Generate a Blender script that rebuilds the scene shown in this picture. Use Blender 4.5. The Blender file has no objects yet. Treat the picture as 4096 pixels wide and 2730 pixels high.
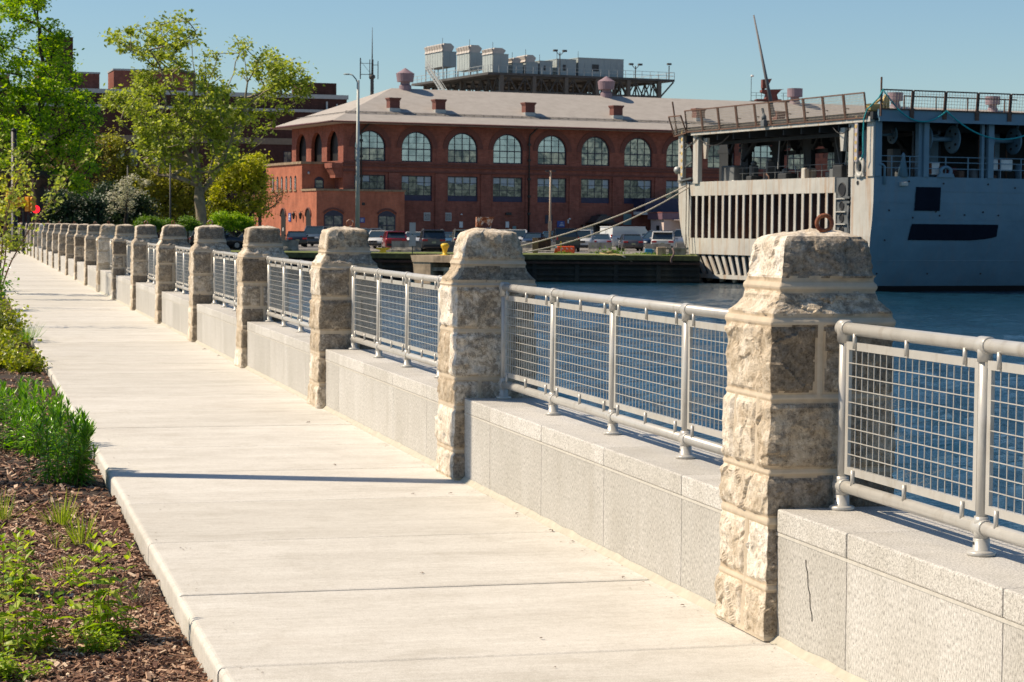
import bpy, bmesh, math, random
import numpy as np
from mathutils import Vector, Matrix, noise

# ------------------------------------------------------------------ camera, world, sun
sc = bpy.context.scene
COL = sc.collection
H = 1.6                                   # eye height above the pavement
FPX, PITCH, ROLL = 8578.0, 0.0532, 0.0084  # focal length in pixels of a 4096 wide picture
cam_d = bpy.data.cameras.new('camera')
cam = bpy.data.objects.new('camera', cam_d); COL.objects.link(cam)
cam_d.sensor_width = 36.0
cam_d.lens = FPX / 4096.0 * 36.0
cam_d.clip_start = 0.1; cam_d.clip_end = 20000
cam.matrix_world = Matrix.Translation((0, 0, H)) @ Matrix.Rotation(math.pi/2 - PITCH, 4, 'X') @ Matrix.Rotation(ROLL, 4, 'Z')
cam_d.dof.use_dof = True
cam_d.dof.focus_distance = 9.5
cam_d.dof.aperture_fstop = 20.0
sc.camera = cam

SUN_AZ = math.atan2(-0.9946, 0.104)        # the sun stands to the left, a little ahead
SUN_EL = math.radians(47)
world = bpy.data.worlds.new('World'); sc.world = world; world.use_nodes = True
wn = world.node_tree.nodes; wl = world.node_tree.links
for n in list(wn): wn.remove(n)
wo = wn.new('ShaderNodeOutputWorld'); wb = wn.new('ShaderNodeBackground'); sky = wn.new('ShaderNodeTexSky')
sky.sky_type = 'NISHITA'; sky.sun_disc = False
sky.sun_elevation = SUN_EL; sky.sun_rotation = SUN_AZ
sky.altitude = 0; sky.air_density = 1.0; sky.dust_density = 0.25; sky.ozone_density = 2.5
wb.inputs['Strength'].default_value = 0.079
tint = wn.new('ShaderNodeMix'); tint.data_type = 'RGBA'; tint.blend_type = 'MULTIPLY'; tint.inputs[0].default_value = 1.0
tint.inputs[7].default_value = (.86, .985, 1.06, 1); wl.new(sky.outputs[0], tint.inputs[6]); wl.new(tint.outputs[2], wb.inputs['Color']); wl.new(wb.outputs[0], wo.inputs['Surface'])

sun_d = bpy.data.lights.new('sun', 'SUN'); sun_d.energy = 5.0; sun_d.angle = math.radians(0.5); sun_d.color = (1.0, 0.85, 0.655)
sun = bpy.data.objects.new('sun', sun_d); COL.objects.link(sun)
sdir = Vector((math.sin(SUN_AZ)*math.cos(SUN_EL), math.cos(SUN_AZ)*math.cos(SUN_EL), math.sin(SUN_EL)))
sun.rotation_euler = sdir.to_track_quat('Z', 'Y').to_euler()
sun.location = (-60, 20, 80)

sc.view_settings.view_transform = 'Standard'; sc.view_settings.look = 'None'
sc.view_settings.exposure = 0.36; sc.view_settings.gamma = 1.0
sc.cycles.max_bounces = 8; sc.cycles.transparent_max_bounces = 12
sc.cycles.use_denoising = True

# ------------------------------------------------------------------ geometry of the view, used to survey the place
CP, SP, CR, SR = math.cos(PITCH), math.sin(PITCH), math.cos(ROLL), math.sin(ROLL)
def ray(px, py):
    dx, dy = px - 2048.0, py - 1365.0
    a = dx*CR + dy*SR; b = -dx*SR + dy*CR
    r, u = a/FPX, -b/FPX
    return Vector((r, CP + u*SP, -SP + u*CP))
def at(px, py, Y):                         # world point seen at a pixel, Y metres ahead
    d = ray(px, py); k = Y/d.y
    return Vector((d.x*k, Y, H + d.z*k))
def ground_y(px, py, z):                   # world point on the horizontal plane z
    d = ray(px, py); k = (z - H)/d.z
    return Vector((d.x*k, d.y*k, z))
class Frame:
    def __init__(s, ox, oy, ang, oz=0.0):
        s.o = Vector((ox, oy, oz)); s.ang = ang
        s.x = Vector((math.cos(ang), math.sin(ang), 0)); s.y = Vector((-math.sin(ang), math.cos(ang), 0))
    def w(s, x, y, z=0.0): return s.o + s.x*x + s.y*y + Vector((0, 0, z))
    def on_y(s, px, py, yv):               # hit of a pixel's ray with the local plane y = yv  -> (x, z)
        d = ray(px, py); c = Vector((0, 0, H)) - s.o
        k = (yv - c.dot(s.y))/d.dot(s.y); p = c + d*k
        return p.dot(s.x), p.z
    def on_x(s, px, py, xv):
        d = ray(px, py); c = Vector((0, 0, H)) - s.o
        k = (xv - c.dot(s.x))/d.dot(s.x); p = c + d*k
        return p.dot(s.y), p.z
TH = 0.2497
FEN = Frame(0, 0, TH)                      # fence: x away from the camera to the water, y along the walk
BLD = Frame(-19.0, 240.0, math.atan2(.412, .911))
SHP = Frame(22.8, 136.0, math.atan2(.381, .924))
Z_LAND, Z_WATER, Z_MULCH = -0.40, -2.35, -0.11

# ------------------------------------------------------------------ mesh builder
class MB:
    def __init__(s): s.v = []; s.f = []; s.m = []; s.sm = []
    def add(s, vs, fs, m=0, sm=False):
        b = len(s.v); s.v.extend(vs)
        for f in fs: s.f.append([b+i for i in f]); s.m.append(m); s.sm.append(sm)
        return s
    def box(s, x0, x1, y0, y1, z0, z1, m=0):
        vs = [(x0,y0,z0),(x1,y0,z0),(x1,y1,z0),(x0,y1,z0),(x0,y0,z1),(x1,y0,z1),(x1,y1,z1),(x0,y1,z1)]
        return s.add(vs, [(0,3,2,1),(4,5,6,7),(0,1,5,4),(1,2,6,5),(2,3,7,6),(3,0,4,7)], m)
    def bbox(s, x0, x1, y0, y1, z0, z1, b=0.01, m=0):   # box with bevelled edges
        bm = bmesh.new()
        bmesh.ops.create_cube(bm, size=1)
        for v in bm.verts: v.co = Vector(((x0+x1)/2+v.co.x*(x1-x0), (y0+y1)/2+v.co.y*(y1-y0), (z0+z1)/2+v.co.z*(z1-z0)))
        bmesh.ops.bevel(bm, geom=bm.edges[:], offset=b, segments=2, profile=.5, affect='EDGES')
        return s.addbm(bm, m)
    def addbm(s, bm, m=0, sm=False):
        bm.verts.index_update(); base = len(s.v)
        s.v.extend([tuple(v.co) for v in bm.verts])
        for f in bm.faces: s.f.append([base+v.index for v in f.verts]); s.m.append(m); s.sm.append(sm)
        bm.free(); return s
    def bar(s, p, q, w, h=None, m=0, up=(0,0,1)):       # rectangular bar from p to q
        h = w if h is None else h
        p, q = Vector(p), Vector(q); d = (q-p)
        if d.length < 1e-6: return s
        d.normalize(); u = Vector(up)
        if abs(d.dot(u)) > .99: u = Vector((0,1,0))
        a = d.cross(u).normalized()*w/2; b = a.cross(d).normalized()*h/2
        vs = [tuple(c+o) for c in (p, q) for o in (-a-b, a-b, a+b, -a+b)]
        return s.add(vs, [(0,1,2,3),(7,6,5,4),(0,4,5,1),(1,5,6,2),(2,6,7,3),(3,7,4,0)], m)
    def tube(s, pts, r, n=8, m=0, cap=True, sm=True):
        pts = [Vector(p) for p in pts]
        rs = r if isinstance(r, (list, tuple)) else [r]*len(pts)
        b = len(s.v); pa = None
        for i, p in enumerate(pts):
            d = (pts[min(i+1, len(pts)-1)] - pts[max(i-1, 0)])
            d = d.normalized() if d.length > 1e-9 else Vector((0,0,1))
            if pa is None:
                u = Vector((0,0,1)) if abs(d.z) < .9 else Vector((1,0,0))
                pa = d.cross(u).normalized()
            else:
                pa = (pa - d*pa.dot(d)); pa = pa.normalized() if pa.length > 1e-6 else d.orthogonal().normalized()
            pb = d.cross(pa)
            for k in range(n):
                a = 2*math.pi*k/n
                s.v.append(tuple(p + (pa*math.cos(a) + pb*math.sin(a))*rs[i]))
        for i in range(len(pts)-1):
            for k in range(n):
                k2 = (k+1) % n
                s.f.append([b+i*n+k, b+i*n+k2, b+(i+1)*n+k2, b+(i+1)*n+k]); s.m.append(m); s.sm.append(sm)
        if cap:
            s.f.append([b+k for k in range(n)][::-1]); s.m.append(m); s.sm.append(False)
            s.f.append([b+(len(pts)-1)*n+k for k in range(n)]); s.m.append(m); s.sm.append(False)
        return s
    def lathe(s, prof, cx=0, cy=0, cz=0, n=16, m=0, sm=True, axis='z'):
        b = len(s.v)
        for (r, z) in prof:
            for k in range(n):
                a = 2*math.pi*k/n
                if axis == 'z': s.v.append((cx+r*math.cos(a), cy+r*math.sin(a), cz+z))
                elif axis == 'x': s.v.append((cx+z, cy+r*math.cos(a), cz+r*math.sin(a)))
                else: s.v.append((cx+r*math.sin(a), cy+z, cz+r*math.cos(a)))
        for i in range(len(prof)-1):
            for k in range(n):
                k2 = (k+1) % n
                s.f.append([b+i*n+k, b+i*n+k2, b+(i+1)*n+k2, b+(i+1)*n+k]); s.m.append(m); s.sm.append(sm)
        s.f.append([b+k for k in range(n)][::-1]); s.m.append(m); s.sm.append(False)
        s.f.append([b+(len(prof)-1)*n+k for k in range(n)]); s.m.append(m); s.sm.append(False)
        return s
    def torus(s, c, R, r, axis='y', n=28, k=12, m=0, sq=1.0):
        b = len(s.v); c = Vector(c)
        for i in range(n):
            a = 2*math.pi*i/n
            for j in range(k):
                t = 2*math.pi*j/k; rr = R + r*math.cos(t); h = r*math.sin(t)
                p = (rr*math.cos(a), h, rr*math.sin(a)*sq) if axis == 'y' else ((h, rr*math.cos(a), rr*math.sin(a)*sq) if axis == 'x' else (rr*math.cos(a), rr*math.sin(a)*sq, h))
                s.v.append(tuple(c+Vector(p)))
        for i in range(n):
            for j in range(k):
                i2, j2 = (i+1) % n, (j+1) % k
                s.f.append([b+i*k+j, b+i2*k+j, b+i2*k+j2, b+i*k+j2]); s.m.append(m); s.sm.append(True)
        return s
    def prism(s, poly, a, b, axis='y', m=0):            # poly of 2-D points, extruded from a to b along axis
        n = len(poly)
        def P(u, v, w): return {'y': (u, w, v), 'x': (w, u, v), 'z': (u, v, w)}[axis]
        vs = [P(u, v, a) for u, v in poly] + [P(u, v, b) for u, v in poly]
        fs = [list(range(n)), list(range(2*n-1, n-1, -1))] + [(i, (i+1) % n, n+(i+1) % n, n+i) for i in range(n)]
        return s.add(vs, fs, m)
    def build(s, name, mats, parent=None, fix=True):
        me = bpy.data.meshes.new(name); me.from_pydata(s.v, [], s.f)
        mats = mats if isinstance(mats, (list, tuple)) else [mats]
        for m in mats: me.materials.append(m)
        me.polygons.foreach_set('material_index', s.m); me.polygons.foreach_set('use_smooth', s.sm)
        me.validate(); me.update()
        if fix:
            bm = bmesh.new(); bm.from_mesh(me); bmesh.ops.recalc_face_normals(bm, faces=bm.faces[:]); bm.to_mesh(me); bm.free()
        o = bpy.data.objects.new(name, me); COL.objects.link(o)
        if parent is not None: o.parent = parent
        return o

def quick_mesh(name, V, F, mats, parent=None, mi=None, smooth=False):   # numpy arrays, quads or triangles
    me = bpy.data.meshes.new(name); V = np.asarray(V, dtype=np.float32); F = np.asarray(F, dtype=np.int32)
    n, k = F.shape
    me.vertices.add(len(V)); me.vertices.foreach_set('co', V.ravel())
    me.loops.add(n*k); me.loops.foreach_set('vertex_index', F.ravel())
    me.polygons.add(n); me.polygons.foreach_set('loop_start', np.arange(0, n*k, k, dtype=np.int32))
    try: me.polygons.foreach_set('loop_total', np.full(n, k, dtype=np.int32))
    except Exception: pass
    mats = mats if isinstance(mats, (list, tuple)) else [mats]
    for m in mats: me.materials.append(m)
    if mi is not None: me.polygons.foreach_set('material_index', np.asarray(mi, dtype=np.int32))
    me.polygons.foreach_set('use_smooth', np.full(n, smooth))
    me.update(calc_edges=True)
    o = bpy.data.objects.new(name, me); COL.objects.link(o)
    if parent is not None: o.parent = parent
    return o

def tag(o, label, cat, group=None):
    o['label'] = label; o['category'] = cat
    if group: o['group'] = group
    return o
def thing(name, label, cat, loc=(0,0,0), rotz=0.0, group=None):
    o = bpy.data.objects.new(name, None); COL.objects.link(o); o.empty_display_size = .3
    o.location = loc; o.rotation_euler = (0, 0, rotz)
    return tag(o, label, cat, group)
def struct(o, kind='structure'):
    o['kind'] = kind; return o
def copy_tree(o, parent=None):
    c = o.copy(); COL.objects.link(c)
    if parent is not None: c.parent = parent
    for ch in o.children: copy_tree(ch, c)
    return c
def dup(o, loc, rotz, label):
    c = copy_tree(o); c.location = loc; c.rotation_euler = (0, 0, rotz); c['label'] = label
    return c

# ------------------------------------------------------------------ materials
def nt(name):
    m = bpy.data.materials.new(name); m.use_nodes = True
    t = m.node_tree; return m, t.nodes, t.links, t.nodes['Principled BSDF']
def ramp(N, stops, interp='LINEAR'):
    r = N.new('ShaderNodeValToRGB'); r.color_ramp.interpolation = interp
    while len(r.color_ramp.elements) < len(stops): r.color_ramp.elements.new(.5)
    for e, (p, c) in zip(r.color_ramp.elements, stops):
        e.position = p; e.color = (*c, 1) if len(c) == 3 else c
    return r
def noise_node(N, L, scale, detail=6, rough=.6, coord='Object', stretch=None, dist=0):
    tc = N.new('ShaderNodeTexCoord'); n = N.new('ShaderNodeTexNoise')
    n.inputs['Scale'].default_value = scale; n.inputs['Detail'].default_value = detail
    n.inputs['Roughness'].default_value = rough; n.inputs['Distortion'].default_value = dist
    if stretch:
        mp = N.new('ShaderNodeMapping'); mp.inputs['Scale'].default_value = stretch
        L.new(tc.outputs[coord], mp.inputs[0]); L.new(mp.outputs[0], n.inputs['Vector'])
    else: L.new(tc.outputs[coord], n.inputs['Vector'])
    return n
def mixc(N, L, fac, a, b, mode='MIX'):
    x = N.new('ShaderNodeMix'); x.data_type = 'RGBA'; x.blend_type = mode
    for i, s in ((0, fac), (6, a), (7, b)):
        if hasattr(s, 'is_output') or hasattr(s, 'links'): L.new(s, x.inputs[i])
        elif i == 0: x.inputs[0].default_value = s
        else: x.inputs[i].default_value = (*s, 1)
    return x.outputs[2]
def bump(N, L, B, src, strength=.3, dist=.01, prev=None):
    b = N.new('ShaderNodeBump'); b.inputs['Strength'].default_value = strength; b.inputs['Distance'].default_value = dist
    L.new(src, b.inputs['Height'])
    if prev: L.new(prev, b.inputs['Normal'])
    L.new(b.outputs[0], B.inputs['Normal']); return b.outputs[0]
def plain(name, c, rough=.6, metal=0.0, var=.12, scale=3.0, bumpy=0.0, spec=None, dirt=None, dscale=1.2):
    m, N, L, B = nt(name)
    B.inputs['Roughness'].default_value = rough; B.inputs['Metallic'].default_value = metal
    if spec is not None: B.inputs['Specular IOR Level'].default_value = spec
    n = noise_node(N, L, scale)
    lo = tuple(max(0, x*(1-var)) for x in c); hi = tuple(min(1, x*(1+var)) for x in c)
    r = ramp(N, [(.3, lo), (.7, hi)]); L.new(n.outputs[0], r.inputs[0]); out = r.outputs[0]
    if dirt:
        n2 = noise_node(N, L, dscale, 8, .7, stretch=(1, 1, .35)); r2 = ramp(N, [(.52, (0,0,0)), (.72, (1,1,1))]); L.new(n2.outputs[0], r2.inputs[0])
        out = mixc(N, L, r2.outputs[0], out, dirt)
    L.new(out, B.inputs['Base Color'])
    if bumpy: bump(N, L, B, n.outputs[0], bumpy, .01)
    return m
def leaf_mat(name, cols, trans=.35, rough=.5):
    m, N, L, B = nt(name)
    g = N.new('ShaderNodeNewGeometry'); r = ramp(N, [(i/(len(cols)-1), c) for i, c in enumerate(cols)])
    L.new(g.outputs['Random Per Island'], r.inputs[0]); L.new(r.outputs[0], B.inputs['Base Color'])
    B.inputs['Roughness'].default_value = rough
    tr = N.new('ShaderNodeBsdfTranslucent'); mx = N.new('ShaderNodeMixShader'); mx.inputs[0].default_value = trans
    hs = N.new('ShaderNodeHueSaturation'); hs.inputs['Value'].default_value = 1.5; hs.inputs['Saturation'].default_value = 1.1
    L.new(r.outputs[0], hs.inputs['Color']); L.new(hs.outputs[0], tr.inputs['Color'])
    L.new(B.outputs[0], mx.inputs[1]); L.new(tr.outputs[0], mx.inputs[2])
    L.new(mx.outputs[0], N['Material Output'].inputs['Surface'])
    return m
random.seed(7); rng = np.random.default_rng(7)
U = random.uniform
# ================================================================== THE SETTING
XE, XP, XW, XR = 0.88, 2.985, 3.043, 3.278      # walk edge, pillar face, wall face, railing line (fence frame)
T0, TD, PW, HW = 7.75, 5.383, 0.532, 0.519      # first pillar, pillar spacing, pillar width, wall height
NB = 27                                          # bays of the fence
YQ = 154.6                                       # the far quay

# concrete
def concrete_mat():
    m, N, L, B = nt('pale_concrete')
    B.inputs['Roughness'].default_value = .85; B.inputs['Specular IOR Level'].default_value = .25
    a = noise_node(N, L, 1.1, 6, .62, stretch=(.5, 2.2, 1)); b = noise_node(N, L, 180, 3, .6); c = noise_node(N, L, 9, 5, .6, stretch=(.3, 3.0, 1))
    ra = ramp(N, [(.25, (.54, .51, .46)), (.42, (.61, .585, .535)), (.58, (.655, .63, .58)), (.75, (.70, .68, .635))]); L.new(a.outputs[0], ra.inputs[0])
    rb = ramp(N, [(.3, (.76, .76, .75)), (.7, (1.08, 1.08, 1.08))]); L.new(b.outputs[0], rb.inputs[0])
    rc = ramp(N, [(.35, (.945, .94, .93)), (.65, (1.02, 1.02, 1.02))]); L.new(c.outputs[0], rc.inputs[0])
    o = mixc(N, L, 1.0, ra.outputs[0], rb.outputs[0], 'MULTIPLY'); o = mixc(N, L, 1.0, o, rc.outputs[0], 'MULTIPLY')
    g = N.new('ShaderNodeNewGeometry'); rg_ = ramp(N, [(0, (.93,.925,.91)), (1, (1.04,1.04,1.04))]); L.new(g.outputs['Random Per Island'], rg_.inputs[0]); o = mixc(N, L, 1.0, o, rg_.outputs[0], 'MULTIPLY')
    mm = noise_node(N, L, 32, 9, .82); rm = ramp(N, [(.34, (.86,.85,.83)), (.5, (1,1,1)), (.68, (1.06,1.06,1.06))]); L.new(mm.outputs[0], rm.inputs[0]); o = mixc(N, L, 1.0, o, rm.outputs[0], 'MULTIPLY')
    m4 = noise_node(N, L, 3.4, 8, .78, dist=.4); r4 = ramp(N, [(.32, (.88,.87,.85)), (.52, (1,1,1)), (.7, (1.05,1.05,1.05))]); L.new(m4.outputs[0], r4.inputs[0]); o = mixc(N, L, 1.0, o, r4.outputs[0], 'MULTIPLY')
    # faint stains with shapes of their own
    d = noise_node(N, L, .7, 9, .75, dist=.6); rd = ramp(N, [(.56, (0,0,0)), (.74, (.5,.5,.5))]); L.new(d.outputs[0], rd.inputs[0])
    o = mixc(N, L, rd.outputs[0], o, (.42, .375, .315))
    sk = noise_node(N, L, 26, 4, .7); rk = ramp(N, [(.72, (0,0,0)), (.77, (1,1,1))]); L.new(sk.outputs[0], rk.inputs[0])
    o = mixc(N, L, rk.outputs[0], o, (.36, .31, .25))
    L.new(o, B.inputs['Base Color'])
    w = noise_node(N, L, 30, 3, .5, stretch=(.06, 6, 1))
    n1 = bump(N, L, B, w.outputs[0], .12, .003); bump(N, L, B, b.outputs[0], .25, .002, n1)
    return m
M_CONC = concrete_mat()
M_DARKGAP = plain('joint_filler', (.05, .045, .04), .9)
M_SEAL = plain('grey_beige_sealant', (.42, .39, .31), .7, scale=20, bumpy=.3)
M_SOIL = plain('dark_soil', (.035, .022, .015), .95, scale=30, bumpy=.8)
def asphalt():
    m, N, L, B = nt('worn_asphalt'); B.inputs['Roughness'].default_value = .9
    a = noise_node(N, L, .25, 8, .7); r = ramp(N, [(.3, (.13, .12, .11)), (.55, (.22, .20, .175)), (.75, (.28, .25, .22))]); L.new(a.outputs[0], r.inputs[0])
    L.new(r.outputs[0], B.inputs['Base Color']); return m
M_ASPH = asphalt()
M_GRASSG = plain('mossy_grass_ground', (.13, .16, .035), .95, var=.5, scale=.9)
def water_mat():
    m, N, L, B = nt('harbour_water')
    B.inputs['Base Color'].default_value = (.006, .036, .064, 1); B.inputs['Roughness'].default_value = .06
    B.inputs['IOR'].default_value = 1.333; B.inputs['Specular IOR Level'].default_value = .5
    a = noise_node(N, L, 2.4, 4, .65, 'Object', (1, 1.6, 1), .3); b = noise_node(N, L, 5.5, 3, .6, 'Object', (1, 1.5, 1), .2)
    c = noise_node(N, L, .06, 3, .5, 'Object')
    rc = ramp(N, [(.35, (.45,.45,.45)), (.65, (1,1,1))]); L.new(c.outputs[0], rc.inputs[0])
    ad = N.new('ShaderNodeMath'); ad.operation = 'MULTIPLY_ADD'; L.new(b.outputs[0], ad.inputs[0]); ad.inputs[1].default_value = .35; L.new(a.outputs[0], ad.inputs[2])
    mu = N.new('ShaderNodeMath'); mu.operation = 'MULTIPLY'; L.new(ad.outputs[0], mu.inputs[0]); L.new(rc.outputs[0], mu.inputs[1])
    bump(N, L, B, mu.outputs[0], 1.0, .10)
    return m
M_WATER = water_mat()

# water: one sheet to the horizon
def waves():
    gx = np.arange(-42, 78, .24); gy = np.arange(4, 176, .24); X, Y = np.meshgrid(gx, gy); r = np.random.default_rng(11); Z = np.zeros_like(X)
    for i in range(46):
        lam = .75*(6.0/.75)**r.random(); a = r.normal(-.5, .75); k = 2*np.pi/lam
        Z += .0125*lam**.85*np.sin(k*(X*np.cos(a)+Y*np.sin(a))+r.random()*6.283)*(.6+.4*np.sin(X*r.uniform(.02,.09)+Y*r.uniform(.02,.09)+i))
    gust = .55+.45*np.sin(X*.05+2*np.sin(Y*.031))*np.sin(Y*.043+1)
    Z *= (.35+.65*gust)*(1-.72*np.clip((Y-95)/35, 0, 1)); ny, nx_ = X.shape
    V = np.stack([X, Y, Z], -1).reshape(-1, 3); I = np.arange(ny*nx_).reshape(ny, nx_)
    F = np.stack([I[:-1,:-1], I[:-1,1:], I[1:,1:], I[1:,:-1]], -1).reshape(-1, 4)
    n = len(V); V = np.vstack([V, [(-3000,-200,-.09),(3000,-200,-.09),(3000,6000,-.09),(-3000,6000,-.09)]]); F = np.vstack([F, [(n,n+1,n+2,n+3)]])
    return V, F
V, F = waves(); o = struct(quick_mesh('water', V, F, M_WATER, smooth=True)); o.location = (0,0,Z_WATER)
# land on the far side of the basin, and behind it to the horizon
q0 = SHP.w(-1.2, 28.6); q1 = SHP.w(60, 28.6)           # the quay turns back along the ship's far side
mb = MB(); mb.prism([(-3000, YQ+1.0), (13.5, YQ+1.0), (q0.x, q0.y), (q1.x, q1.y), (q1.x+40, q1.y-40), (3000, q1.y-40), (3000, 6000), (-3000, 6000)], Z_LAND-3.0, Z_LAND, 'z'); struct(mb.build('ground', M_ASPH))
# grass strip along the quay edge
mb = MB(); nx = 260
for i in range(nx+1):
    x = -60+(60+13.4)*i/nx
    w = 2.2+1.4*noise.noise(Vector((x*.21, 0, 0)))+.7*noise.noise(Vector((x*.9, 4, 0)))
    mb.v += [(x, YQ+.9, Z_LAND+.02), (x, YQ+2+.25*w, Z_LAND+.10+.03*noise.noise(Vector((x*.6, 9, 0)))), (x, YQ+2+1.6*max(.3,w), Z_LAND+.006)]
for i in range(nx):
    for j in range(2):
        a = i*3+j; mb.f.append([a, a+3, a+4, a+1]); mb.m.append(0); mb.sm.append(True)
struct(mb.build('grass_verge', M_GRASSG))

# planting bed left of the walk: one uneven sheet of soil
def bed():
    xs = np.concatenate([np.linspace(-60, -6, 14), np.linspace(-5, XE-.01, 60)]); ts = np.concatenate([np.linspace(-8, 5, 14), np.linspace(5.3, 20, 120), np.linspace(21, 152, 120)])
    V = []; 
    for t in ts:
        for x in xs:
            z = Z_MULCH + .022*noise.noise(Vector((x*1.3, t*1.3, 0))) + .02*noise.noise(Vector((x*4, t*4, 3))) + .03*min(1, max(0, (t-9)/8))
            V.append((x, t, z))
    nxs = len(xs); F = [(j*nxs+i, j*nxs+i+1, (j+1)*nxs+i+1, (j+1)*nxs+i) for j in range(len(ts)-1) for i in range(nxs-1)]
    return V, F
V, F = bed()
o = struct(quick_mesh('planting_bed', V, F, M_SOIL, smooth=True)); o.rotation_euler = (0,0,TH)
# seawall body below walk and fence
M_SEAW = plain('stained_seawall', (.16, .14, .11), .9, scale=2, dirt=(.04,.04,.035))
mb = MB(); mb.box(-60, XW+.44, -12, T0+TD*NB, -4, -.30); o = struct(mb.build('embankment', M_SEAW)); o.rotation_euler = (0,0,TH)

# the walk: cast slabs with rounded edges and open joints
mb = MB(); SL = 1.55
k0 = -8
for k in range(k0, 95):
    t0 = 9.25+SL*k; t1 = t0+SL
    if t1 > T0+TD*NB-1: break
    j = .012*(random.random()-.5); dz = .003*(random.random()-.5)
    if t0 < 45:
        bm = bmesh.new(); bmesh.ops.create_cube(bm, size=1)
        x0, x1, a, b = XE+j, XW-.004, t0+.0065, t1-.0065
        for v in bm.verts: v.co = Vector(((x0+x1)/2+v.co.x*(x1-x0), (a+b)/2+v.co.y*(b-a), -.09+v.co.z*.18+dz))
        left = [e for e in bm.edges if all(abs(v.co.x-x0) < .001 and v.co.z > -.01 for v in e.verts)]
        tr = [e for e in bm.edges if all(v.co.z > -.01 for v in e.verts) and abs(e.verts[0].co.y-e.verts[1].co.y) < .001]
        bmesh.ops.bevel(bm, geom=left, offset=.026, segments=4, profile=.5, affect='EDGES')
        tr = [e for e in bm.edges if all(v.co.z > -.0035+dz for v in e.verts) and abs(e.verts[0].co.y-e.verts[1].co.y) < .001]
        bmesh.ops.bevel(bm, geom=tr, offset=.014, segments=2, profile=.5, affect='EDGES')
        mb.addbm(bm)
    else: mb.box(XE+j, XW-.004, t0+.0065, t1-.0065, -.18, dz)
o = struct(mb.build('pavement', [M_CONC])); o.rotation_euler = (0,0,TH)
mb = MB(); mb.box(XE+.03, XW-.01, 9.25+SL*k0, T0+TD*NB-2, -.17, -.022); o = struct(mb.build('pavement_base', M_DARKGAP)); o.rotation_euler = (0,0,TH)

# bark mulch: thousands of chips, one stuff object
def mulch_mat():
    m, N, L, B = nt('bark_mulch'); g = N.new('ShaderNodeNewGeometry')
    r = ramp(N, [(0, (.05,.02,.011)), (.22, (.14,.066,.04)), (.55, (.32,.17,.10)), (.82, (.52,.33,.21)), (1, (.75,.58,.42))]); L.new(g.outputs['Random Per Island'], r.inputs[0])
    n = noise_node(N, L, 90, 3, .6, stretch=(1, 1, 3)); rn = ramp(N, [(.3, (.6,.6,.6)), (.7, (1.15,1.15,1.15))]); L.new(n.outputs[0], rn.inputs[0])
    L.new(mixc(N, L, 1.0, r.outputs[0], rn.outputs[0], 'MULTIPLY'), B.inputs['Base Color']); B.inputs['Roughness'].default_value = .9
    return m
def chips(n, tlo, thi, size, seed, wl=2.4):
    r = np.random.default_rng(seed)
    t = tlo + (thi-tlo)*r.random(n)**1.15
    x = XE - .02 - r.random(n)*(wl*(1+.04*(t-tlo)))
    L_ = size*(.5+1.3*r.random(n)**2); W_ = L_*(.12+.22*r.random(n)); T_ = W_*(.25+.35*r.random(n))
    yaw = r.random(n)*2*np.pi; pit = r.normal(0, .33, n); rol = r.normal(0, .5, n)
    cy, sy, cp, sp, cr, sr = np.cos(yaw), np.sin(yaw), np.cos(pit), np.sin(pit), np.cos(rol), np.sin(rol)
    ax = np.stack([cy*cp, sy*cp, sp], 1); up = np.stack([-cy*sp*cr+sy*sr, -sy*sp*cr-cy*sr, cp*cr], 1); ay = np.cross(up, ax)
    z = np.array([Z_MULCH + .022*noise.noise(Vector((a*1.3, b*1.3, 0))) + .02*noise.noise(Vector((a*4, b*4, 3))) + .03*min(1, max(0, (b-9)/8)) for a, b in zip(x, t)]) + .004 + .014*r.random(n)
    c = np.stack([x, t, z], 1); V = np.zeros((n, 8, 3))
    i = 0
    for sz in (-1, 1):
        for (sx, sy_) in ((-1,-1),(1,-1),(1,1),(-1,1)):
            tap = .75+.5*r.random(n)
            V[:, i] = c + ax*(sx*L_/2)[:,None] + ay*(sy_*W_/2*tap)[:,None] + up*(sz*T_/2)[:,None]; i += 1
    q = np.array([(0,3,2,1),(4,5,6,7),(0,1,5,4),(1,2,6,5),(2,3,7,6),(3,0,4,7)])
    F = (q[None]+ (np.arange(n)*8)[:,None,None]).reshape(-1, 4)
    return V.reshape(-1, 3), F
V0, F0 = chips(36000, 5.5, 12, .016, 9, 1.5); V1, F1 = chips(40000, 5.5, 13, .033, 1, 1.6); V2, F2 = chips(24000, 12, 45, .045, 2, 1.5)
o = quick_mesh('bark_mulch', np.vstack([V1, V2, V0]), np.vstack([F1, F2+len(V1), F0+len(V1)+len(V2)]), mulch_mat())
o.rotation_euler = (0,0,TH); tag(o, 'brown shredded bark mulch covering the planting bed left of the walk', 'mulch'); o['kind'] = 'stuff'

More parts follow.
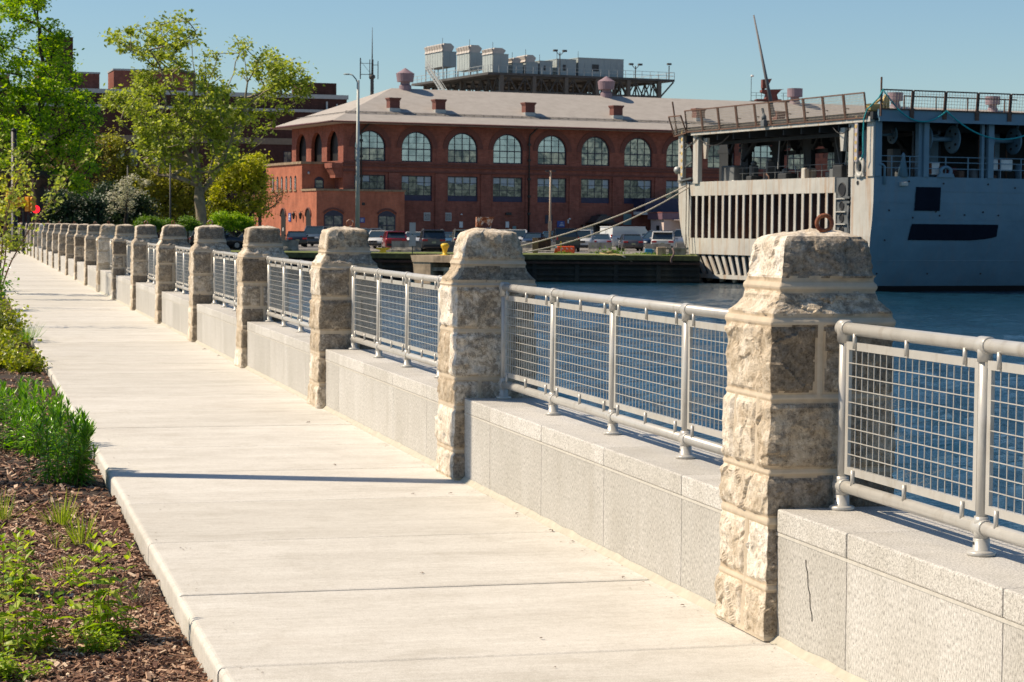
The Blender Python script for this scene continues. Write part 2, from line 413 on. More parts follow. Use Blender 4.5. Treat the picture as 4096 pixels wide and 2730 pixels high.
# the far quay wall: dark timber and stained concrete
M_QUAY = plain('black_tarred_timber', (.022, .022, .018), .8, scale=.8, var=.6, dirt=(.07, .055, .035), dscale=.5, bumpy=.5)
M_MOSS = plain('mossy_cap_beam', (.10, .095, .035), .9, var=.6, scale=1.5)
M_RUSTD = plain('dark_rust', (.06, .028, .018), .85, var=.5, scale=4)
def quay(x0, x1, label):
    q = thing('quay_wall', label, 'quay wall', (0, YQ, 0))
    mb = MB(); mb.box(x0, x1, .25, 1.0, -4, Z_LAND-.36); mb.build('wall_face', M_QUAY, q)
    mb = MB(); mb.box(x0, x1, -.05, .98, Z_LAND-.34, Z_LAND+.01); mb.build('cap_beam', M_MOSS, q)
    mb = MB(); mb.bar((x0, -.02, Z_LAND-.56), (x1, -.02, Z_LAND-.56), .22, .14); mb.build('waler', M_RUSTD, q)
    x = x0+1.0
    while x < x1:
        mb = MB(); mb.box(x-.16, x+.16, -.0+.08*random.random(), .245, -3.0, Z_LAND-.40); mb.build('timber_pile', M_QUAY, q); x += 2.6+.5*random.random()
    for z in (-1.35, -1.8, -2.15): mb = MB(); mb.bar((x0, .16, z), (x1, .16, z), .17, .16); mb.build('timber_beam', M_QUAY, q)
    return q
quay(-60, 13.5, 'dark stained quay wall with mossy cap beam across the basin')
# ================================================================== THE FENCE: rock-faced piers, granite parapets, pipe railing
def limestone():
    m, N, L, B = nt('weathered_limestone'); B.inputs['Roughness'].default_value = .92; B.inputs['Specular IOR Level'].default_value = .2
    pam = N.new('ShaderNodeAttribute'); pam.attribute_name = 'patch_amt'; tn = N.new('ShaderNodeAttribute'); tn.attribute_name = 'tint'
    oi = N.new('ShaderNodeObjectInfo')
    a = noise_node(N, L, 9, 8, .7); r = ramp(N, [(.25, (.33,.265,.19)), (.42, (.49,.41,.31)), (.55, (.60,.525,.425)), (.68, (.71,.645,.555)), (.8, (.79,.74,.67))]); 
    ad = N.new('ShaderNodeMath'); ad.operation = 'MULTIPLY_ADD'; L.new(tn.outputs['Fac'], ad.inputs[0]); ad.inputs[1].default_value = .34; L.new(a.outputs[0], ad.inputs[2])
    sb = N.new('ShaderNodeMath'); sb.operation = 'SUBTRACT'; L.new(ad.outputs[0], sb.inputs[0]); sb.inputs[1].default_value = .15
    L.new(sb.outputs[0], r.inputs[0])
    # dark patches from noise and a per-stone amount, stronger on near and river faces
    b = noise_node(N, L, 16, 10, .78, dist=.3); s = N.new('ShaderNodeMath'); s.operation = 'MULTIPLY_ADD'; L.new(pam.outputs['Fac'], s.inputs[0]); s.inputs[1].default_value = .42; L.new(b.outputs[0], s.inputs[2])
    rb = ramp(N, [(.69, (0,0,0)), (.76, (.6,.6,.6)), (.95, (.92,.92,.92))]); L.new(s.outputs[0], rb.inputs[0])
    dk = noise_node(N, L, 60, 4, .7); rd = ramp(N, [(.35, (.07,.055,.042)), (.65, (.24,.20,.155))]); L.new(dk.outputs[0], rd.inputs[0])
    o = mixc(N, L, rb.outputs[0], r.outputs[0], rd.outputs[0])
    gr = noise_node(N, L, 48, 5, .75); rgr = ramp(N, [(.32, (.62,.58,.52)), (.5, (.98,.97,.95)), (.7, (1.12,1.12,1.12))]); L.new(gr.outputs[0], rgr.inputs[0]); o = mixc(N, L, 1.0, o, rgr.outputs[0], 'MULTIPLY')
    # rusty tan seep
    c = noise_node(N, L, 5, 5, .6); rc = ramp(N, [(.62, (0,0,0)), (.74, (.5,.5,.5))]); L.new(c.outputs[0], rc.inputs[0]); o = mixc(N, L, rc.outputs[0], o, (.44, .31, .19))
    # pores
    p = noise_node(N, L, 95, 2, .5); rp = ramp(N, [(.27, (.45,.42,.38)), (.36, (1,1,1))]); L.new(p.outputs[0], rp.inputs[0]); o = mixc(N, L, 1.0, o, rp.outputs[0], 'MULTIPLY')
    L.new(o, B.inputs['Base Color'])
    n1 = bump(N, L, B, b.outputs[0], .7, .012); bump(N, L, B, p.outputs[0], .5, .006, n1)
    return m
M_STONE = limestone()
M_MORT = plain('tan_mortar', (.45, .36, .255), .95, scale=18, var=.16, bumpy=.5, dirt=(.36,.28,.19), dscale=3)
M_BEAD = plain('pale_pointing', (.50, .42, .315), .9, scale=18, var=.1, bumpy=.3)
def rust_mat():
    m, N, L, B = nt('rusty_iron'); a = noise_node(N, L, 38, 8, .75)
    r = ramp(N, [(.3, (.07,.018,.010)), (.48, (.17,.045,.02)), (.6, (.33,.12,.045)), (.72, (.50,.30,.15))]); L.new(a.outputs[0], r.inputs[0]); L.new(r.outputs[0], B.inputs['Base Color'])
    B.inputs['Roughness'].default_value = .75; bump(N, L, B, a.outputs[0], .9, .006); return m
M_RUST = rust_mat()
def rust_paint():
    m, N, L, B = nt('peeling_white_paint_on_rust'); a = noise_node(N, L, 14, 8, .7)
    r = ramp(N, [(.42, (.15,.035,.015)), (.5, (.34,.12,.04)), (.56, (.55,.50,.44)), (.8, (.62,.58,.52))]); L.new(a.outputs[0], r.inputs[0]); L.new(r.outputs[0], B.inputs['Base Color'])
    B.inputs['Roughness'].default_value = .7; bump(N, L, B, a.outputs[0], .6, .004); return m
M_RUSTP = rust_paint()
def granite(name, stretch, k=1.0):
    m, N, L, B = nt(name); B.inputs['Roughness'].default_value = .6; B.inputs['Specular IOR Level'].default_value = .35
    a = noise_node(N, L, 150, 3, .75, stretch=stretch); b = noise_node(N, L, 2.2, 6, .7, stretch=(1,1,.4)); c = noise_node(N, L, 420, 2, .6)
    r = ramp(N, [(.34, (.19*k,.182*k,.168*k)), (.44, (.41*k,.395*k,.365*k)), (.54, (.545*k,.525*k,.49*k)), (.67, (.67*k,.65*k,.615*k))]); L.new(a.outputs[0], r.inputs[0])
    rb = ramp(N, [(.3, (.84,.83,.80)), (.6, (1.04,1.04,1.04))]); L.new(b.outputs[0], rb.inputs[0])
    rc = ramp(N, [(.35, (.8,.8,.8)), (.6, (1.05,1.05,1.05))]); L.new(c.outputs[0], rc.inputs[0])
    o = mixc(N, L, 1, r.outputs[0], rb.outputs[0], 'MULTIPLY'); o = mixc(N, L, 1, o, rc.outputs[0], 'MULTIPLY'); L.new(o, B.inputs['Base Color'])
    oi = N.new('ShaderNodeObjectInfo'); ro = ramp(N, [(0, (.90,.895,.88)), (1, (1.05,1.05,1.05))]); L.new(oi.outputs['Random'], ro.inputs[0]); o = mixc(N, L, 1, o, ro.outputs[0], 'MULTIPLY'); ws = noise_node(N, L, 3.0, 8, .75, stretch=(1,1.6,.25)); rw_ = ramp(N, [(.55, (0,0,0)), (.75, (.4,.4,.4))]); L.new(ws.outputs[0], rw_.inputs[0]); o = mixc(N, L, rw_.outputs[0], o, (.34,.31,.26)); L.new(o, B.inputs['Base Color'])
    bump(N, L, B, a.outputs[0], .15, .002); return m
M_GRF = granite('granite_honed', (1.6, 1, .38), 1.0); M_GRC = granite('granite_flamed', (1, 1, 1), 1.12)
M_JOINT = plain('cream_joint', (.50, .475, .42), .9, scale=30)
M_CRACK = plain('hairline_crack', (.02, .018, .016), .9)

PROF = [(0,-.006),(.2,.002),(.5,.008),(.8,.012),(1.15,.022),(1.205,.012),(1.236,.010),(1.268,.020),(1.295,.052),(1.325,.072),(1.345,.068),(1.372,.066),(1.40,.074),(1.425,.092),(1.52,.100),(1.552,.108),(1.568,.124)]
def inset(z):
    for (a, ea), (b, eb) in zip(PROF, PROF[1:]):
        if z <= b: return ea + (eb-ea)*max(0, (z-a)/(b-a))
    return PROF[-1][1]
def sstep(x): x = max(0., min(1., x)); return x*x*(3-2*x)
def pier_parts(seed, res, amp=1.0, dark=.5, splits=None, cz=(.203,.46,.65,.94,1.236,1.372)):
    r = random.Random(seed); hw = PW/2
    zc = [0]+[z+(0 if seed == 0 else r.uniform(-.03,.03)) for z in cz[:4]]+list(cz[4:])+[1.60]
    nc = len(zc)-1
    if splits is None:
        splits = []
        for c in range(nc):
            row = []
            for f in range(4):
                if c >= nc-2: row.append([])
                elif r.random() < .6: row.append([r.uniform(-.12, .10)])
                else: row.append([] if r.random() < .6 else [r.uniform(-.1, -.03), r.uniform(.06, .13)])
            splits.append(row)
    bul = {}; pamt = {}; tin = {}
    def stone(c, f, u):
        sp = splits[c][f]; i = sum(1 for q in sp if u > q)
        if i == 0: return (c, 'k', f)                     # wraps the corner before face f
        if i == len(sp): return (c, 'k', (f+1) % 4)
        return (c, f, i)
    def prop(d, k, fn):
        if k not in d: d[k] = fn()
        return d[k]
    off = Vector((seed*7.3, seed*3.1, 0))
    # heights: finer near the ring joints
    nz = int(1.568/res); zs = [1.568*i/nz for i in range(nz+1)]; npf = int(PW/res)
    grid = []; info = []
    for z in zs:
        c = min(nc-1, sum(1 for q in zc[1:-1] if z > q)); e = inset(z)
        row = []; irow = []
        for f in range(4):
            for i in range(npf):
                u = -hw + PW*i/npf
                a = hw - e; uu = u/hw*a
                # base point and blended normal; faces: 0 walk side (-x), 1 near (-y), 2 river (+x), 3 far (+y)
                if f == 0: P = Vector((-a, -uu, z)); n = Vector((-1,0,0)); t = Vector((0,-1,0))
                elif f == 1: P = Vector((uu, -a, z)); n = Vector((0,-1,0)); t = Vector((1,0,0))
                elif f == 2: P = Vector((a, uu, z)); n = Vector((1,0,0)); t = Vector((0,1,0))
                else: P = Vector((-uu, a, z)); n = Vector((0,1,0)); t = Vector((-1,0,0))
                de = hw-abs(u); cr = sstep(1-de/.022)
                if cr > 0: n = (n + t*(cr if u > 0 else -cr)).normalized()
                d = min(abs(z-q) for q in zc[1:-1])
                if c < nc-1 and z < .012: d = min(d, z)
                sp = splits[c][f] if c < len(splits) else []
                for q in sp: d = min(d, abs(u-q*1.0))
                k = stone(c, f, u)
                A = prop(bul, k, lambda: r.uniform(.004, .016))*amp*(1.1 if c >= nc-2 else 1)
                W = prop(pamt, k, lambda: r.random()*.55+dark*.2); Tt = prop(tin, k, lambda: r.random())
                q3 = P + off
                n1 = noise.noise(q3*6); n2 = noise.noise(q3*17+Vector((5,0,0))); n3 = noise.noise(q3*42)
                if amp and c >= nc-2: edge = .014+.010*n1+.014*max(0, n2)+(.012 if c == nc-2 else .014)
                else: edge = .017+.008*n1+.022*max(0, n2-.1)
                st = sstep((d-edge*.75)/.022)
                rid = abs(noise.noise(q3*11+Vector((0,3,7)))); vd, vp = noise.voronoi(q3*8.5); cp = vp[0]; rv = noise.random_unit_vector; hs = (math.sin(cp.x*127.1+cp.y*311.7+cp.z*74.7)*43758.5) % 1.0; hs2 = (hs*57.31) % 1.0; hs3 = (hs*91.7) % 1.0; dl = q3*8.5-cp; rock = ((hs-.5)*dl.x+(hs2-.5)*dl.y+(hs3-.5)*dl.z)*.020+(hs-.5)*.006 + (1-abs(n1)*2.0)*.007 + n2*.006 + n3*.005 - rid*.008
                if c >= nc-2: rock *= 1.25; rock += .012*abs(noise.noise(q3*3.3+Vector((0,9,0))))
                h = st*(A + rock) + (.006 if d < .009 else 0) + (1-st)*.0012*n3 - .004*cr*st
                row.append(tuple(P + n*h)); mi = 0 if d > edge else (2 if d < .010 else 1)
                irow.append((mi, W*.55 if f in (0, 3) else W + .26, Tt + (.08 if f in (0, 3) else -.2), c))  # near and river faces: more dark patches, lower tint
        grid.append(row); info.append(irow)
    nu = 4*npf
    def part(name, za, zb, parent, cap=False):
        ia = min(range(len(zs)), key=lambda i: abs(zs[i]-za)); ib = min(range(len(zs)), key=lambda i: abs(zs[i]-zb)); rows = list(range(ia, ib+1))
        V = []; Wt = []; Ti = []; F = []; M = []
        for i in rows: V += grid[i]; Wt += [q[1] for q in info[i]]; Ti += [q[2] for q in info[i]]
        for a in range(len(rows)-1):
            for k in range(nu):
                k2 = (k+1) % nu; F.append((a*nu+k, a*nu+k2, (a+1)*nu+k2, (a+1)*nu+k)); M.append(info[rows[a]][k][0])
        if cap:                                            # domed, broken top
            base = (len(rows)-1)*nu; prev = base; S = 9
            for s in range(1, S):
                q = 1-s/S; st = len(V)
                for k in range(nu):
                    p = Vector(grid[rows[-1]][k]); x, y = p.x*q, p.y*q
                    z = 1.568 + .030*math.sqrt(1-q*q)*(.8+.6*noise.noise(Vector((x*5, y*5, seed*3.))))+.008*noise.noise(Vector((x*22, y*22, seed*1.)))
                    z = p.z*(q**6)+z*(1-q**6)
                    V.append((x, y, z)); Wt.append(.25); Ti.append(.6)
                for k in range(nu):
                    k2 = (k+1) % nu; F.append((prev+k, prev+k2, st+k2, st+k)); M.append(0)
                prev = st
            V.append((0, 0, 1.602)); Wt.append(.25); Ti.append(.6)
            tri = [(prev+k, prev+(k+1) % nu, len(V)-1) for k in range(nu)]
        me = bpy.data.meshes.new(name); me.from_pydata(V, [], [tuple(f) for f in F]+(tri if cap else []))
        for m in (M_STONE, M_MORT, M_BEAD): me.materials.append(m)
        me.polygons.foreach_set('material_index', M+([0]*nu if cap else []))
        me.polygons.foreach_set('use_smooth', [not (res < .010 and mi_ == 0) for mi_ in M+([0]*nu if cap else [])])
        for nm, dat in (('patch_amt', Wt), ('tint', Ti)):
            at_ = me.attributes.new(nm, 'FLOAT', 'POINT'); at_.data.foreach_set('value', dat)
        me.update(); o = bpy.data.objects.new(name, me); COL.objects.link(o); o.parent = parent
        return o
    return part
def ring(parent, R=.058, rr=.017, rz=.5, tilt=0, x=0, y=0, z=1.60, mat=None):
    mb = MB(); mb.torus((0, 0, R*.82+.004), R, rr, 'y', 30, 12)
    o = mb.build('iron_ring', mat or M_RUST, parent, fix=False); o.location = (x, y, z); o.rotation_euler = (0, tilt, rz)
    return o
def pier(k, label, seed, res, dark=.5, splits=None, ringp=None, group='stone piers of the waterfront fence'):
    p = FEN.w(XP+PW/2, T0+TD*k+PW/2)
    t = thing('stone_pier', label, 'pier', (p.x+(.016 if k == 0 else 0), p.y, 0.004 if k == 0 else -.006), TH, group)
    part = pier_parts(seed, res, 1.0, dark, splits)
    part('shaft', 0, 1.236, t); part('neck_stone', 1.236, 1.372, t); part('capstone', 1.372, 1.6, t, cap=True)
    for c in t.children: pass
    if ringp is not None: ring(t, **ringp)
    return t
S0 = [[[-.10],[],[0],[]], [[.12],[],[],[]], [[],[ .02],[],[]], [[-.14, .12],[],[.0],[]], [[],[-.055],[.05],[]], [[],[],[],[]], [[],[],[],[]]]
S0[4] = [[],[-.06],[.05],[]]; S0[2] = [[],[.02],[],[.03]]; S0[0] = [[.02],[],[.0],[]]; S0[1] = [[.03],[],[],[]]
LB = 'rough beige stone pier with rusty iron ring on top'
big = pier(0, 'nearest and largest rough stone pier, rusty iron ring standing on its cap', 0, .0085, .45, S0, dict(rz=-.12, x=.03, y=-.075, z=1.592, R=.0305, rr=.0088))
p1 = pier(1, 'second stone pier with a broken rusty iron bracket on its cap', 3, .011, .35)
# the broken bracket
mb = MB()
mb.add([(-.075,-.02,.0),(-.075,-.02,.105),(-.075,.03,.105),(-.075,.03,0)], [(0,1,2,3)])
mb = MB(); pr = [(-.085,.115),(-.085,.02),(-.04,.0),(-.03,.045),(0,.07),(.035,.045),(.045,0),(.06,0),(.07,.06),(.085,.10),(.085,.115)]
mb.prism(pr, -.006, .006, 'y'); mb.prism([(-.085,.108),(.09,.108),(.09,.122),(-.085,.122)], -.03, .04, 'y'); mb.torus((.015,.012,.035), .045, .009, 'y', 24, 8); mb.box(-.09,-.075,-.03,.035,.02,.12)
o = mb.build('iron_bracket', M_RUSTP, p1); o.scale = (.64,.64,.62); o.location = (-.02, 0, 1.592); o.rotation_euler = (0,0,-.05)
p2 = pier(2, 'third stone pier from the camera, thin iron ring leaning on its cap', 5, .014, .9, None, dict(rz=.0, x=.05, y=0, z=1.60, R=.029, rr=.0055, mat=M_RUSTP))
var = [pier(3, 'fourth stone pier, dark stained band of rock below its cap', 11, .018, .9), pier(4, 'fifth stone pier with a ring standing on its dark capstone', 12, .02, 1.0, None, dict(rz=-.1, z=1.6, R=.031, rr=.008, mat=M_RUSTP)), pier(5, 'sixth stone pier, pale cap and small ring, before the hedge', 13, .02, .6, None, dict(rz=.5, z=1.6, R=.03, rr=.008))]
ORD = 'zeroth first second third fourth fifth sixth seventh eighth ninth tenth eleventh twelfth thirteenth fourteenth fifteenth sixteenth seventeenth eighteenth nineteenth twentieth'.split()
far_ = [pier(12, 'thirteenth stone pier from the camera, where the pipe railing stops showing', 21, .045, 1.0), pier(13, 'fourteenth stone pier from the camera in the receding row, ringed cap', 22, .045, .6, None, dict(rz=.2, z=1.6, R=.032, rr=.009))]
for k in range(6, NB):
    if k in (12, 13): continue
    src = var[(k*2+1) % 3] if k < 12 else far_[k % 2]
    p = FEN.w(XP+PW/2, T0+TD*k+PW/2)
    lab = ('%s stone pier from the camera in the receding row' % ORD[k+1]) if k+1 <= 20 else 'distant stone pier in the bunched far end of the row'
    c = dup(src, (p.x, p.y, -.008+random.uniform(-.012,.012)), TH+(0 if k % 4 else math.pi), lab)

# granite parapet between piers: coping stones and facing slabs, each a part
JT = [.68, 1.87, 3.055, 4.24]; LW = TD-PW
def parapet(k, label):
    p = FEN.w(XW, T0+TD*k)                              # origin at the near face of pier k; the wall runs toward the camera (-y)
    t = thing('granite_parapet', label, 'parapet wall', (p.x, p.y, 0), TH, 'granite parapets between the stone piers')
    ed = [0.004]+JT+[LW-.004]
    mb = MB(); mb.box(.02, .445, -LW+.006, -.006, -.15, .42); mb.build('wall_core', M_JOINT, t)
    for a, b in zip(ed, ed[1:]):
        if k < 12:
            mb = MB(); mb.bbox(0, .022, -b+.0025, -a-.0025, -.05, .415, .002); mb.build('facing_slab', M_GRF, t)
            mb = MB(); mb.bbox(-.004+random.uniform(-.001,.002), .46, -b+.003, -a-.003, .427, .519, .007); mb.build('coping_stone', M_GRC, t)
    if k >= 12:
        mb = MB(); mb.box(0, .02, -LW, 0, -.05, .42); mb.build('facing', M_GRF, t); mb = MB(); mb.box(-.004, .46, -LW, 0, .421, .519); mb.build('coping', M_GRC, t)
    mb = MB(); mb.bar((.004, -LW, .421), (.004, 0, .421), .012, .012); mb.build('mortar_line', M_JOINT, t)
    if k < 8:                                            # trowelled fillet at the foot
        mb = MB(); n = 60; st = []
        for i in range(n+1):
            y = -LW*i/n; w = .034+.009*noise.noise(Vector((y*4, k, 0))); h = .028+.008*noise.noise(Vector((y*5, k, 5)))
            b = len(mb.v); mb.v += [(-w, y, -.001), (-w*.55, y, h*.35), (-.002, y, h)]
            if i: mb.f += [[b-3, b-2, b+1, b], [b-2, b-1, b+2, b+1]]; mb.m += [0, 0]; mb.sm += [True, True]
        mb.build('sealant_fillet', M_SEAL, t)
    return t
w0 = parapet(0, 'nearest granite parapet, cracked facing slab beside the big stone pier')
mb = MB(); pts = [(-.0015, -.30-.07*i/9+.006*math.sin(i*2.1), .365-.22*i/9) for i in range(10)]
for a, b in zip(pts, pts[1:]): mb.bar(a, b, .0028, .0022, up=(1,0,0))
mb.build('crack', M_CRACK, w0)
w1 = parapet(1, 'granite parapet between the nearest and the second stone pier'); w12 = None
for k in range(2, NB):
    if k == 12: w12 = parapet(k, 'thirteenth granite parapet from the camera, pale between dark piers'); continue
    src = w1 if k < 12 else w12; p = FEN.w(XW, T0+TD*k)
    lab = ('%s granite parapet from the camera between two stone piers' % ORD[k+1]) if k+1 <= 20 else 'distant granite parapet at the bunched far end of the row'
    dup(src, (p.x, p.y, 0), TH, lab)

# pipe railing with wire infill panels
M_ALU = plain('satin_grey_metal', (.47, .455, .42), .34, .12, var=.07, scale=9, dirt=(.36,.33,.28), dscale=14, bumpy=.02)
M_ALUD = plain('bolt_grey', (.07, .07, .065), .4, .6)
PS, RZ, BZ = 1.175, 1.221, .612
def railing(k, label, full=True):
    p = FEN.w(XR, T0+TD*k)
    t = thing('pipe_railing', label, 'railing', (p.x, p.y, 0), TH, 'pipe railings between the stone piers')
    ys = [-.078-PS*i for i in range(5)]; n = 14 if full else 6
    for nm, z in (('top_rail', RZ), ('bottom_rail', BZ)):
        mb = MB(); mb.tube([(0, ys[0], z), (0, ys[-1], z)], .0242, n); mb.build(nm, M_ALU, t)
    for i, y in enumerate(ys):
        mb = MB(); mb.tube([(0, y, HW+.002), (0, y, RZ)], .0205, n)
        po = mb.build('post', M_ALU, t)
        if full:
            mb = MB()
            mb.lathe([(.047,0),(.049,.004),(.049,.011),(.044,.015),(.029,.018),(.028,.055),(.026,.057)], 0, y, HW+.001, 20)
            mb.build('base_flange', M_ALU, po)
            mb = MB(); mb.lathe([(.005,0),(.005,.003)], -.030, y, HW+.042, 10, axis='x'); mb.build('set_screw', M_ALUD, po)
            for z, lo in ((RZ, -.055), (BZ, -.042)):
                mb = MB()
                mb.lathe([(.0275,-.034),(.0295,-.031),(.0295,.031),(.0275,.034)], 0, y, z, 20, axis='y')
                mb.lathe([(.0262,lo),(.0262,.012)], 0, y, z, 20)
                if z == BZ: mb.lathe([(.0262,0),(.0262,.038)], 0, y, z, 20)
                if i == 0 and z == RZ: mb.lathe([(.0285,-.05),(.0295,.0),(.0285,.026),(.02,.032)], 0, y, RZ, 20)
                mb.build('pipe_fitting', M_ALU, po)
    for i in range(4):
        a, b = ys[i]-.034, ys[i+1]+.034; z0, z1 = .662, 1.172
        mb = MB()
        mb.box(-.007, .007, b, a, z1-.030, z1); mb.box(-.007, .007, b, a, z0, z0+.030)
        mb.box(-.0068, .0068, a-.026, a, z0+.030, z1-.030); mb.box(-.0068, .0068, b, b+.026, z0+.030, z1-.030)
        fr = mb.build('infill_panel', M_ALU, t)
        mb = MB(); s = .0545; nv = int((a-b-.052)/s); st = (a-b-.052)/nv
        for q in range(1, nv): y = b+.026+st*q; mb.bar((0, y, z0+.03), (0, y, z1-.03), .0034 if k < 8 else .006, None, up=(1,0,0))
        for q in range(1, 9): z = z0+.03+(z1-z0-.06)*q/9*1.0; mb.bar((-.0045, b+.026, z), (-.0045, a-.026, z), .0034 if k < 8 else .006)
        mb.build('wire_mesh', M_ALU, fr)
        if full:
            for yy in (b+.09, (a+b)/2, a-.09):
                mb = MB(); mb.tube([(-.012, yy, z1-.024), (-.012, yy, RZ-.015)], .0078, 10); mb.build('lug', M_ALU, fr)
                mb = MB(); mb.tube([(-.012, yy, BZ+.012), (-.012, yy, z0+.024)], .0078, 10); mb.build('lug', M_ALU, fr)
    return t
r0 = railing(0, 'nearest grey pipe railing running out of the picture beside the big pier')
r1 = railing(1, 'grey pipe railing between the big pier and the second pier')
r8 = None
for k in range(2, 14):
    if k == 8: r8 = railing(8, 'ninth grey pipe railing, a sliver between two piers', False); continue
    src = r1 if k < 8 else r8; p = FEN.w(XR, T0+TD*k)
    dup(src, (p.x, p.y, 0), TH, '%s grey pipe railing from the camera between stone piers' % ORD[k+1])
# ================================================================== BUILDINGS
def brick(name, c1, c2, mort, sc=1.0):
    m, N, L, B = nt(name); B.inputs['Roughness'].default_value = .9; B.inputs['Specular IOR Level'].default_value = .15
    tc = N.new('ShaderNodeTexCoord'); sx = N.new('ShaderNodeSeparateXYZ'); L.new(tc.outputs['Object'], sx.inputs[0])
    ad = N.new('ShaderNodeMath'); ad.operation = 'ADD'; L.new(sx.outputs[0], ad.inputs[0]); L.new(sx.outputs[1], ad.inputs[1])
    cb = N.new('ShaderNodeCombineXYZ'); L.new(ad.outputs[0], cb.inputs[0]); L.new(sx.outputs[2], cb.inputs[1])
    b = N.new('ShaderNodeTexBrick'); b.inputs['Scale'].default_value = 1.0*sc; b.inputs['Brick Width'].default_value = .44; b.inputs['Row Height'].default_value = .16
    b.inputs['Mortar Size'].default_value = .02; b.inputs['Color1'].default_value = (*c1, 1); b.inputs['Color2'].default_value = (*c2, 1); b.inputs['Mortar'].default_value = (*mort, 1)
    L.new(cb.outputs[0], b.inputs['Vector'])
    n = noise_node(N, L, .35, 7, .7); r = ramp(N, [(.3, (.72,.72,.74)), (.7, (1.15,1.12,1.1))]); L.new(n.outputs[0], r.inputs[0])
    o = mixc(N, L, 1, b.outputs[0], r.outputs[0], 'MULTIPLY'); n2 = noise_node(N, L, 1.4, 8, .8, stretch=(1,1,.3)); r2 = ramp(N, [(.35, (.72,.72,.74)), (.55, (1,1,1)), (.75, (1.14,1.1,1.06))]); L.new(n2.outputs[0], r2.inputs[0]); o = mixc(N, L, 1, o, r2.outputs[0], 'MULTIPLY'); L.new(o, B.inputs['Base Color']); return m
M_BRICK = brick('red_brick', (.265,.088,.062), (.345,.125,.088), (.24,.12,.09))
M_BRICKA = brick('orange_red_brick', (.43,.145,.085), (.48,.17,.10), (.38,.17,.11))
M_BRICKL = brick('dull_brown_brick', (.25,.085,.06), (.30,.11,.08), (.24,.12,.09))
M_BRICKD = brick('dark_brown_brick', (.075,.034,.028), (.10,.044,.036), (.075,.045,.038))
M_TRIM = plain('dark_brick_trim', (.15,.055,.042), .85, var=.2, scale=5)
def roof_mat():
    m, N, L, B = nt('grey_shingle_roof'); B.inputs['Roughness'].default_value = .9
    a = noise_node(N, L, .8, 8, .75, stretch=(1,1,3)); r = ramp(N, [(.3, (.33,.30,.265)), (.5, (.385,.35,.315)), (.7, (.43,.395,.355))]); L.new(a.outputs[0], r.inputs[0])
    w = N.new('ShaderNodeTexWave'); w.wave_type = 'BANDS'; w.bands_direction = 'Z'; w.inputs['Scale'].default_value = 2.6; w.inputs['Distortion'].default_value = 2.0
    tc = N.new('ShaderNodeTexCoord'); L.new(tc.outputs['Object'], w.inputs[0]); rw = ramp(N, [(0, (.90,.90,.90)), (1, (1.03,1.03,1.03))]); L.new(w.outputs[0], rw.inputs[0])
    L.new(mixc(N, L, 1, r.outputs[0], rw.outputs[0], 'MULTIPLY'), B.inputs['Base Color']); return m
M_ROOF = roof_mat()
M_NAVY = plain('navy_window_frame', (.025,.026,.05), .5, var=.2)
M_SPAN = plain('navy_spandrel_panel', (.03,.032,.075), .6, var=.25, scale=1.5)
def pane_mat(name, lo, hi, metal=.55, sc=.6):
    m, N, L, B = nt(name); n = noise_node(N, L, sc, 5, .6, dist=1.0); r = ramp(N, [(.38, lo), (.62, hi)]); L.new(n.outputs[0], r.inputs[0]); L.new(r.outputs[0], B.inputs['Base Color'])
    B.inputs['Roughness'].default_value = .12; B.inputs['Metallic'].default_value = metal; bump(N, L, B, n.outputs[0], .05, .05); return m
M_PANE = pane_mat('glass_reflecting_sky', (.24,.28,.30), (.42,.47,.49), .85)
M_PANED = pane_mat('dark_glass', (.03,.04,.045), (.17,.18,.17), .6, 1.2)
M_BLIND = plain('pale_blue_blind', (.36,.43,.46), .5, var=.1)
M_PANEB = pane_mat('glass_over_blinds', (.07,.09,.10), (.40,.38,.33), .6, .9)
M_COPE = plain('weathered_coping', (.26,.19,.12), .9, var=.4, scale=2)
M_LEAD = plain('mauve_painted_metal', (.25,.17,.19), .6, var=.15, scale=1)
M_STEEL = plain('dark_structural_steel', (.075,.07,.065), .7, var=.3, scale=.8)
M_GALV = plain('galvanised_steel', (.40,.41,.40), .5, .3, var=.1)
M_WHITE = plain('off_white_paint', (.62,.60,.55), .6, var=.08)
M_BLUES = plain('blue_sign_face', (.03,.07,.28), .5); M_BLACKP = plain('black_paint', (.012,.012,.012), .5); M_LIGHTM = plain('white_sign_face', (.7,.7,.68), .6)
M_TEAL = plain('pale_teal_panel', (.16,.27,.27), .6)

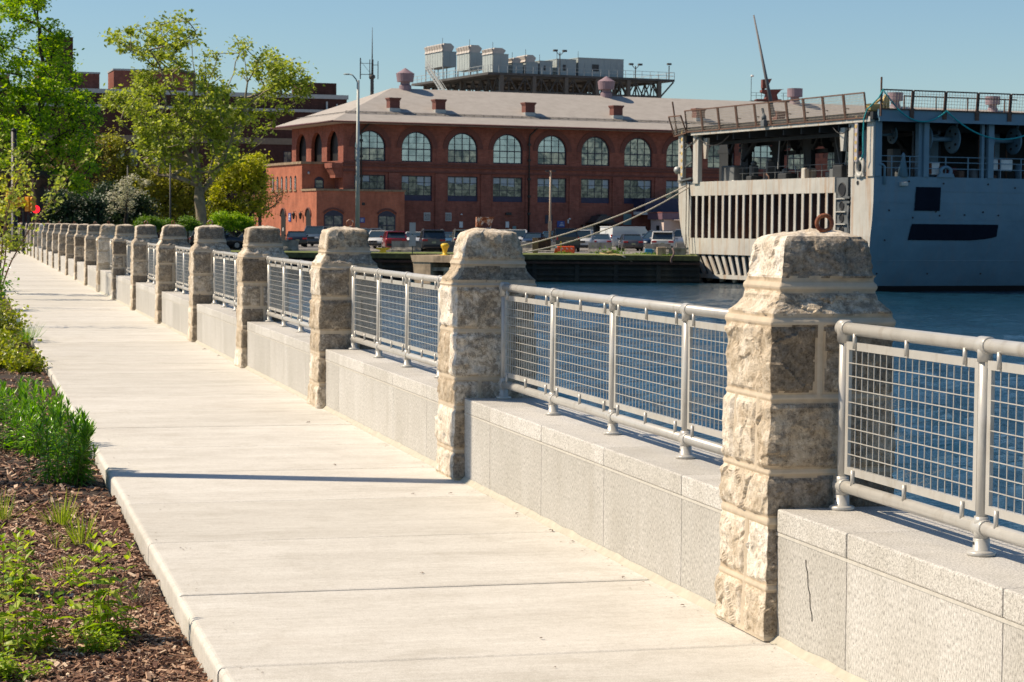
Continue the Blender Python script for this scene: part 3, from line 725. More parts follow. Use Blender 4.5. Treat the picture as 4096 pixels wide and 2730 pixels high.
def arch_pts(c, z, R, n=16, a0=0, a1=math.pi): return [(c+R*math.cos(a1+(a0-a1)*i/n), z+R*math.sin(a1+(a0-a1)*i/n)) for i in range(n+1)]
def arch_window(par, c, zb, zs, R, dep, flip=False, glass=None, low=None, axis='y', at_=0.0):
    """window in the plane y=at_ (or x=at_), c centre, zb sill, zs springing, R radius"""
    G = (lambda u, w, z: (u, w, z)) if axis == 'y' else (lambda u, w, z: (w, u, z))
    mb = MB(); outer = [(c-R, zb)]+arch_pts(c, zs, R)+[(c+R, zb)]; inner = [(c-R+.13, zb+.13)]+arch_pts(c, zs, R-.13)+[(c+R-.13, zb+.13)]
    y0, y1 = at_+dep, at_+dep+.1; n = len(outer)
    for i in range(n):
        j = (i+1) % n
        a, b, cc, d = outer[i], outer[j], inner[j], inner[i]
        mb.add([G(a[0],y0,a[1]), G(b[0],y0,b[1]), G(cc[0],y0,cc[1]), G(d[0],y0,d[1]), G(cc[0],y1,cc[1]), G(d[0],y1,d[1])], [(0,1,2,3),(3,2,4,5)])
    def bar(u0, z0, u1, z1, w): mb.bar(G(u0, y0+.02, z0), G(u1, y0+.02, z1), w, .06, up=G(0,1,0))
    zt = zb+(zs+R-zb)*.42
    hw = R-.1; bar(c-hw, zt, c+hw, zt, .12)
    for q in (.5, ): bar(c-hw, zb+(zt-zb)*q, c+hw, zb+(zt-zb)*q, .05)
    for z in (zt+(zs+R-zt)*.34, zt+(zs+R-zt)*.68):
        h = math.sqrt(max(.01, (R-.1)**2-max(0, z-zs)**2)); bar(c-h, z, c+h, z, .045)
    for q in (-.5, 0, .5):
        zz = zs+math.sqrt((R-.1)**2-(q*R)**2); bar(c+q*R, zb, c+q*R, zz, .06 if q else .075)
    f = mb.build('window', M_NAVY, par)
    yp = y0+.06
    def pane(nm, poly, mat):
        mb = MB(); mb.add([G(u, yp, z) for u, z in poly], [list(range(len(poly)))]); o = mb.build(nm, mat, f, fix=False); return o
    up = [(c-R+.1, zt)] + [(u, z) for u, z in arch_pts(c, zs, R-.1) if z > zt] + [(c+R-.1, zt)]
    pane('pane', up, glass or M_PANE); pane('pane', [(c-R+.1, zb+.1), (c-R+.1, zt), (c+R-.1, zt), (c+R-.1, zb+.1)], low or glass or M_PANE)
    return f
def rect_window(par, u0, u1, z0, z1, dep, cols, rows, glass, axis='y', at_=0.0, fw=.1, mul=.06, name='window', arch=0.0):
    G = (lambda u, w, z: (u, w, z)) if axis == 'y' else (lambda u, w, z: (w, u, z))
    mb = MB(); y = at_+dep
    def bar(a, b, c, d, w, th=.08): mb.bar(G(a, y+.03, b), G(c, y+.03, d), w, th, up=G(0,1,0))
    for z in (z0+fw/2, z1-fw/2): bar(u0, z, u1, z, fw)
    for u in (u0+fw/2, u1-fw/2): bar(u, z0+fw, u, z1-fw, fw, .078)
    for i in range(1, cols): bar(u0+(u1-u0)*i/cols, z0+fw, u0+(u1-u0)*i/cols, z1-fw, mul, .06)
    for i in range(1, rows): bar(u0+fw, z0+(z1-z0)*i/rows, u1-fw, z0+(z1-z0)*i/rows, mul*(1.4 if i*2 == rows else 1), .055)
    if arch:
        pts = [G(u, y, z) for u, z in [(u0, z1)]+[(u0+(u1-u0)*i/10, z1+arch*math.sin(math.pi*i/10)**.8) for i in range(1, 10)]+[(u1, z1)]]; mb.add(pts, [list(range(len(pts)))])
    f = mb.build(name, M_NAVY, par)
    mb = MB(); mb.add([G(u0, y+.03, z0), G(u1, y+.03, z0), G(u1, y+.03, z1), G(u0, y+.03, z1)], [(0,1,2,3)]); mb.build('pane', glass, f, fix=False)
    return f

# ---- the long brick hall
hall = thing('brick_hall', 'long red brick hall with arched windows, grey hipped roof and brick chimneys', 'building', (BLD.o.x, BLD.o.y, 0), BLD.ang)
LEN, DEP, ZE = 110.0, 18.0, 13.0
pitch = 5.65; cs = [8.86+pitch*(i-1) for i in range(13)]
mb = MB()
def wq(a, b, c, d): mb.add([(a,0,c),(b,0,c),(b,0,d),(a,0,d)], [(0,1,2,3)])
R_, ZS, ZB1, ZT0, ZB0 = 1.87, 10.42, 8.85, 7.3, 4.46
for i, c in enumerate(cs):
    a, b = c-pitch/2, c+pitch/2
    if i == 0: a = 0
    wq(a, c-R_, Z_LAND, ZE); wq(c+R_, b, Z_LAND, ZE); wq(c-R_, c+R_, Z_LAND, ZB0); wq(c-R_, c+R_, ZT0, ZB1)
    top = arch_pts(c, ZS, R_, 20); mb.add([(u,0,z) for u, z in top]+[(c+R_,0,ZE),(c-R_,0,ZE)], [list(range(len(top)+2))])
    j = [(c-R_,ZB1)]+top+[(c+R_,ZB1)]
    for p, q in zip(j, j[1:]+j[:1]): mb.add([(p[0],0,p[1]),(q[0],0,q[1]),(q[0],.4,q[1]),(p[0],.4,p[1])], [(0,1,2,3)])
    j = [(c-R_,ZB0),(c-R_,ZT0),(c+R_,ZT0),(c+R_,ZB0)]
    for p, q in zip(j, j[1:]+j[:1]): mb.add([(p[0],0,p[1]),(q[0],0,q[1]),(q[0],.4,q[1]),(p[0],.4,p[1])], [(0,1,2,3)])
wq(cs[-1]+pitch/2, LEN, Z_LAND, ZE)
# gable end (x=0) with three arched openings
gc = [3.6, 9.1, 14.6]; e = [0]+[(gc[i]+gc[i+1])/2 for i in range(2)]+[DEP]
def gq(a, b, c, d): mb.add([(0,a,c),(0,b,c),(0,b,d),(0,a,d)], [(3,2,1,0)])
for i, c in enumerate(gc):
    gq(e[i], c-R_, Z_LAND, ZE); gq(c+R_, e[i+1], Z_LAND, ZE); gq(c-R_, c+R_, Z_LAND, ZB1)
    top = arch_pts(c, ZS, R_, 20); mb.add([(0,u,z) for u, z in top]+[(0,c+R_,ZE),(0,c-R_,ZE)], [list(range(len(top)+2))])
    j = [(c-R_,ZB1)]+top+[(c+R_,ZB1)]
    for p, q in zip(j, j[1:]+j[:1]): mb.add([(0,p[0],p[1]),(0,q[0],q[1]),(.4,q[0],q[1]),(.4,p[0],p[1])], [(0,1,2,3)])
mb.add([(0,DEP,Z_LAND),(LEN,DEP,Z_LAND),(LEN,DEP,ZE),(0,DEP,ZE)], [(0,1,2,3)]); mb.add([(LEN,0,Z_LAND),(LEN,DEP,Z_LAND),(LEN,DEP,ZE),(LEN,0,ZE)], [(0,1,2,3)])
mb.build('wall', M_BRICK, hall, fix=False)
mb = MB(); mb.box(.6, LEN-.3, .6, DEP-.3, Z_LAND, 12.9); mb.build('interior_core', M_BLACKP, hall)
for i in range(13):                                     # brick dressings, each with its bay
    c = cs[i]
    mb = MB(); o_ = arch_pts(c, ZS, R_+.62, 22); n_ = arch_pts(c, ZS, R_+.02, 22)
    for (a, b, d, f) in zip(o_, o_[1:], n_[1:], n_): mb.add([(a[0],-.07,a[1]),(b[0],-.07,b[1]),(d[0],-.07,d[1]),(f[0],-.07,f[1]),(a[0],0,a[1]),(b[0],0,b[1]),(d[0],.02,d[1]),(f[0],.02,f[1])], [(0,1,2,3),(0,4,5,1),(3,2,6,7)])
    mb.build('brick_arch', M_TRIM, hall)
    if i: mb = MB(); mb.box(c-pitch/2-.62, c-pitch/2+.62, -.16, -.002, Z_LAND, 7.55); mb.build('pilaster', M_BRICK, hall)
    g = [M_PANE, M_PANE, M_PANE, M_PANE, M_PANE, M_PANEB, M_PANEB, M_PANEB, M_PANED, M_PANE, M_PANEB, M_PANED, M_PANEB][i]
    arch_window(hall, c, ZB1, ZS, R_-.01, .22, glass=g, low=[M_PANEB, M_PANE][i % 2] if i < 5 else M_PANEB)
    if i < 11:
        f = rect_window(hall, c-R_+.01, c+R_-.01, 5.02, ZT0-.01, .22, 4, 3, M_PANED)
        for q in range(4):
            if random.random() < .72:
                mb = MB(); u0 = c-R_+.16+q*.93; mb.add([(u0,.245,7.2),(u0+.76,.245,7.2),(u0+.76,.245,6.1+.5*random.random()),(u0,.245,6.1+.5*random.random())], [(3,2,1,0)]); mb.build('blind', M_BLIND, f, fix=False)
        mb = MB(); mb.box(c-R_+.01, c+R_-.01, .14, .35, ZB0+.01, 5.02); mb.build('spandrel', M_SPAN, hall)
mb = MB()
for z, h, d in ((8.55, .13, .14), (8.2, .16, .2), (7.62, .14, .19)): mb.box(-.0, LEN, -d, -.003, z, z+h)
mb.build('string_course', M_TRIM, hall)
mb = MB()
for z, h, d in ((8.55, .13, .14), (8.2, .16, .2)): mb.box(-d, -.003, -d, DEP, z+.003, z+h-.003)
mb.build('string_course', M_TRIM, hall)
# roof
OV, ZR, ZEV = 1.9, 17.68, 13.2
mb = MB(); r0, r1 = 9.2, LEN-9.2; A = [(-OV,-OV,ZEV),(LEN+OV,-OV,ZEV),(LEN+OV,DEP+OV,ZEV),(-OV,DEP+OV,ZEV),(r0,9,ZR),(r1,9,ZR)]
Bv = [(x, y, z-.22) for x, y, z in A[:4]]
mb.add(A+Bv, [(0,1,5,4),(1,2,5),(2,3,4,5),(3,0,4),(0,6,7,1),(1,7,8,2),(2,8,9,3),(3,9,6,0),(6,9,8,7)])
roof = mb.build('roof', [M_ROOF], hall)
M_GUT = plain('dark_red_gutter', (.10,.03,.028), .5)
mb = MB(); 
for p, q in (((-OV,-OV-.06,ZEV-.1),(LEN,-OV-.06,ZEV-.1)), ((-OV-.06,-OV,ZEV-.1),(-OV-.06,DEP+OV,ZEV-.1))): mb.tube([p, q], .12, 6)
mb.build('gutter', M_GUT, roof)
sl = (ZR-ZEV)/(9+OV); yk = .45; zk = ZEV+(yk+OV)*sl
mb = MB(); mb.bar((yk, yk, zk+.1), (LEN, yk, zk+.1), .07, .07); mb.bar((yk, yk, zk+.22), (LEN, yk, zk+.22), .05, .05); mb.bar((yk, yk, zk+.12), (yk, DEP-yk, zk+.12), .07, .07)
for i in range(90): mb.bar((yk+i*1.2, yk, zk-.02), (yk+i*1.2, yk, zk+.24), .05)
mb.build('snow_guard', M_STEEL, roof)
for s in (6.7, 12.3, 23.6, 35.1, 46.3, 57.6):
    mb = MB(); w, y = .6, 2.0; zb = ZEV+(y+OV)*sl
    mb.box(s-w, s+w, y-.55, y+.55, zb-.4, 15.8); mb.box(s-w-.06, s+w+.06, y-.61, y+.61, 15.8, 15.95); mb.box(s-w-.13, s+w+.13, y-.68, y+.68, 15.95, 16.1)
    ch = mb.build('chimney', M_TRIM, roof)
    mb = MB(); mb.box(s-w-.06, s+w+.06, y-.63, y+.6, zb-.5, zb+.12); mb.build('flashing', M_GALV, ch)
for s, flat in ((10.9, 0), (37.3, 0), (64.2, 1), (79.5, 1), (95, 1)):
    mb = MB()
    if not flat: mb.lathe([(.75,0),(.72,.9),(.55,1.05),(.55,1.35),(.95,1.36),(1.08,2.3),(1.10,2.32),(.55,2.65),(.25,2.85),(.0,3.0)], s, 9, 17.1, 20, sm=False)
    else: mb.lathe([(.85,0),(.55,.8),(.55,1.1),(.98,1.12),(.98,2.2),(.2,2.25)], s, 9, 17.3, 20, sm=False)
    mb.build('roof_ventilator', M_LEAD, roof)
for s, z0 in ((2.05, 12.7), (22.75, 12.7)):
    mb = MB(); mb.tube([(s+.7, -.9, 13.0), (s+.1, -.22, 12.2), (s, -.22, 11.9), (s, -.25, Z_LAND)], .09, 8)
    for z in (11, 9.2, 7, 5, 3): mb.box(s-.17, s+.17, -.36, -.13, z, z+.25)
    mb.build('downpipe', M_BLACKP, hall)
# wall fittings of the ground floor
def plate(par, name, u, z, w, h, mat, y=-.05, t=.04):
    mb = MB(); mb.box(u-w/2, u+w/2, y-t, y, z-h/2, z+h/2); return mb.build(name, mat, par)
for s in (10.0, 12.6):
    v = plate(hall, 'vent_grille', s+.1, 2.67, .8, .95, M_GALV); mb = MB()
    for q in range(5): mb.box(s-.22, s+.42, -.11, -.095, 2.32+.15*q, 2.38+.15*q)
    mb.build('louvre', M_STEEL, v)
for s, z in ((14.3, 1.8), (20.1, 1.85)): plate(hall, 'notice_board', s, z, .42, .7, M_LIGHTM)
plate(hall, 'notice_board', 21.0, 1.4, .42, .55, M_TEAL); plate(hall, 'wall_lamp', 20.2, 3.1, .7, .3, M_BLACKP, t=.25)
plate(hall, 'dark_door', 25.4, 2.5, .9, 1.0, M_NAVY); s_ = plate(hall, 'blue_sign', 26.95, 1.95, .95, .75, M_BLUES, t=.07)
mb = MB()
for q, w in ((.18, .3), (.0, .5), (-.15, .6)): mb.box(26.95-w/2+.1, 26.95+w/2+.1, -.136, -.121, 1.95+q-.03, 1.95+q+.03)
mb.build('sign_lettering', M_LIGHTM, s_)
for s, z in ((28.0, 2.3), (28.6, 1.2), (28.9, 1.6), (29.9, 1.2)): plate(hall, 'notice_board', s, z, .35, .45, M_LIGHTM)
mb = MB(); mb.lathe([(.1,0),(.13,.06),(.05,.16)], 14.3, -.2, 2.9, 10); mb.build('wall_globe', M_LIGHTM, hall)
mb = MB(); mb.lathe([(.12,0),(.15,.1),(.05,.18)], 28.05, -.2, 2.5, 10); mb.build('wall_globe', M_LIGHTM, hall)
# entrance canopy
en = MB(); en.box(30.2, 33.2, -2.4, -.01, 2.05, 2.2); en.box(29.6, 34.2, -2.0, -.01, 1.8, 1.9)
en.build('canopy_roof', M_BLACKP, hall)
mb = MB(); mb.prism([(30.4,2.22),(33.0,2.22),(32.4,2.95),(31.0,2.95)], -2.2, -.1, 'y'); mb.box(31.4, 32.2, -1.6, -.4, 2.95, 3.15); mb.build('canopy_hood', plain('smoked_canopy', (.05,.045,.045), .5), hall)
for s in (30.3, 33.1): mb = MB(); mb.box(s-.08, s+.08, -2.3, -2.14, Z_LAND, 2.05); mb.build('canopy_post', M_BLACKP, hall)
mb = MB(); mb.box(30.5, 33.0, -.06, -.012, Z_LAND, 2.0); mb.build('entrance_door', M_BLACKP, hall)
plate(hall, 'teal_panel', 35.7, 2.6, 1.05, 1.3, M_TEAL)
mb = MB(); mb.box(34.6, 38.3, -.1, -.01, .9, 1.75); mb.build('low_window', M_PANED, hall)
mb = MB(); mb.box(29.8, 30.6, -1.3, -.1, 1.0, 1.9); mb.build('notice_panel', M_WHITE, hall)

# ---- the two-step annexe at the gable end
ann = thing('brick_annexe', 'stepped orange brick annexe in sunlight at the left end of the hall', 'building', (BLD.o.x, BLD.o.y, 0), BLD.ang)
S1 = -3.88
mb = MB(); mb.box(S1, -.01, 2.8, 16, Z_LAND, 8.45); mb.build('upper_block', M_BRICKA, ann)
mb = MB(); mb.box(S1-.18, -.02, 2.62, 16.2, 8.45, 8.72); mb.build('coping', M_COPE, ann)
mb = MB(); mb.box(S1+.001, 6.5, -2.2, -.01, Z_LAND, 5.4); mb.box(S1+.001, -.01, -.012, 2.81, Z_LAND, 5.4); mb.build('lower_block', M_BRICKA, ann)
mb = MB(); mb.box(S1-.12, 6.6, -2.34, -.02, 5.4, 5.62); mb.box(S1-.12, -.02, -.022, 2.77, 5.4, 5.618); mb.build('coping', M_COPE, ann)
mb = MB(); mb.box(S1+.1, -.01, 16, 21, Z_LAND, 5.3); mb.build('rear_block', M_BRICKA, ann)
mb = MB(); mb.box(-1.35, -.003, -.0, 2.6, 8.0, 8.55); mb.prism([(-.9, 7.2), (-.9, 6.9), (-.003, 6.9), (-.003, 8.0), (-1.3, 8.0)], .1, 2.2, 'y'); mb.build('brick_corbel', M_BRICK, ann)
for i in range(6):
    t = 5.1+1.62*i; mb = MB(); p = [(t-.33,5.62),(t+.33,5.62)]+[(t+.33*math.cos(a*math.pi/8), 6.85+.33*math.sin(a*math.pi/8)) for a in range(9)]
    mb.prism(p, S1-.02, S1+.05, 'x'); w_ = mb.build('arched_window', M_BLACKP, ann)
    mb = MB(); mb.box(S1-.12, S1-.021, t-.5, t+.5, 5.42, 5.6); mb.build('sill', M_COPE, w_)
    mb = MB(); mb.box(S1-.05, S1-.021, t-.04, t+.04, 5.65, 6.9); mb.build('mullion', M_LIGHTM, w_)
for t in (9.35, .5):
    mb = MB(); p = [(t-.85,Z_LAND),(t+.85,Z_LAND)]+[(t+.85*math.cos(a*math.pi/8), 2.6+.8*math.sin(a*math.pi/8)) for a in range(9)]
    mb.prism(p, S1-.02, S1+.05, 'x'); d = mb.build('arched_door', M_BLACKP, ann)
    mb = MB(); mb.box(S1-.05, S1-.022, t-.1, t+.12, .9, 1.3); mb.build('door_notice', M_LIGHTM, d)
    mb = MB(); a_ = [(t+.98*math.cos(a*math.pi/10), 2.6+.93*math.sin(a*math.pi/10)) for a in range(11)]
    mb.tube([(S1-.06, u, z) for u, z in a_], .09, 6); mb.build('brick_arch', M_TRIM, d)
for t in (4.9, 2.5):
    mb = MB(); mb.lathe([(.06,-.45),(.14,-.3),(.2,.1),(.24,.14),(.05,.35)], S1-.28, t, 2.7, 8); mb.bar((S1-.3,t,3.1),(S1,t,3.15),.05); mb.build('wall_lantern', M_BLACKP, ann)
sg = MB(); sg.box(S1-.08, S1-.01, 6.5, 7.35, 2.0, 2.95); sg = sg.build('blue_sign', M_BLUES, ann)
mb = MB()
for z, a, b in ((2.72, 6.7, 7.0), (2.5, 6.65, 7.2), (2.25, 6.9, 7.2)): mb.box(S1-.1, S1-.081, a, b, z-.05, z+.07)
mb.build('sign_lettering', M_LIGHTM, sg)
for a, b in ((-3.0, -.82), (3.35, 5.4)):
    f = rect_window(ann, a, b, .5, 2.75, -.07, 2, 2, M_PANEB, at_=-2.2, fw=.12, mul=.1, arch=.5); mb = MB(); mb.box(a-.1, b+.1, -2.32, -2.205, .32, .48); mb.build('sill', M_TRIM, f)
    mb = MB(); mb.tube([(a-.1+(b-a+.2)*i/10, -2.24, 2.95+.5*math.sin(math.pi*i/10)**.8) for i in range(11)], .11, 6); mb.build('brick_arch', M_TRIM, f)
f = rect_window(ann, -2.4, -1.33, 5.7, 6.75, -.07, 1, 2, M_PANEB, at_=2.8, fw=.12, arch=.3)
sg = plate(ann, 'blue_sign', 1.45, 2.2, .62, .55, M_BLUES, y=-2.21); mb = MB()
for z, w in ((2.32, .3), (2.2, .42), (2.08, .35)): mb.box(1.45-w/2, 1.45+w/2, -2.262, -2.2505, z-.02, z+.025)
mb.build('sign_lettering', M_LIGHTM, sg)
plate(ann, 'notice_board', -1.0, 1.1, .38, .6, M_LIGHTM, y=-2.3); mb = MB(); mb.lathe([(.12,0),(.16,.12),(.1,.3)], -3.15, 2.62, 7.3, 10); mb.build('wall_lamp', M_GALV, ann)
plate(ann, 'wall_vent', 1.6, 4.0, .35, .3, M_BLACKP, y=-2.21)

# ---- small booth near the ship
b0 = BLD.on_y(2622, 930, -6)[0]; 
booth = thing('booth', 'small pale pink booth with maroon roof band beside the ship bow of the gate', 'booth', tuple(BLD.w(b0, -8)), BLD.ang-.15)
booth['label'] = 'small pale pink booth with maroon roof band left of the grey ship'
mb = MB(); mb.box(0, 6.5, 0, 4.5, 0, 3.0); mb.build('wall', plain('pale_pink_render', (.62,.50,.45), .8, var=.06), booth)
mb = MB(); mb.box(-.3, 6.8, -.3, 4.8, 3.0, 3.75); mb.build('roof_band', plain('maroon_metal', (.17,.10,.13), .5), booth)
mb = MB(); mb.box(-.34, 6.84, -.34, 4.84, 3.75, 3.85); mb.build('roof_edge', plain('rust_red_edge', (.25,.09,.07), .6), booth)
mb = MB(); mb.box(-.03, .005, 1.5, 2.5, 0, 2.3); mb.build('door', M_BLACKP, booth)
mb = MB(); mb.box(1, 6.4, -3.2, -3.1, 1.0, 2.9); mb.box(1, 6.4, -3.1, -.01, 2.9, 3.0); mb.build('side_screen', plain('mauve_grey_panel', (.24,.20,.20), .8), booth)
booth.location.z = Z_LAND
c = BLD.w(*[36.5, -3]); aw = thing('blue_awning', 'dark navy flat awning on the hall wall above the booth', 'awning', (c.x, c.y, 2.9), BLD.ang)
mb = MB(); mb.box(0, 12, 0, 2.98, .6, 2.2); mb.build('fascia', M_SPAN, aw); mb = MB(); mb.box(0, 12, .1, 2.9, .25, .6); mb.build('soffit', M_LIGHTM, aw)

# ---- dark brick block far left behind the trees
R0 = at(1405, 600, 312); LB_ = Frame(R0.x, R0.y, .30)
far_b = thing('brick_block', 'large dark brick block rising behind the trees left of the hall', 'building', (R0.x, R0.y, 0), .30)
def lx(px): return LB_.on_y(px, 500, 0)[0]
z1 = LB_.on_y(1380, 377, 0)[1]; z2 = LB_.on_y(900, 428, 0)[1]
mb = MB(); mb.box(-95, 0, 3, 30, Z_LAND, z1-.6); mb.box(-95, -1, 0, 3.01, Z_LAND, z2-.5); mb.build('wall', M_BRICKD, far_b)
mb = MB(); mb.box(-95.2, .2, 2.8, 30.2, z1-.6, z1); mb.build('parapet', M_GALV, far_b)
mb = MB(); mb.box(-95.2, -.8, -.2, 2.79, z2-.5, z2-.1); mb.build('parapet', M_GALV, far_b)
mb = MB(); mb.box(-95, -1, -.12, -.004, z2-5.2, z2-4.3); mb.build('stone_band', plain('buff_stone_band', (.22,.17,.12), .9), far_b)
for px in (400, 482, 535, 620, 700, 780, 860, 940, 1150):
    x = lx(px); rect_window(far_b, x-.55, x+.55, z2-8.6, z2-6.2, -.04, 2, 4, M_PANEB, fw=.08, mul=.05)
    rect_window(far_b, x-.55, x+.55, z2-12.8, z2-10.4, -.04, 2, 4, M_PANED, fw=.08, mul=.05)
mb = MB(); mb.box(-6, -.9, 6, 14, z1, z1+1.9); mb.build('penthouse', M_BRICKD, far_b)
for a, b, h in ((-44, -35.5, 2.2), (-33.5, -22, 2.8), (-60, -48, 1.6)):
    mb = MB(); mb.box(a, b, 5, 12, z1, z1+h); ph = mb.build('penthouse', M_BRICKL, far_b); mb = MB(); mb.box(a-.1, b+.1, 4.9, 12.1, z1+h, z1+h+.25); mb.build('roof_edge', M_GALV, ph)
x = lx(255); mb = MB(); mb.box(x-1.7, x+1.7, 4, 8, z1, z1+7.2); mb.build('chimney_stack', M_BRICKD, far_b)
mb = MB(); mb.bar((-3, 2.9, z1-3.5), (-3, 2.9, z1-1), .25); mb.bar((-1.5, 2.9, z1-3.5), (-1.5, 2.9, z1-1.3), .2); mb.build('rooftop_pipe', M_GALV, far_b)

# ---- radio mast behind the hall roof
c = at(1487, 600, 275)
mast = thing('radio_mast', 'thin radio mast with antenna brackets behind the hall roof ridge', 'antenna mast', (c.x, c.y, Z_LAND))
zt = at(1487, 110, 275).z-Z_LAND; zb = at(1487, 305, 275).z-Z_LAND
mb = MB(); mb.tube([(0,0,0),(0,0,zb),(0,0,zb+.1)], [.3,.22,.22], 8); mb.build('mast_tube', M_STEEL, mast)
mb = MB(); mb.tube([(0,0,zb),(0,0,zt-4),(0,0,zt)], [.14,.09,.03], 6); mb.build('whip', M_STEEL, mast)
mb = MB(); mb.lathe([(.2,-.3),(.4,-.15),(.4,.15),(.2,.3)], 0, 0, zb-.1, 8); mb.build('hub', M_STEEL, mast)
for x0, x1, h in ((-1.5, -.3, 1.9), (.1, .75, 1.7)):
    mb = MB(); mb.bar((0,0,zb+.2),(x0,0,zb+.2),.08); mb.bar((0,0,zb+h-.3),(x0 if abs(x0) > 1 else x1,0,zb+h-.3),.06); mb.bar((x0,0,zb-.4),(x0,0,zb+h+.4),.13); mb.bar((x1,0,zb-.4),(x1,0,zb+h+.2),.1); mb.bar((x0,0,zb+h),(0,0,zb+.1),.04); mb.build('antenna_bracket', M_STEEL, mast)
# ================================================================== ROOFTOP PLANT, CAR PARK, POLES
PL = Frame(-3.8, 330, BLD.ang)
plat = thing('steel_platform', 'tall dark steel truss platform rising behind the roof of the hall', 'steel platform', (PL.o.x, PL.o.y, 0), PL.ang)
ZP, ZL_, PLX, PLY = 25.2, 22.4, 32.0, 31.0
mb = MB(); mb.box(-.4, PLX, -.4, PLY+.4, ZP-.35, ZP); mb.build('deck', M_STEEL, plat)
def truss(a, b, n, y=None, x=None):
    mb = MB(); P = (lambda u, z: (u, y, z)) if y is not None else (lambda u, z: (x, u, z))
    mb.bar(P(a, ZP-.5), P(b, ZP-.5), .3, .3); mb.bar(P(a, ZL_), P(b, ZL_), .3, .3)
    for i in range(n):
        u0, u1 = a+(b-a)*i/n, a+(b-a)*(i+1)/n; um = (u0+u1)/2
        mb.bar(P(u0, ZL_), P(um, ZP-.5), .16); mb.bar(P(um, ZP-.5), P(u1, ZL_), .16); mb.bar(P(um, ZL_), P(um, ZP-.5), .12)
    mb.build('truss', M_STEEL, plat)
for y in (.2, 10.5, 20.8, 31): truss(2, 29.4, 10, y=y)
for x in (2, 11, 20, 29.4): truss(.2, 31, 10, x=x)
M_COLB = plain('brown_steel_column', (.13,.11,.09), .7)
for x in (2.0, 7.5, 13, 18.4, 23.9, 29.4):
    for y in (.0, 15.5, 31):
        mb = MB(); mb.box(x-.3, x+.3, y-.32, y+.3, Z_LAND, ZP-.36); mb.build('column', M_COLB, plat)
mb = MB(); mb.bar((29.6, 0, 22.3), (PLX, 0, ZP-.4), .2); mb.build('brace', M_STEEL, plat)
def rails(p, q, n):
    mb = MB(); p = Vector(p); q = Vector(q)
    for h in (.55, 1.1): mb.bar(p+Vector((0,0,h)), q+Vector((0,0,h)), .06)
    for i in range(n+1): c = p+(q-p)*i/n; mb.bar(c, c+Vector((0,0,1.1)), .06)
    mb.build('handrail', M_GALV, plat)
rails((0,-.3,ZP),(PLX,-.3,ZP), 22); rails((-.3,-.3,ZP),(-.3,PLY,ZP), 16); rails((PLX,-.3,ZP),(PLX,PLY,ZP), 12)
mb = MB()
for dy in (0, 1.1): mb.bar((-.4, 24+dy, 27.5), (-.4, 15+dy, ZL_-.6), .14, .3)
for dy in (0, 1.1):
    for h in (.5, 1.0): mb.bar((-.4, 24+dy, 27.5+h), (-.4, 15+dy, ZL_-.6+h), .07)
for i in range(14): u = i/14; mb.bar((-.4, 24-9*u, 27.5-5.7*u), (-.4, 25.1-9*u, 27.5-5.7*u), .25, .05)
mb.build('stair', M_GALV, plat)
M_HV = plain('pale_green_grey_enclosure', (.36,.40,.39), .6, var=.07, scale=1); M_HVT = plain('beige_duct_hood', (.50,.45,.40), .5, var=.1)
def unit(label, x0, x1, y0, y1, z0, z1, hood=None):
    c = PL.w(x0, y0); t = thing('cooling_unit', label, 'cooling unit', (c.x, c.y, z0), PL.ang, 'plant enclosures on the steel platform')
    w, d, h = x1-x0, y1-y0, z1-z0
    mb = MB(); mb.box(0, w, 0, d, 0, h); mb.box(-.05, w+.05, -.05, d+.05, h-.003, h+.08)
    k = max(2, int(w/1.1))
    for i in range(1, k): mb.box(w*i/k-.03, w*i/k+.03, -.03, -.002, .1, h-.1)
    k = max(2, int(d/1.0))
    for i in range(1, k): mb.box(-.03, -.002, d*i/k-.03, d*i/k+.03, .1, h-.1)
    mb.build('enclosure', M_HV, t)
    if z0 > ZP+.2:
        for a in (.1, w-.1):
            for b in (.1, d/2, d-.1): mb = MB(); mb.bar((a, b, ZP-z0), (a, b, -.003), .14); mb.build('leg', M_GALV, t)
    mb = MB(); mb.box(w*.3, w*.45, -.04, -.003, h*.35, h*.7); mb.build('door', M_STEEL if hood is None else M_HV, t)
    if hood:
        n, hh = hood
        for i in range(n):
            a = d*i/n; mb = MB(); mb.prism([(-.15, 0), (w*.7, 0), (w*.85, hh*.6), (w*.6, hh), (.25, hh)], a+.06, a+d/n-.06, 'y'); mb.prism([(.0, hh*.2), (.05, hh*.9), (-.25, hh*.8)], a+.1, a+d/n-.1, 'y')
            o = mb.build('duct_hood', M_HVT, t); o.location.z = h+.085
    mb = MB(); mb.bar((-.1, -.1, 0), (-.1, -.1, h+hood[1]*1.0+.9 if hood else h+1.0), .05); mb.build('lightning_rod', M_STEEL, t)
    return t
unit('leftmost tall cooling unit on legs with a row of duct hoods', 1.6, 4.0, 22.6, 30.3, 27.6, 30.0, (7, 1.3))
unit('second cooling unit from the left, grey box under a row of beige duct hoods', 1.6, 4.1, 11.4, 16.7, 26.4, 29.0, (5, 1.2))
unit('third cooling unit from the left at the near corner of the platform', 1.6, 4.2, 2.3, 6.4, ZP, 28.2, (3, .9))
unit('small low cooling unit, first of the short units right of the gap', 5.4, 7.2, 3.4, 7, ZP, 27.0, (1, .8))
unit('short cooling unit with a raised duct hood, second right of the gap', 7.5, 9.6, 3, 7, ZP, 27.2, (1, 1.1))
unit('plain grey cooling unit just left of the floodlight mast', 9.9, 12.1, 3, 7, ZP, 27.5)
unit('grey cooling unit just right of the floodlight mast', 12.9, 16.2, 3, 7.5, ZP, 27.9)
unit('longest grey plant enclosure at the right of the platform', 16.6, 24.6, 3, 8, ZP, 28.25)
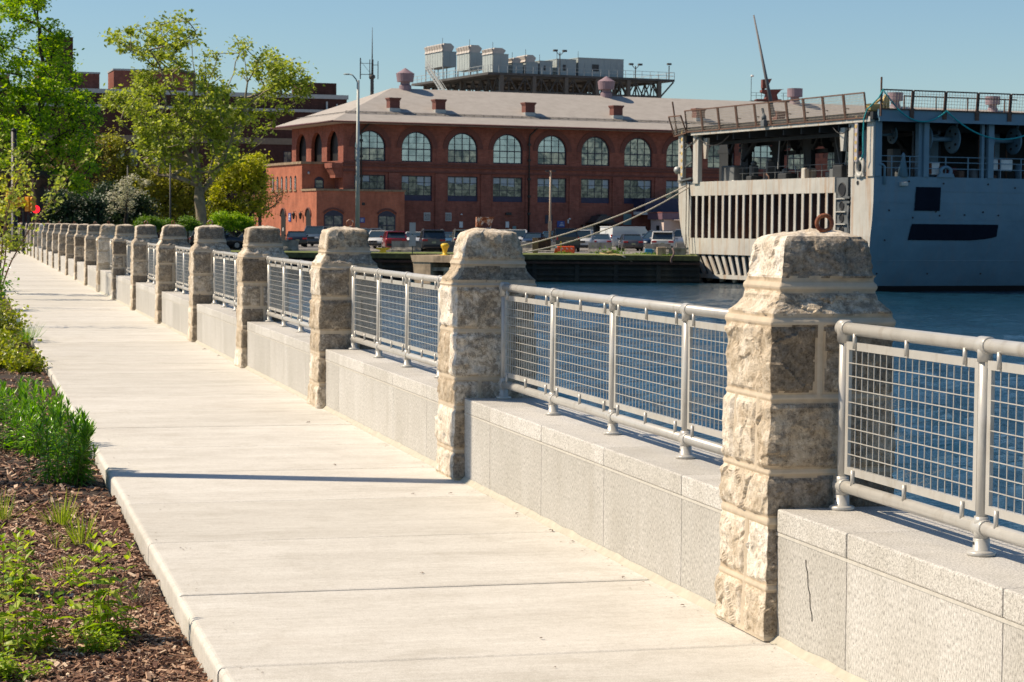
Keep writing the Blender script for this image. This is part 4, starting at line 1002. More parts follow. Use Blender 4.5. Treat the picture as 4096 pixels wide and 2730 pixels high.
def flood(label, x, y, h, two=True):
    c = PL.w(x, y); t = thing('floodlight_mast', label, 'floodlight', (c.x, c.y, ZP), PL.ang, 'floodlights on the steel platform')
    mb = MB(); mb.bar((0,0,0), (0,0,h), .12); mb.build('pole', M_STEEL, t)
    if two: mb = MB(); mb.bar((0,0,h-.5), (-.7,0,h+.2), .08); mb.bar((0,0,h-.5), (.7,0,h+.2), .08); mb.build('fork', M_STEEL, t)
    for s in ((-.8, .8) if two else (0,)): mb = MB(); mb.box(s-.32, s+.32, -.25, .2, h+.12, h+.42); mb.build('lamp_head', M_STEEL, t)
flood('forked floodlight mast between the grey plant units', 12.5, 1.2, 3.6); flood('floodlight mast with one bright lamp head right of the plant units', 25.8, 1.2, 2.0); flood('single lamp post at the right end of the platform', 31.4, .4, 2.2, False)

# ---- cars
M_TYRE = plain('tyre_rubber', (.015,.015,.015), .85); M_HUB = plain('wheel_hub', (.3,.3,.3), .35, .7); M_CGL = plain('car_glass', (.02,.035,.045), .06, .0, spec=.8)
M_TAIL = plain('tail_lamp', (.42,.012,.015), .2); M_HEAD = plain('head_lamp', (.65,.66,.65), .12, .2); M_PLATE = plain('licence_plate', (.35,.36,.22), .5); M_BLKPL = plain('black_plastic', (.02,.02,.022), .6)
def paint(name, c, met=.3):
    m, N, L, B = nt('car_paint_'+name); B.inputs['Base Color'].default_value = (*c, 1); B.inputs['Roughness'].default_value = .28; B.inputs['Metallic'].default_value = met
    B.inputs['Coat Weight'].default_value = .8; B.inputs['Coat Roughness'].default_value = .05; return m
PA = dict(white=paint('white', (.62,.62,.60), 0), cream=paint('cream', (.55,.53,.46), 0), black=paint('black', (.012,.013,.016)), navy=paint('navy', (.015,.03,.06)), red=paint('red', (.24,.008,.02)), grey=paint('grey', (.06,.058,.065)),
          silver=paint('silver', (.42,.43,.45), .6), blue=paint('blue', (.05,.12,.19)), olive=paint('olive_grey', (.20,.20,.17)), slate=paint('slate', (.09,.12,.15)))
def car(kind, col, label, loc, rz):
    L_, W_, Hh, belt, hoodz, gl0, gl1, rf0, rf1 = {'sedan': (4.75,1.84,1.45,.97,.90,-1.95,1.25,-1.0,.35), 'suv': (4.75,1.92,1.73,1.08,1.03,-2.25,1.20,-1.95,.45), 'hatch': (4.4,1.82,1.58,1.02,.95,-2.1,1.2,-1.65,.35),
        'pickup': (5.7,2.02,1.92,1.22,1.16,-.75,1.55,-.55,.75), 'van': (5.6,2.02,2.12,1.25,1.18,-2.72,2.05,-2.66,1.35), 'jeep': (4.2,1.88,1.80,1.15,1.10,-2.0,.75,-1.98,.55)}[kind]
    t = thing('parked_car' if kind != 'van' else 'parked_van', label, 'van' if kind == 'van' else ('pickup truck' if kind == 'pickup' else 'car'), loc, rz, 'vehicles parked in front of the brick hall')
    P = PA[col]; w = W_/2; h = L_/2; g = .22
    # lower body: stations along y with a rounded cross-section
    st = [(-h, .42, .66, .86*w), (-h+.06, .3, .80*belt, .95*w), (-h+.22, g, belt-.02, w), (-h*.55, g, belt, w), (0, g, belt, w), (gl1*.9, g, belt-.02, w), (h-.7, g, hoodz-.04, w*.99), (h-.2, .26, hoodz-.16, .94*w), (h, .40, hoodz-.34, .80*w)]
    if kind in ('suv','van','hatch','jeep'): st[0] = (-h, .40, belt-.1, .90*w); st[1] = (-h+.05, .3, belt-.01, .97*w)
    if kind == 'pickup': st[0] = (-h, .5, belt, .95*w); st[1] = (-h+.04, .45, belt+.04, .99*w); st[2] = (-h+.2, .4, belt+.04, w); st[3] = (-h*.4, .35, belt+.04, w)
    mb = MB(); n = 10
    for (y, z0, z1, ww) in st:
        s = [(-ww*.88, z0), (-ww, z0+.12), (-ww, z0+(z1-z0)*.62), (-ww*.965, z1-.07), (-ww*.90, z1), (ww*.90, z1), (ww*.965, z1-.07), (ww, z0+(z1-z0)*.62), (ww, z0+.12), (ww*.88, z0)]
        mb.v += [(x, y, z) for x, z in s]
    for i in range(len(st)-1):
        for k in range(n):
            k2 = (k+1) % n; mb.f.append([i*n+k, i*n+k2, (i+1)*n+k2, (i+1)*n+k]); mb.m.append(0); mb.sm.append(k != n-1)
    mb.f += [list(range(n)), list(range((len(st)-1)*n, len(st)*n))]; mb.m += [0, 0]; mb.sm += [False, False]
    body = mb.build('body', P, t)
    tw = .76*w if kind in ('sedan','hatch') else (.90*w if kind == 'van' else .82*w)
    lo = [(-.90*w, gl0, belt-.01), (.90*w, gl0, belt-.01), (.90*w, gl1, belt-.03), (-.90*w, gl1, belt-.03)]; hi = [(-tw, rf0, Hh-.07), (tw, rf0, Hh-.07), (tw, rf1, Hh-.07), (-tw, rf1, Hh-.07)]
    mb = MB(); mb.add(lo+hi, [(0,1,5,4),(1,2,6,5),(2,3,7,6),(3,0,4,7),(4,5,6,7)])
    if kind == 'van':
        mb.build('cab_wall', P, t)
        mb = MB(); y0 = gl1-1.05
        for sx in (-1, 1): mb.add([(sx*.912*w, y0, belt+.05), (sx*.912*w, gl1-.12, belt+.05), (sx*.868*w, rf1-.05, Hh-.2), (sx*.862*w, y0, Hh-.2)], [(0,1,2,3)])
        mb.add([(-.8*w, gl1+.015, belt), (.8*w, gl1+.015, belt), (.72*w, rf1+.02, Hh-.14), (-.72*w, rf1+.02, Hh-.14)], [(0,1,2,3)])
        mb.build('window', M_CGL, t)
        mb = MB(); mb.box(-.006, .006, -h-.012, -h+.02, .45, Hh-.15); mb.build('door_gap', M_BLKPL, t)
    else: mb.build('window', M_CGL, t)
    mb = MB(); e = .03
    mb.bbox(-tw-.03, tw+.03, rf0-.05, rf1+.04, Hh-.085, Hh, .03); mb.build('roof', P, t)
    if kind != 'van':
        for a, b in zip(lo, hi): mb = MB(); mb.bar(a, b, .085, .07); mb.build('pillar', P, t)
        mb = MB()
        for sx in (-1, 1): mb.bar((sx*.905*w, (gl0+gl1)/2-.05, belt-.02), (sx*(tw+.01), (rf0+rf1)/2-.05, Hh-.07), .09, .05)
        mb.build('pillar', P, t)
        if kind in ('suv', 'hatch', 'jeep'): mb = MB(); mb.bbox(-tw, tw, rf0-.22, rf0+.02, Hh-.1, Hh-.035, .02); mb.build('spoiler', P, t)
    if kind in ('suv',):
        for sx in (-1, 1): mb = MB(); mb.bar((sx*tw*.93, rf0+.1, Hh+.03), (sx*tw*.93, rf1-.1, Hh+.03), .04); mb.build('roof_rail', M_HUB, t)
    for sx in (-1, 1):
        for yy in (-h+.95, h-.92):
            mb = MB(); R = .345 if kind in ('sedan','hatch') else .38; mb.lathe([(R-.06,-.115),(R,-.09),(R,.09),(R-.06,.115)], sx*(w-.12), yy, R, 18, axis='x'); wh = mb.build('wheel', M_TYRE, t)
            mb = MB(); mb.lathe([(.2,-.015),(.22,.0),(.2,.012)], sx*(w-.12)+sx*.108, yy, R, 12, axis='x'); mb.build('rim', M_HUB, wh)
        if kind == 'pickup' or kind == 'jeep' or kind == 'van': mb = MB(); mb.bbox(sx*w*.90-.1*(sx > 0)-.0*(sx < 0), sx*w*.90+.1*(sx < 0)+.0*(sx > 0), -h-.03, -h+.08, .78*belt, belt*.99+(.12 if kind == 'van' else 0), .015)
        else: mb = MB(); mb.bbox(min(sx*w*.50, sx*w*.93), max(sx*w*.50, sx*w*.93), -h-.025, -h+.14, belt-.26, belt-.12, .02)
        mb.build('tail_light', M_TAIL, t)
        mb = MB(); mb.bbox(min(sx*w*.48, sx*w*.86), max(sx*w*.48, sx*w*.86), h-.14, h+.012, hoodz-.40, hoodz-.26, .02); mb.build('headlight', M_HEAD, t)
        mb = MB(); mb.bbox(sx*(w+.09)-.1, sx*(w+.09)+.1, gl1-.55, gl1-.42, belt+.0, belt+.15, .03); mb.build('wing_mirror', P if kind != 'van' else M_BLKPL, t)
    mb = MB(); mb.bbox(-.88*w, .88*w, -h-.06, -h+.1, .36, .56, .03); mb.build('rear_bumper', P if kind in ('sedan',) else M_BLKPL, t)
    mb = MB(); mb.bbox(-.84*w, .84*w, h-.1, h+.06, .30, .50, .03); mb.box(-.42*w, .42*w, h-.05, h+.03, hoodz-.42, hoodz-.24); mb.build('front_bumper', M_BLKPL, t)
    mb = MB(); mb.box(-.16, .16, -h-.075, -h-.05, belt-.42, belt-.28); mb.build('licence_plate', M_PLATE, t)
    return t
def place_car(kind, col, label, px, Y, rz=0.0):
    p = at(px, 905, Y); return car(kind, col, label, (p.x, Y, Z_LAND), math.radians(rz))
place_car('sedan', 'black', 'black coupe seen from behind, in front of the sunlit annexe', 1186, 196, 8)
place_car('pickup', 'slate', 'slate pickup truck facing forward beside the black coupe', 1267, 203, 172)
place_car('suv', 'slate', 'grey family car partly behind the third stone pier and light pole', 1462, 200, 160)
place_car('hatch', 'white', 'small white hatchback facing forward left of the red car', 1519, 188, 168)
place_car('hatch', 'red', 'dark red hatchback seen from behind near the road sign', 1577, 176, 8)
place_car('sedan', 'white', 'white sedan facing forward between the red car and grey van-like car', 1657, 206, 175).__setitem__('label', 'white sedan facing forward right behind the road sign')
place_car('suv', 'grey', 'dark grey estate car seen from behind with lit tail lamps', 1728, 170, 6)
place_car('sedan', 'black', 'black sedan with a glinting headlamp beside the grey estate car', 1786, 215, 170)
place_car('sedan', 'blue', 'blue sedan half hidden by the olive grey car', 1806, 200, 175)
place_car('suv', 'olive', 'olive grey sport utility car above the yellow bollard', 1853, 184, 4)
place_car('hatch', 'red', 'bright red car showing only its roof behind the iron bracket', 1942, 205, 6)
place_car('suv', 'cream', 'cream car showing its roof right of the iron bracket', 2006, 208, 6)
place_car('suv', 'white', 'white sport utility car with roof rack facing forward, right of the second pier', 2073, 214, 178)
place_car('sedan', 'navy', 'navy sedan facing forward with two glinting headlamps', 2135, 208, 172)
place_car('hatch', 'blue', 'blue hatchback half hidden behind the black pickup', 2204, 216, 175)
place_car('pickup', 'black', 'large black pickup truck seen from behind', 2262, 176, 3)
place_car('jeep', 'white', 'white off-road car facing forward right of the black pickup', 2330, 186, 174)
place_car('sedan', 'silver', 'silver sedan seen from behind over a concrete barrier', 2400, 192, 2)
place_car('van', 'white', 'white windowless delivery van parked at an angle', 2512, 203, -52)
place_car('sedan', 'grey', 'dark grey sedan seen from behind left of the navy sport utility car', 2523, 187, 3)
place_car('suv', 'navy', 'navy sport utility car facing forward at an angle behind the white one', 2632, 200, 132)
place_car('suv', 'white', 'white sport utility car seen from behind beside the grey ship', 2655, 176, -6)
place_car('pickup', 'silver', 'silver pickup truck half hidden by the edge of the grey ship', 2740, 196, 84)
place_car('suv', 'black', 'black sport utility car seen at an angle behind the sixth stone pier', 860, 168, -60)
place_car('sedan', 'black', 'black sedan in the shade left of the sunlit annexe', 975, 178, -30)

# ---- barriers, cones and quay furniture
M_JERS = plain('stained_concrete_barrier', (.33,.30,.25), .9, var=.25, scale=1.5, dirt=(.10,.09,.075), dscale=1.6)
def jersey(px0, px1, Y, label, h=.81, Y2=None):
    a, b = at(px0, 1000, Y), at(px1, 1000, Y2 or Y); n = max(1, round((b-a).length/3.2)); d = (b-a)/n; ang = math.atan2(d.y, d.x)
    for i in range(n):
        p = a+d*i; t = thing('concrete_barrier', label if n == 1 else label+[' at its left end', ' second along the row', ' third along the row', ' fourth along the row', ' fifth along the row', ' sixth along the row', ' seventh along the row'][i], 'barrier', (p.x, p.y, Z_LAND), ang, 'concrete barriers along the quay')
        mb = MB(); pr = [(-.3,0),(-.3,.08),(-.15,.32),(-.08,h),(.08,h),(.15,.32),(.3,.08),(.3,0)]; mb.prism(pr, .03, d.length-.03, 'x'); mb.build('concrete_body', M_JERS, t)
        mb = MB(); mb.box(.5, .8, -.305, -.29, 0, .07); mb.box(d.length-.8, d.length-.5, -.305, -.29, 0, .07); mb.build('drain_slot', M_BLACKP, t)
jersey(1055, 1195, 168, 'grey concrete barrier below the slate pickup truck')
jersey(1565, 1960, 169, 'stained concrete barrier in the row before the red and grey cars')
jersey(2068, 2225, 172, 'concrete barrier in shade behind the timber mooring post')
jersey(2352, 2448, 170, 'short concrete barrier before the silver sedan')
jersey(2578, 2684, 171, 'low yellowed concrete barrier before the white sport utility car', .75)
jersey(2704, 2790, 172, 'concrete barrier end beside the grey ship', .8)
def simple(nm, label, cat, px, Y, parts, rz=0, grp=None, z=Z_LAND):
    p = at(px, 1000, Y); t = thing(nm, label, cat, (p.x, p.y, z), rz, grp)
    for pn, mb, m in parts: mb.build(pn, m, t)
    return t
M_YEL = plain('yellow_paint', (.72,.47,.03), .5, var=.12); M_ORG = plain('orange_plastic', (.75,.10,.02), .5); M_TIMB = plain('weathered_timber', (.22,.14,.08), .9, var=.4, scale=5)
b = MB(); b.lathe([(.30,0),(.26,.03),(.17,.06),(.155,.25),(.20,.45),(.28,.58),(.30,.68),(.27,.78),(.15,.83),(.02,.84)], 0,0,0,20); b2 = MB(); b2.lathe([(.36,-.02),(.36,.03)],0,0,0,20)
simple('mooring_bollard', 'tall yellow mushroom shaped bollard on the concrete dolphin', 'bollard', 1780, 150.2, [('head', b, M_YEL), ('base_plate', b2, M_YEL)], z=Z_LAND-.02)
b = MB(); b.prism([(-.52,.30),(-.2,.22),(.2,.22),(.52,.30),(.50,.40),(-.50,.40)], -.09, .09, 'y'); b2 = MB(); b2.prism([(-.28,.0),(.28,.0),(.2,.23),(-.2,.23)], -.12, .12, 'y')
simple('mooring_cleat', 'low yellow two-horned mooring cleat on the quay edge', 'cleat', 1532, 156.2, [('horns', b, M_YEL), ('foot', b2, M_YEL)])
# concrete dolphin in front of the quay
dp = at(1705, 1000, 151.5); dl = thing('concrete_dolphin', 'stained concrete mooring dolphin standing in the water under the yellow bollard', 'mooring dolphin', (dp.x-.9, 149.6, Z_WATER), -.55)
M_DOL = plain('stained_tan_concrete', (.47,.36,.24), .95, var=.3, scale=1.3, dirt=(.07,.05,.04), dscale=.8)
mb = MB(); mb.prism([(0, 1.45), (-.15, 1.92), (4.8, 1.92), (4.8, 1.45)], 0, 4.5, 'y'); mb.build('cap_slab', M_DOL, dl)
mb = MB(); mb.prism([(.02, 1.449), (.35, -1.5), (1.5, -1.5), (1.5, 1.449)], .05, 4.4, 'y'); mb.build('leg', M_DOL, dl)
mb = MB(); mb.box(1.5, 4.6, .3, 4.4, .85, 1.1); mb.box(2.3, 4.6, .5, 4.3, -1.5, .849); mb.build('step_block', M_DOL, dl)
b = MB(); b.box(-.22,.22,-.3,.3,.35,1.2); b2 = MB(); b2.box(-.2,.2,-.25,.25,-.1,.35); b3 = MB(); b3.box(.22,1.15,-.28,.28,.3,1.22)
simple('mooring_post', 'weathered timber mooring post with a dark steel head by the quay edge', 'mooring post', 2141, 159, [('timber_head', b, M_TIMB), ('post', b2, M_TIMB), ('steel_head', b3, M_RUSTD)])
b = MB(); b.bbox(0,1.35,-.25,.25,0,.55,.06); 
t = simple('water_barrier', 'orange plastic water-filled barrier below the black pickup', 'plastic barrier', 2228, 165, [('shell', b, M_ORG)])
for x in (.35, .7, 1.05): mb = MB(); mb.bar((x,-.26,.42),(x+.12,-.26,.32),.05,.02, up=(0,1,0)); mb.build('reflector', M_LIGHTM, t)
b = MB(); b.lathe([(.17,.04),(.03,.72)],0,0,0,14); b2 = MB(); b2.box(-.2,.2,-.2,.2,0,.04); b3 = MB(); b3.lathe([(.085,.48),(.06,.58)],0,0,0,14)
b3 = MB(); b3.lathe([(.098,.44),(.066,.60)],0,0,0,14)
simple('traffic_cone', 'orange traffic cone with white band left of the orange barrier', 'traffic cone', 2225, 158.5, [('cone', b, M_ORG), ('base', b2, M_ORG), ('white_band', b3, M_LIGHTM)])
b = MB(); b.bar((0,0,0),(0,0,.95),.06); b2 = MB(); b2.box(-.06,.04,-.04,.04,.45,.95)
simple('marker_stake', 'thin pale stake with yellow tape standing in the grass verge', 'stake', 2244, 157.5, [('stick', b, M_WHITE), ('tape', b2, M_YEL)])
b = MB(); b.bbox(0,.55,-.3,.3,0,.42,.05); b2 = MB(); b2.bbox(.56,.72,-.28,.28,0,.40,.05)
simple('plastic_bin', 'blue plastic bin lying by the yellowed barrier', 'bin', 2580, 163, [('tub', b, plain('bright_blue_plastic', (.01,.18,.34), .5)), ('lid', b2, M_TEAL)])
b = MB(); b.bbox(-.32,.32,-.4,.4,0,.62,.03); simple('concrete_block', 'square tan concrete block at the quay edge left of the ship', 'concrete block', 2645, 156.4, [('block', b, M_DOL)])
b = MB(); b.box(-.0,1.6,-.3,.3,.45,.60); b.box(.2,1.4,-.2,.2,0,.45); simple('stone_kerb', 'dark overhanging kerb slab beside the tan concrete block', 'kerb slab', 2665, 156.5, [('slab', b, M_JERS)])
b = MB(); pts = [Vector((.1*math.sin(i*.7), .0+.12*math.cos(i*.9)-.02*i, .55-.13*i)) for i in range(9)]; b.tube(pts, .075, 7)
simple('hose_loop', 'dark rope fender hanging over the quay edge beside the block', 'rope fender', 2690, 154.2, [('rope', b, plain('old_rope', (.16,.11,.10), .9))])
# road sign by the quay
b = MB(); b.bar((0,0,-.9),(0,0,2.25),.07); b2 = MB(); b2.box(-.22,.22,-.06,-.036,1.45,2.25); b3 = MB(); b3.box(-.24,.24,-.06,-.036,.55,1.35)
simple('road_sign', 'two grey metal signs on a dark green post at the quay edge', 'sign', 1650, 155.5, [('post', b, plain('green_post', (.03,.06,.045), .6)), ('sign_plate', b2, M_GALV), ('sign_plate', b3, M_GALV)])

# ---- light poles
M_POLE = plain('grey_pole_paint', (.36,.38,.36), .5, .1, var=.05); M_POLET = plain('tan_pole_paint', (.48,.36,.26), .6, var=.06)
p = at(1430, 905, 160); zt = at(1432, 322, 160).z-Z_LAND
t = thing('street_lamp', 'tall grey lamp post with a short curved arm standing before the hall', 'lamp post', (p.x+.0, 160, Z_LAND))
mb = MB(); mb.tube([(0,0,0),(0,0,zt)], [.19,.10], 12); mb.build('pole', M_POLE, t)
mb = MB(); mb.tube([(0,0,zt-.25),(-.18,0,zt+.1),(-.4,0,zt+.36),(-.62,0,zt+.45)], .045, 8); mb.build('arm', M_POLE, t)
mb = MB(); mb.lathe([(.03,-.42),(.13,-.3),(.12,.0),(.04,.12)], 0, 0, 0, 10, axis='x'); o = mb.build('lamp_head', M_POLE, t); o.location = (-.68, 0, zt+.44); o.scale = (1, 1, .45)
p = at(2200, 905, 174); zt = at(2203, 684, 174).z-Z_LAND
t = thing('street_lamp', 'slim tan lamp post with a flat twin head and yellow foot in the car park', 'lamp post', (p.x, 174, Z_LAND))
mb = MB(); mb.tube([(0,0,.5),(0,0,zt)], [.1,.075], 10); mb.build('pole', M_POLET, t)
mb = MB(); mb.box(-.42,-.1,-.18,.18,zt-.08,zt+.03); mb.box(.1,.42,-.18,.18,zt-.08,zt+.03); mb.box(-.101,.101,-.05,.05,zt-.06,zt+.0); mb.build('lamp_head', M_STEEL, t)
mb = MB(); mb.lathe([(.33,0),(.33,.45),(.25,.52)],0,0,0,14); mb.build('foot', M_YEL, t)
mb = MB(); mb.box(-.14,.14,-.14,.14,1.7,2.5); mb.build('junction_box', M_POLET, t)
for px, pt, Y, lb in ((511, 668, 158, 'thin dark lamp post left of the sycamore trunk, farther of two'), (681, 660, 156, 'thin dark lamp post just left of the sycamore trunk')):
    p = at(px, 905, Y); zt = at(px, pt, Y).z-Z_LAND; t = thing('thin_post', lb, 'lamp post', (p.x, Y, Z_LAND)); mb = MB(); mb.tube([(0,0,0),(0,0,zt)], [.075,.055], 8); mb.build('pole', M_STEEL, t)
    mb = MB(); mb.lathe([(.06,0),(.075,.03),(.02,.12)],0,0,zt,8); mb.build('finial', M_STEEL, t)
# black lamp column and traffic signals beyond the walk, at the left
p = at(57, 905, 118); zt = at(57, 505, 118).z
t = thing('lamp_column', 'thick black lamp column in front of the left tree', 'lamp post', (p.x, 118, -.3)); mb = MB(); mb.tube([(0,0,0),(0,0,1),(0,0,1.05),(0,0,zt)], [.26,.24,.19,.15], 10); mb.build('column', M_BLACKP, t); mb = MB(); mb.lathe([(.155,0),(.16,.1),(.03,.2)],0,0,zt,10); mb.build('cap', M_BLACKP, t)
M_SIG = plain('signal_yellow', (.68,.28,.015), .5); 
M_REDL, N_, L_n, B_ = nt('lit_red_lens'); B_.inputs['Base Color'].default_value = (.6,0,0,1); B_.inputs['Emission Color'].default_value = (1,.01,.02,1); B_.inputs['Emission Strength'].default_value = 2.2
for px, pt, pb, lb, ang in ((40, 766, 828, 'yellow traffic signal on the black column, leftmost of three', .5), (88, 796, 826, 'small yellow traffic signal in the middle of the three', -.6), (118, 788, 846, 'right yellow traffic signal with its lit red lamp beside it', .9)):
    c = at(px, (pt+pb)/2, 112); hh = (pb-pt)/8578*112/2
    t = thing('traffic_signal', lb, 'traffic light', (c.x, 112, c.z), ang, 'yellow traffic signals at the far left'); mb = MB(); mb.bbox(-.19,.19,-.16,.16,-hh,hh,.02); mb.build('housing', M_SIG, t)
    for q in (-.62, 0, .62):
        mb = MB(); mb.lathe([(.15,-.36),(.13,-.16)], 0, 0, q*hh, 12, axis='y'); mb.build('visor', M_SIG, t)
    mb = MB(); mb.bar((0,.1,0),(0,.1,-c.z-.3),.09); mb.build('post', M_BLACKP, t)
    if px == 118: mb = MB(); mb.lathe([(.02,-.02),(.2,0),(.2,.1)], 0, 0, 0, 14, axis='y'); o = mb.build('red_lamp', M_REDL, t); o.rotation_euler = (0,0,-.9); cc = at(143, 838, 112)-c; o.location = Matrix.Rotation(-.9, 3, 'Z') @ cc
# tall lamp post left of the walk, out of the picture: its shadow crosses the walk
c = FEN.w(-1.6, 14.77); t = thing('street_lamp', 'tall black promenade lamp post left of the walk, outside the view', 'lamp post', (c.x, c.y, Z_MULCH))
mb = MB(); mb.tube([(0,0,0),(0,0,.5),(0,0,.55),(0,0,6.2)], [.18,.17,.128,.115], 14); mb.build('column', M_BLACKP, t)
mb = MB(); mb.lathe([(.09,0),(.2,.12),(.24,.55),(.1,.75)],0,0,6.2,12); mb.build('lantern', M_BLACKP, t)
# mooring ropes
M_ROPE = plain('pale_mooring_rope', (.56,.50,.41), .9, scale=20, var=.2)
def rope(label, pts, r=.035, mat=None, sag=0, n=26):
    a, b = Vector(pts[0]), Vector(pts[1]); mb = MB(); mb.tube([a.lerp(b, i/n)-Vector((0,0,sag*4*(i/n)*(1-i/n))) for i in range(n+1)], r, 7); o = mb.build('mooring_rope', mat or M_ROPE); return tag(o, label, 'rope', 'mooring ropes')
yA, zA = SHP.on_x(2748, 742, -.1); pA = SHP.w(-.1, yA, zA)
rope('upper mooring rope running from the ship corner down to the quay', [pA, at(1950, 1012, 158)], .05, sag=.58)
rope('lower mooring rope running from the ship corner down to the quay', [pA+Vector((.15,-.1,-.15)), at(1990, 1025, 156)], .05, sag=.92)
rope('slack rope from the grass verge to the ship waterline', [at(2490, 1024, YQ-.15), SHP.w(.2, SHP.on_x(2795, 1130, 0)[0], -2.2)], .045, sag=.45)
mb = MB(); pts = [at(2490,1024,YQ-.15), at(2460,1018,YQ+1), at(2430,1020,YQ+1.6), at(2400,1014,YQ+2), at(2430,1012,YQ+2.2)]; mb.tube(pts, .05, 7); 
for i in range(10): a = i*.9; mb.tube([at(2440+9*math.cos(a),1010+4*math.sin(a),YQ+2.2), at(2440+14*math.cos(a+1.7),1010+5*math.sin(a+1.7),YQ+2.2)], .05, 5)
tag(mb.build('coiled_rope', plain('old_yellow_rope', (.42,.33,.16), .9)), 'heap of old yellowish rope lying in the grass on the quay', 'rope')
# ================================================================== THE GREY SHIP (local x forward, y from near side to far side)
def ship_paint(name, c, streak=.5, wet=False):
    m, N, L, B = nt(name); B.inputs['Roughness'].default_value = .45; B.inputs['Specular IOR Level'].default_value = .4
    a = noise_node(N, L, .5, 6, .6); r = ramp(N, [(.3, tuple(x*.88 for x in c)), (.7, tuple(x*1.1 for x in c))]); L.new(a.outputs[0], r.inputs[0])
    s = noise_node(N, L, 1.5, 7, .75, stretch=(1.3, 1.3, .09)); rs = ramp(N, [(.50, (0,0,0)), (.70, (streak,)*3)]); L.new(s.outputs[0], rs.inputs[0])
    o = mixc(N, L, rs.outputs[0], r.outputs[0], (.36,.19,.07)); L.new(o, B.inputs['Base Color'])
    w = noise_node(N, L, .35, 3, .5); bump(N, L, B, w.outputs[0], .8, .16); return m
M_SHIP = ship_paint('naval_grey_with_rust_runs', (.49,.475,.43), .85)
M_SHSHADE = ship_paint('shaded_naval_grey', (.135,.235,.305), .12)  # ship's grey darkened and blued: shade of the near side in the colour
M_SHD = plain('shaded_deck_grey', (.11,.12,.125), .7, var=.3, scale=.8); M_BLK = plain('boot_topping_black', (.012,.012,.014), .6); M_INT = plain('interior_shade_black', (.022,.026,.03), .8, var=.4, scale=.6)  # interior near-black puts the shade under the flight deck into the colour
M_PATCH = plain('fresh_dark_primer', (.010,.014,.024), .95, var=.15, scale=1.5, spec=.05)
M_RBR = plain('rust_brown_bars', (.13,.072,.05), .85, var=.4, scale=6); M_RGATE = plain('rusty_recess', (.10,.055,.045), .85, var=.7, scale=.45, dirt=(.26,.08,.03), dscale=.35)
M_TEALR = plain('teal_rope', (.01,.30,.32), .7)
ship = thing('naval_ship', 'large grey naval ship moored stern-on with slatted stern gate and open flight deck', 'ship', (SHP.o.x, SHP.o.y, 0), SHP.ang)
ZB, ZF0, ZF1, LS, BM = 5.0, 8.45, 9.2, 46.0, 27.3
# hull: stations along x for the near side and the far side, stern quarter plates
def flare(z):      # how far the side tucks in below
    return 0.0 if z > 4.5 else -.02*(4.5-z)**2.3
zs_ = [-3.4,-2.9,-2.0,-1.2,-.4,.4,1.2,2.2,3.4,ZB]
mb = MB()
xs_ = [0, 1.5, 4, 8, 14, 24, LS]
def side(mb, near):
    b = len(mb.v)
    for x in xs_:
        for z in zs_:
            y = (0-flare(z)) if near else (BM+flare(z)*1.9)
            xo = x + (max(0, .3*(1.0-z)**1.2*.45) if x == 0 and z < 1 else 0)
            mb.v.append((xo, y, z))
    n = len(zs_)
    for i in range(len(xs_)-1):
        for k in range(n-1): mb.f.append([b+i*n+k, b+(i+1)*n+k, b+(i+1)*n+k+1, b+i*n+k+1]); mb.m.append(1 if zs_[k+1] < -1.9 else 0); mb.sm.append(True)
side(mb, True); side(mb, False)
mb.build('hull_side', [M_SHSHADE, M_BLK], ship, fix=True)
# stern quarter plates: outer edge follows the tuck of the hull
def quarter(name, inner, near):
    mb = MB(); o_ = []; i_ = []
    for z in zs_:
        y = (0-flare(z)) if near else (BM+flare(z)*1.9); xo = max(0, .3*(1.0-z)**1.2*.45) if z < 1 else 0
        o_.append((xo, y, z)); i_.append((xo, inner, z))
    n = len(zs_); mb.v += o_+i_
    for k in range(n-1): mb.f.append([k, k+1, n+k+1, n+k]); mb.m.append(0); mb.sm.append(False)
    return mb.build(name, M_SHIP, ship)
quarter('stern_quarter', 2.75, True); quarter('stern_quarter', 25.6, False)
for y0, y1 in ((25.95, 26.0),): 
    mb = MB(); mb.box(-.03, .01, y0, y1, -1.5, ZB); mb.build('seam', M_RUSTD, ship)
# stern gate, slightly recessed between y=4.8 and 25.5
G0, G1 = 4.85, 25.5
mb = MB(); mb.box(.05, 2.1, G0, G1, 4.0, ZB+.02); mb.build('gate_top_band', M_SHIP, ship)
mb = MB(); mb.box(.05, 2.0, G0, G1, -.28, .9); mb.build('gate_middle_band', M_SHIP, ship)
mb = MB(); mb.box(.06, .4, 6.2, 24.0, -2.02, -1.72); mb.build('gate_lower_band', M_SHIP, ship)
NS = 20; st = (G1-G0)/NS
for i in range(NS+1):
    y = G0+st*i; mb = MB(); mb.box(.06, .13, y-.15, y+.15, .9, 4.0); mb.build('gate_slat', M_SHIP, ship); mb = MB(); mb.box(.131, 1.9, y-.03, y+.03, .9, 4.0); mb.build('gate_web', M_RGATE, ship)
    if i < NS:
        mb = MB(); yb = 6.2+(24.0-6.2)*(i)/NS; mb.bar((.22, y+.2, -.28), (.22, yb+.1, -1.75), .10, .36, up=(0,1,0)); mb.build('lower_slat', M_SHIP, ship); mb = MB(); mb.bar((1.05, y+.2, -.28), (1.05, yb+.1, -1.75), 1.6, .05, up=(0,1,0)); mb.build('lower_web', M_SHD, ship)
mb = MB(); mb.bar((.2, 9.2, -.95), (.2, 12.4, -.98), .12, .2); mb.build('ladder_bar', M_SHIP, ship)
mb = MB(); mb.box(1.95, 2.05, G0, G1, -.3, 4.1); 
for i in range(NS):
    for q in (1.4, 2.2, 3.0, 3.7):
        y = G0+st*(i+.5)+.1; mb.lathe([(.13,-.02),(.13,.0)], 1.935, y, q, 10, axis='x')
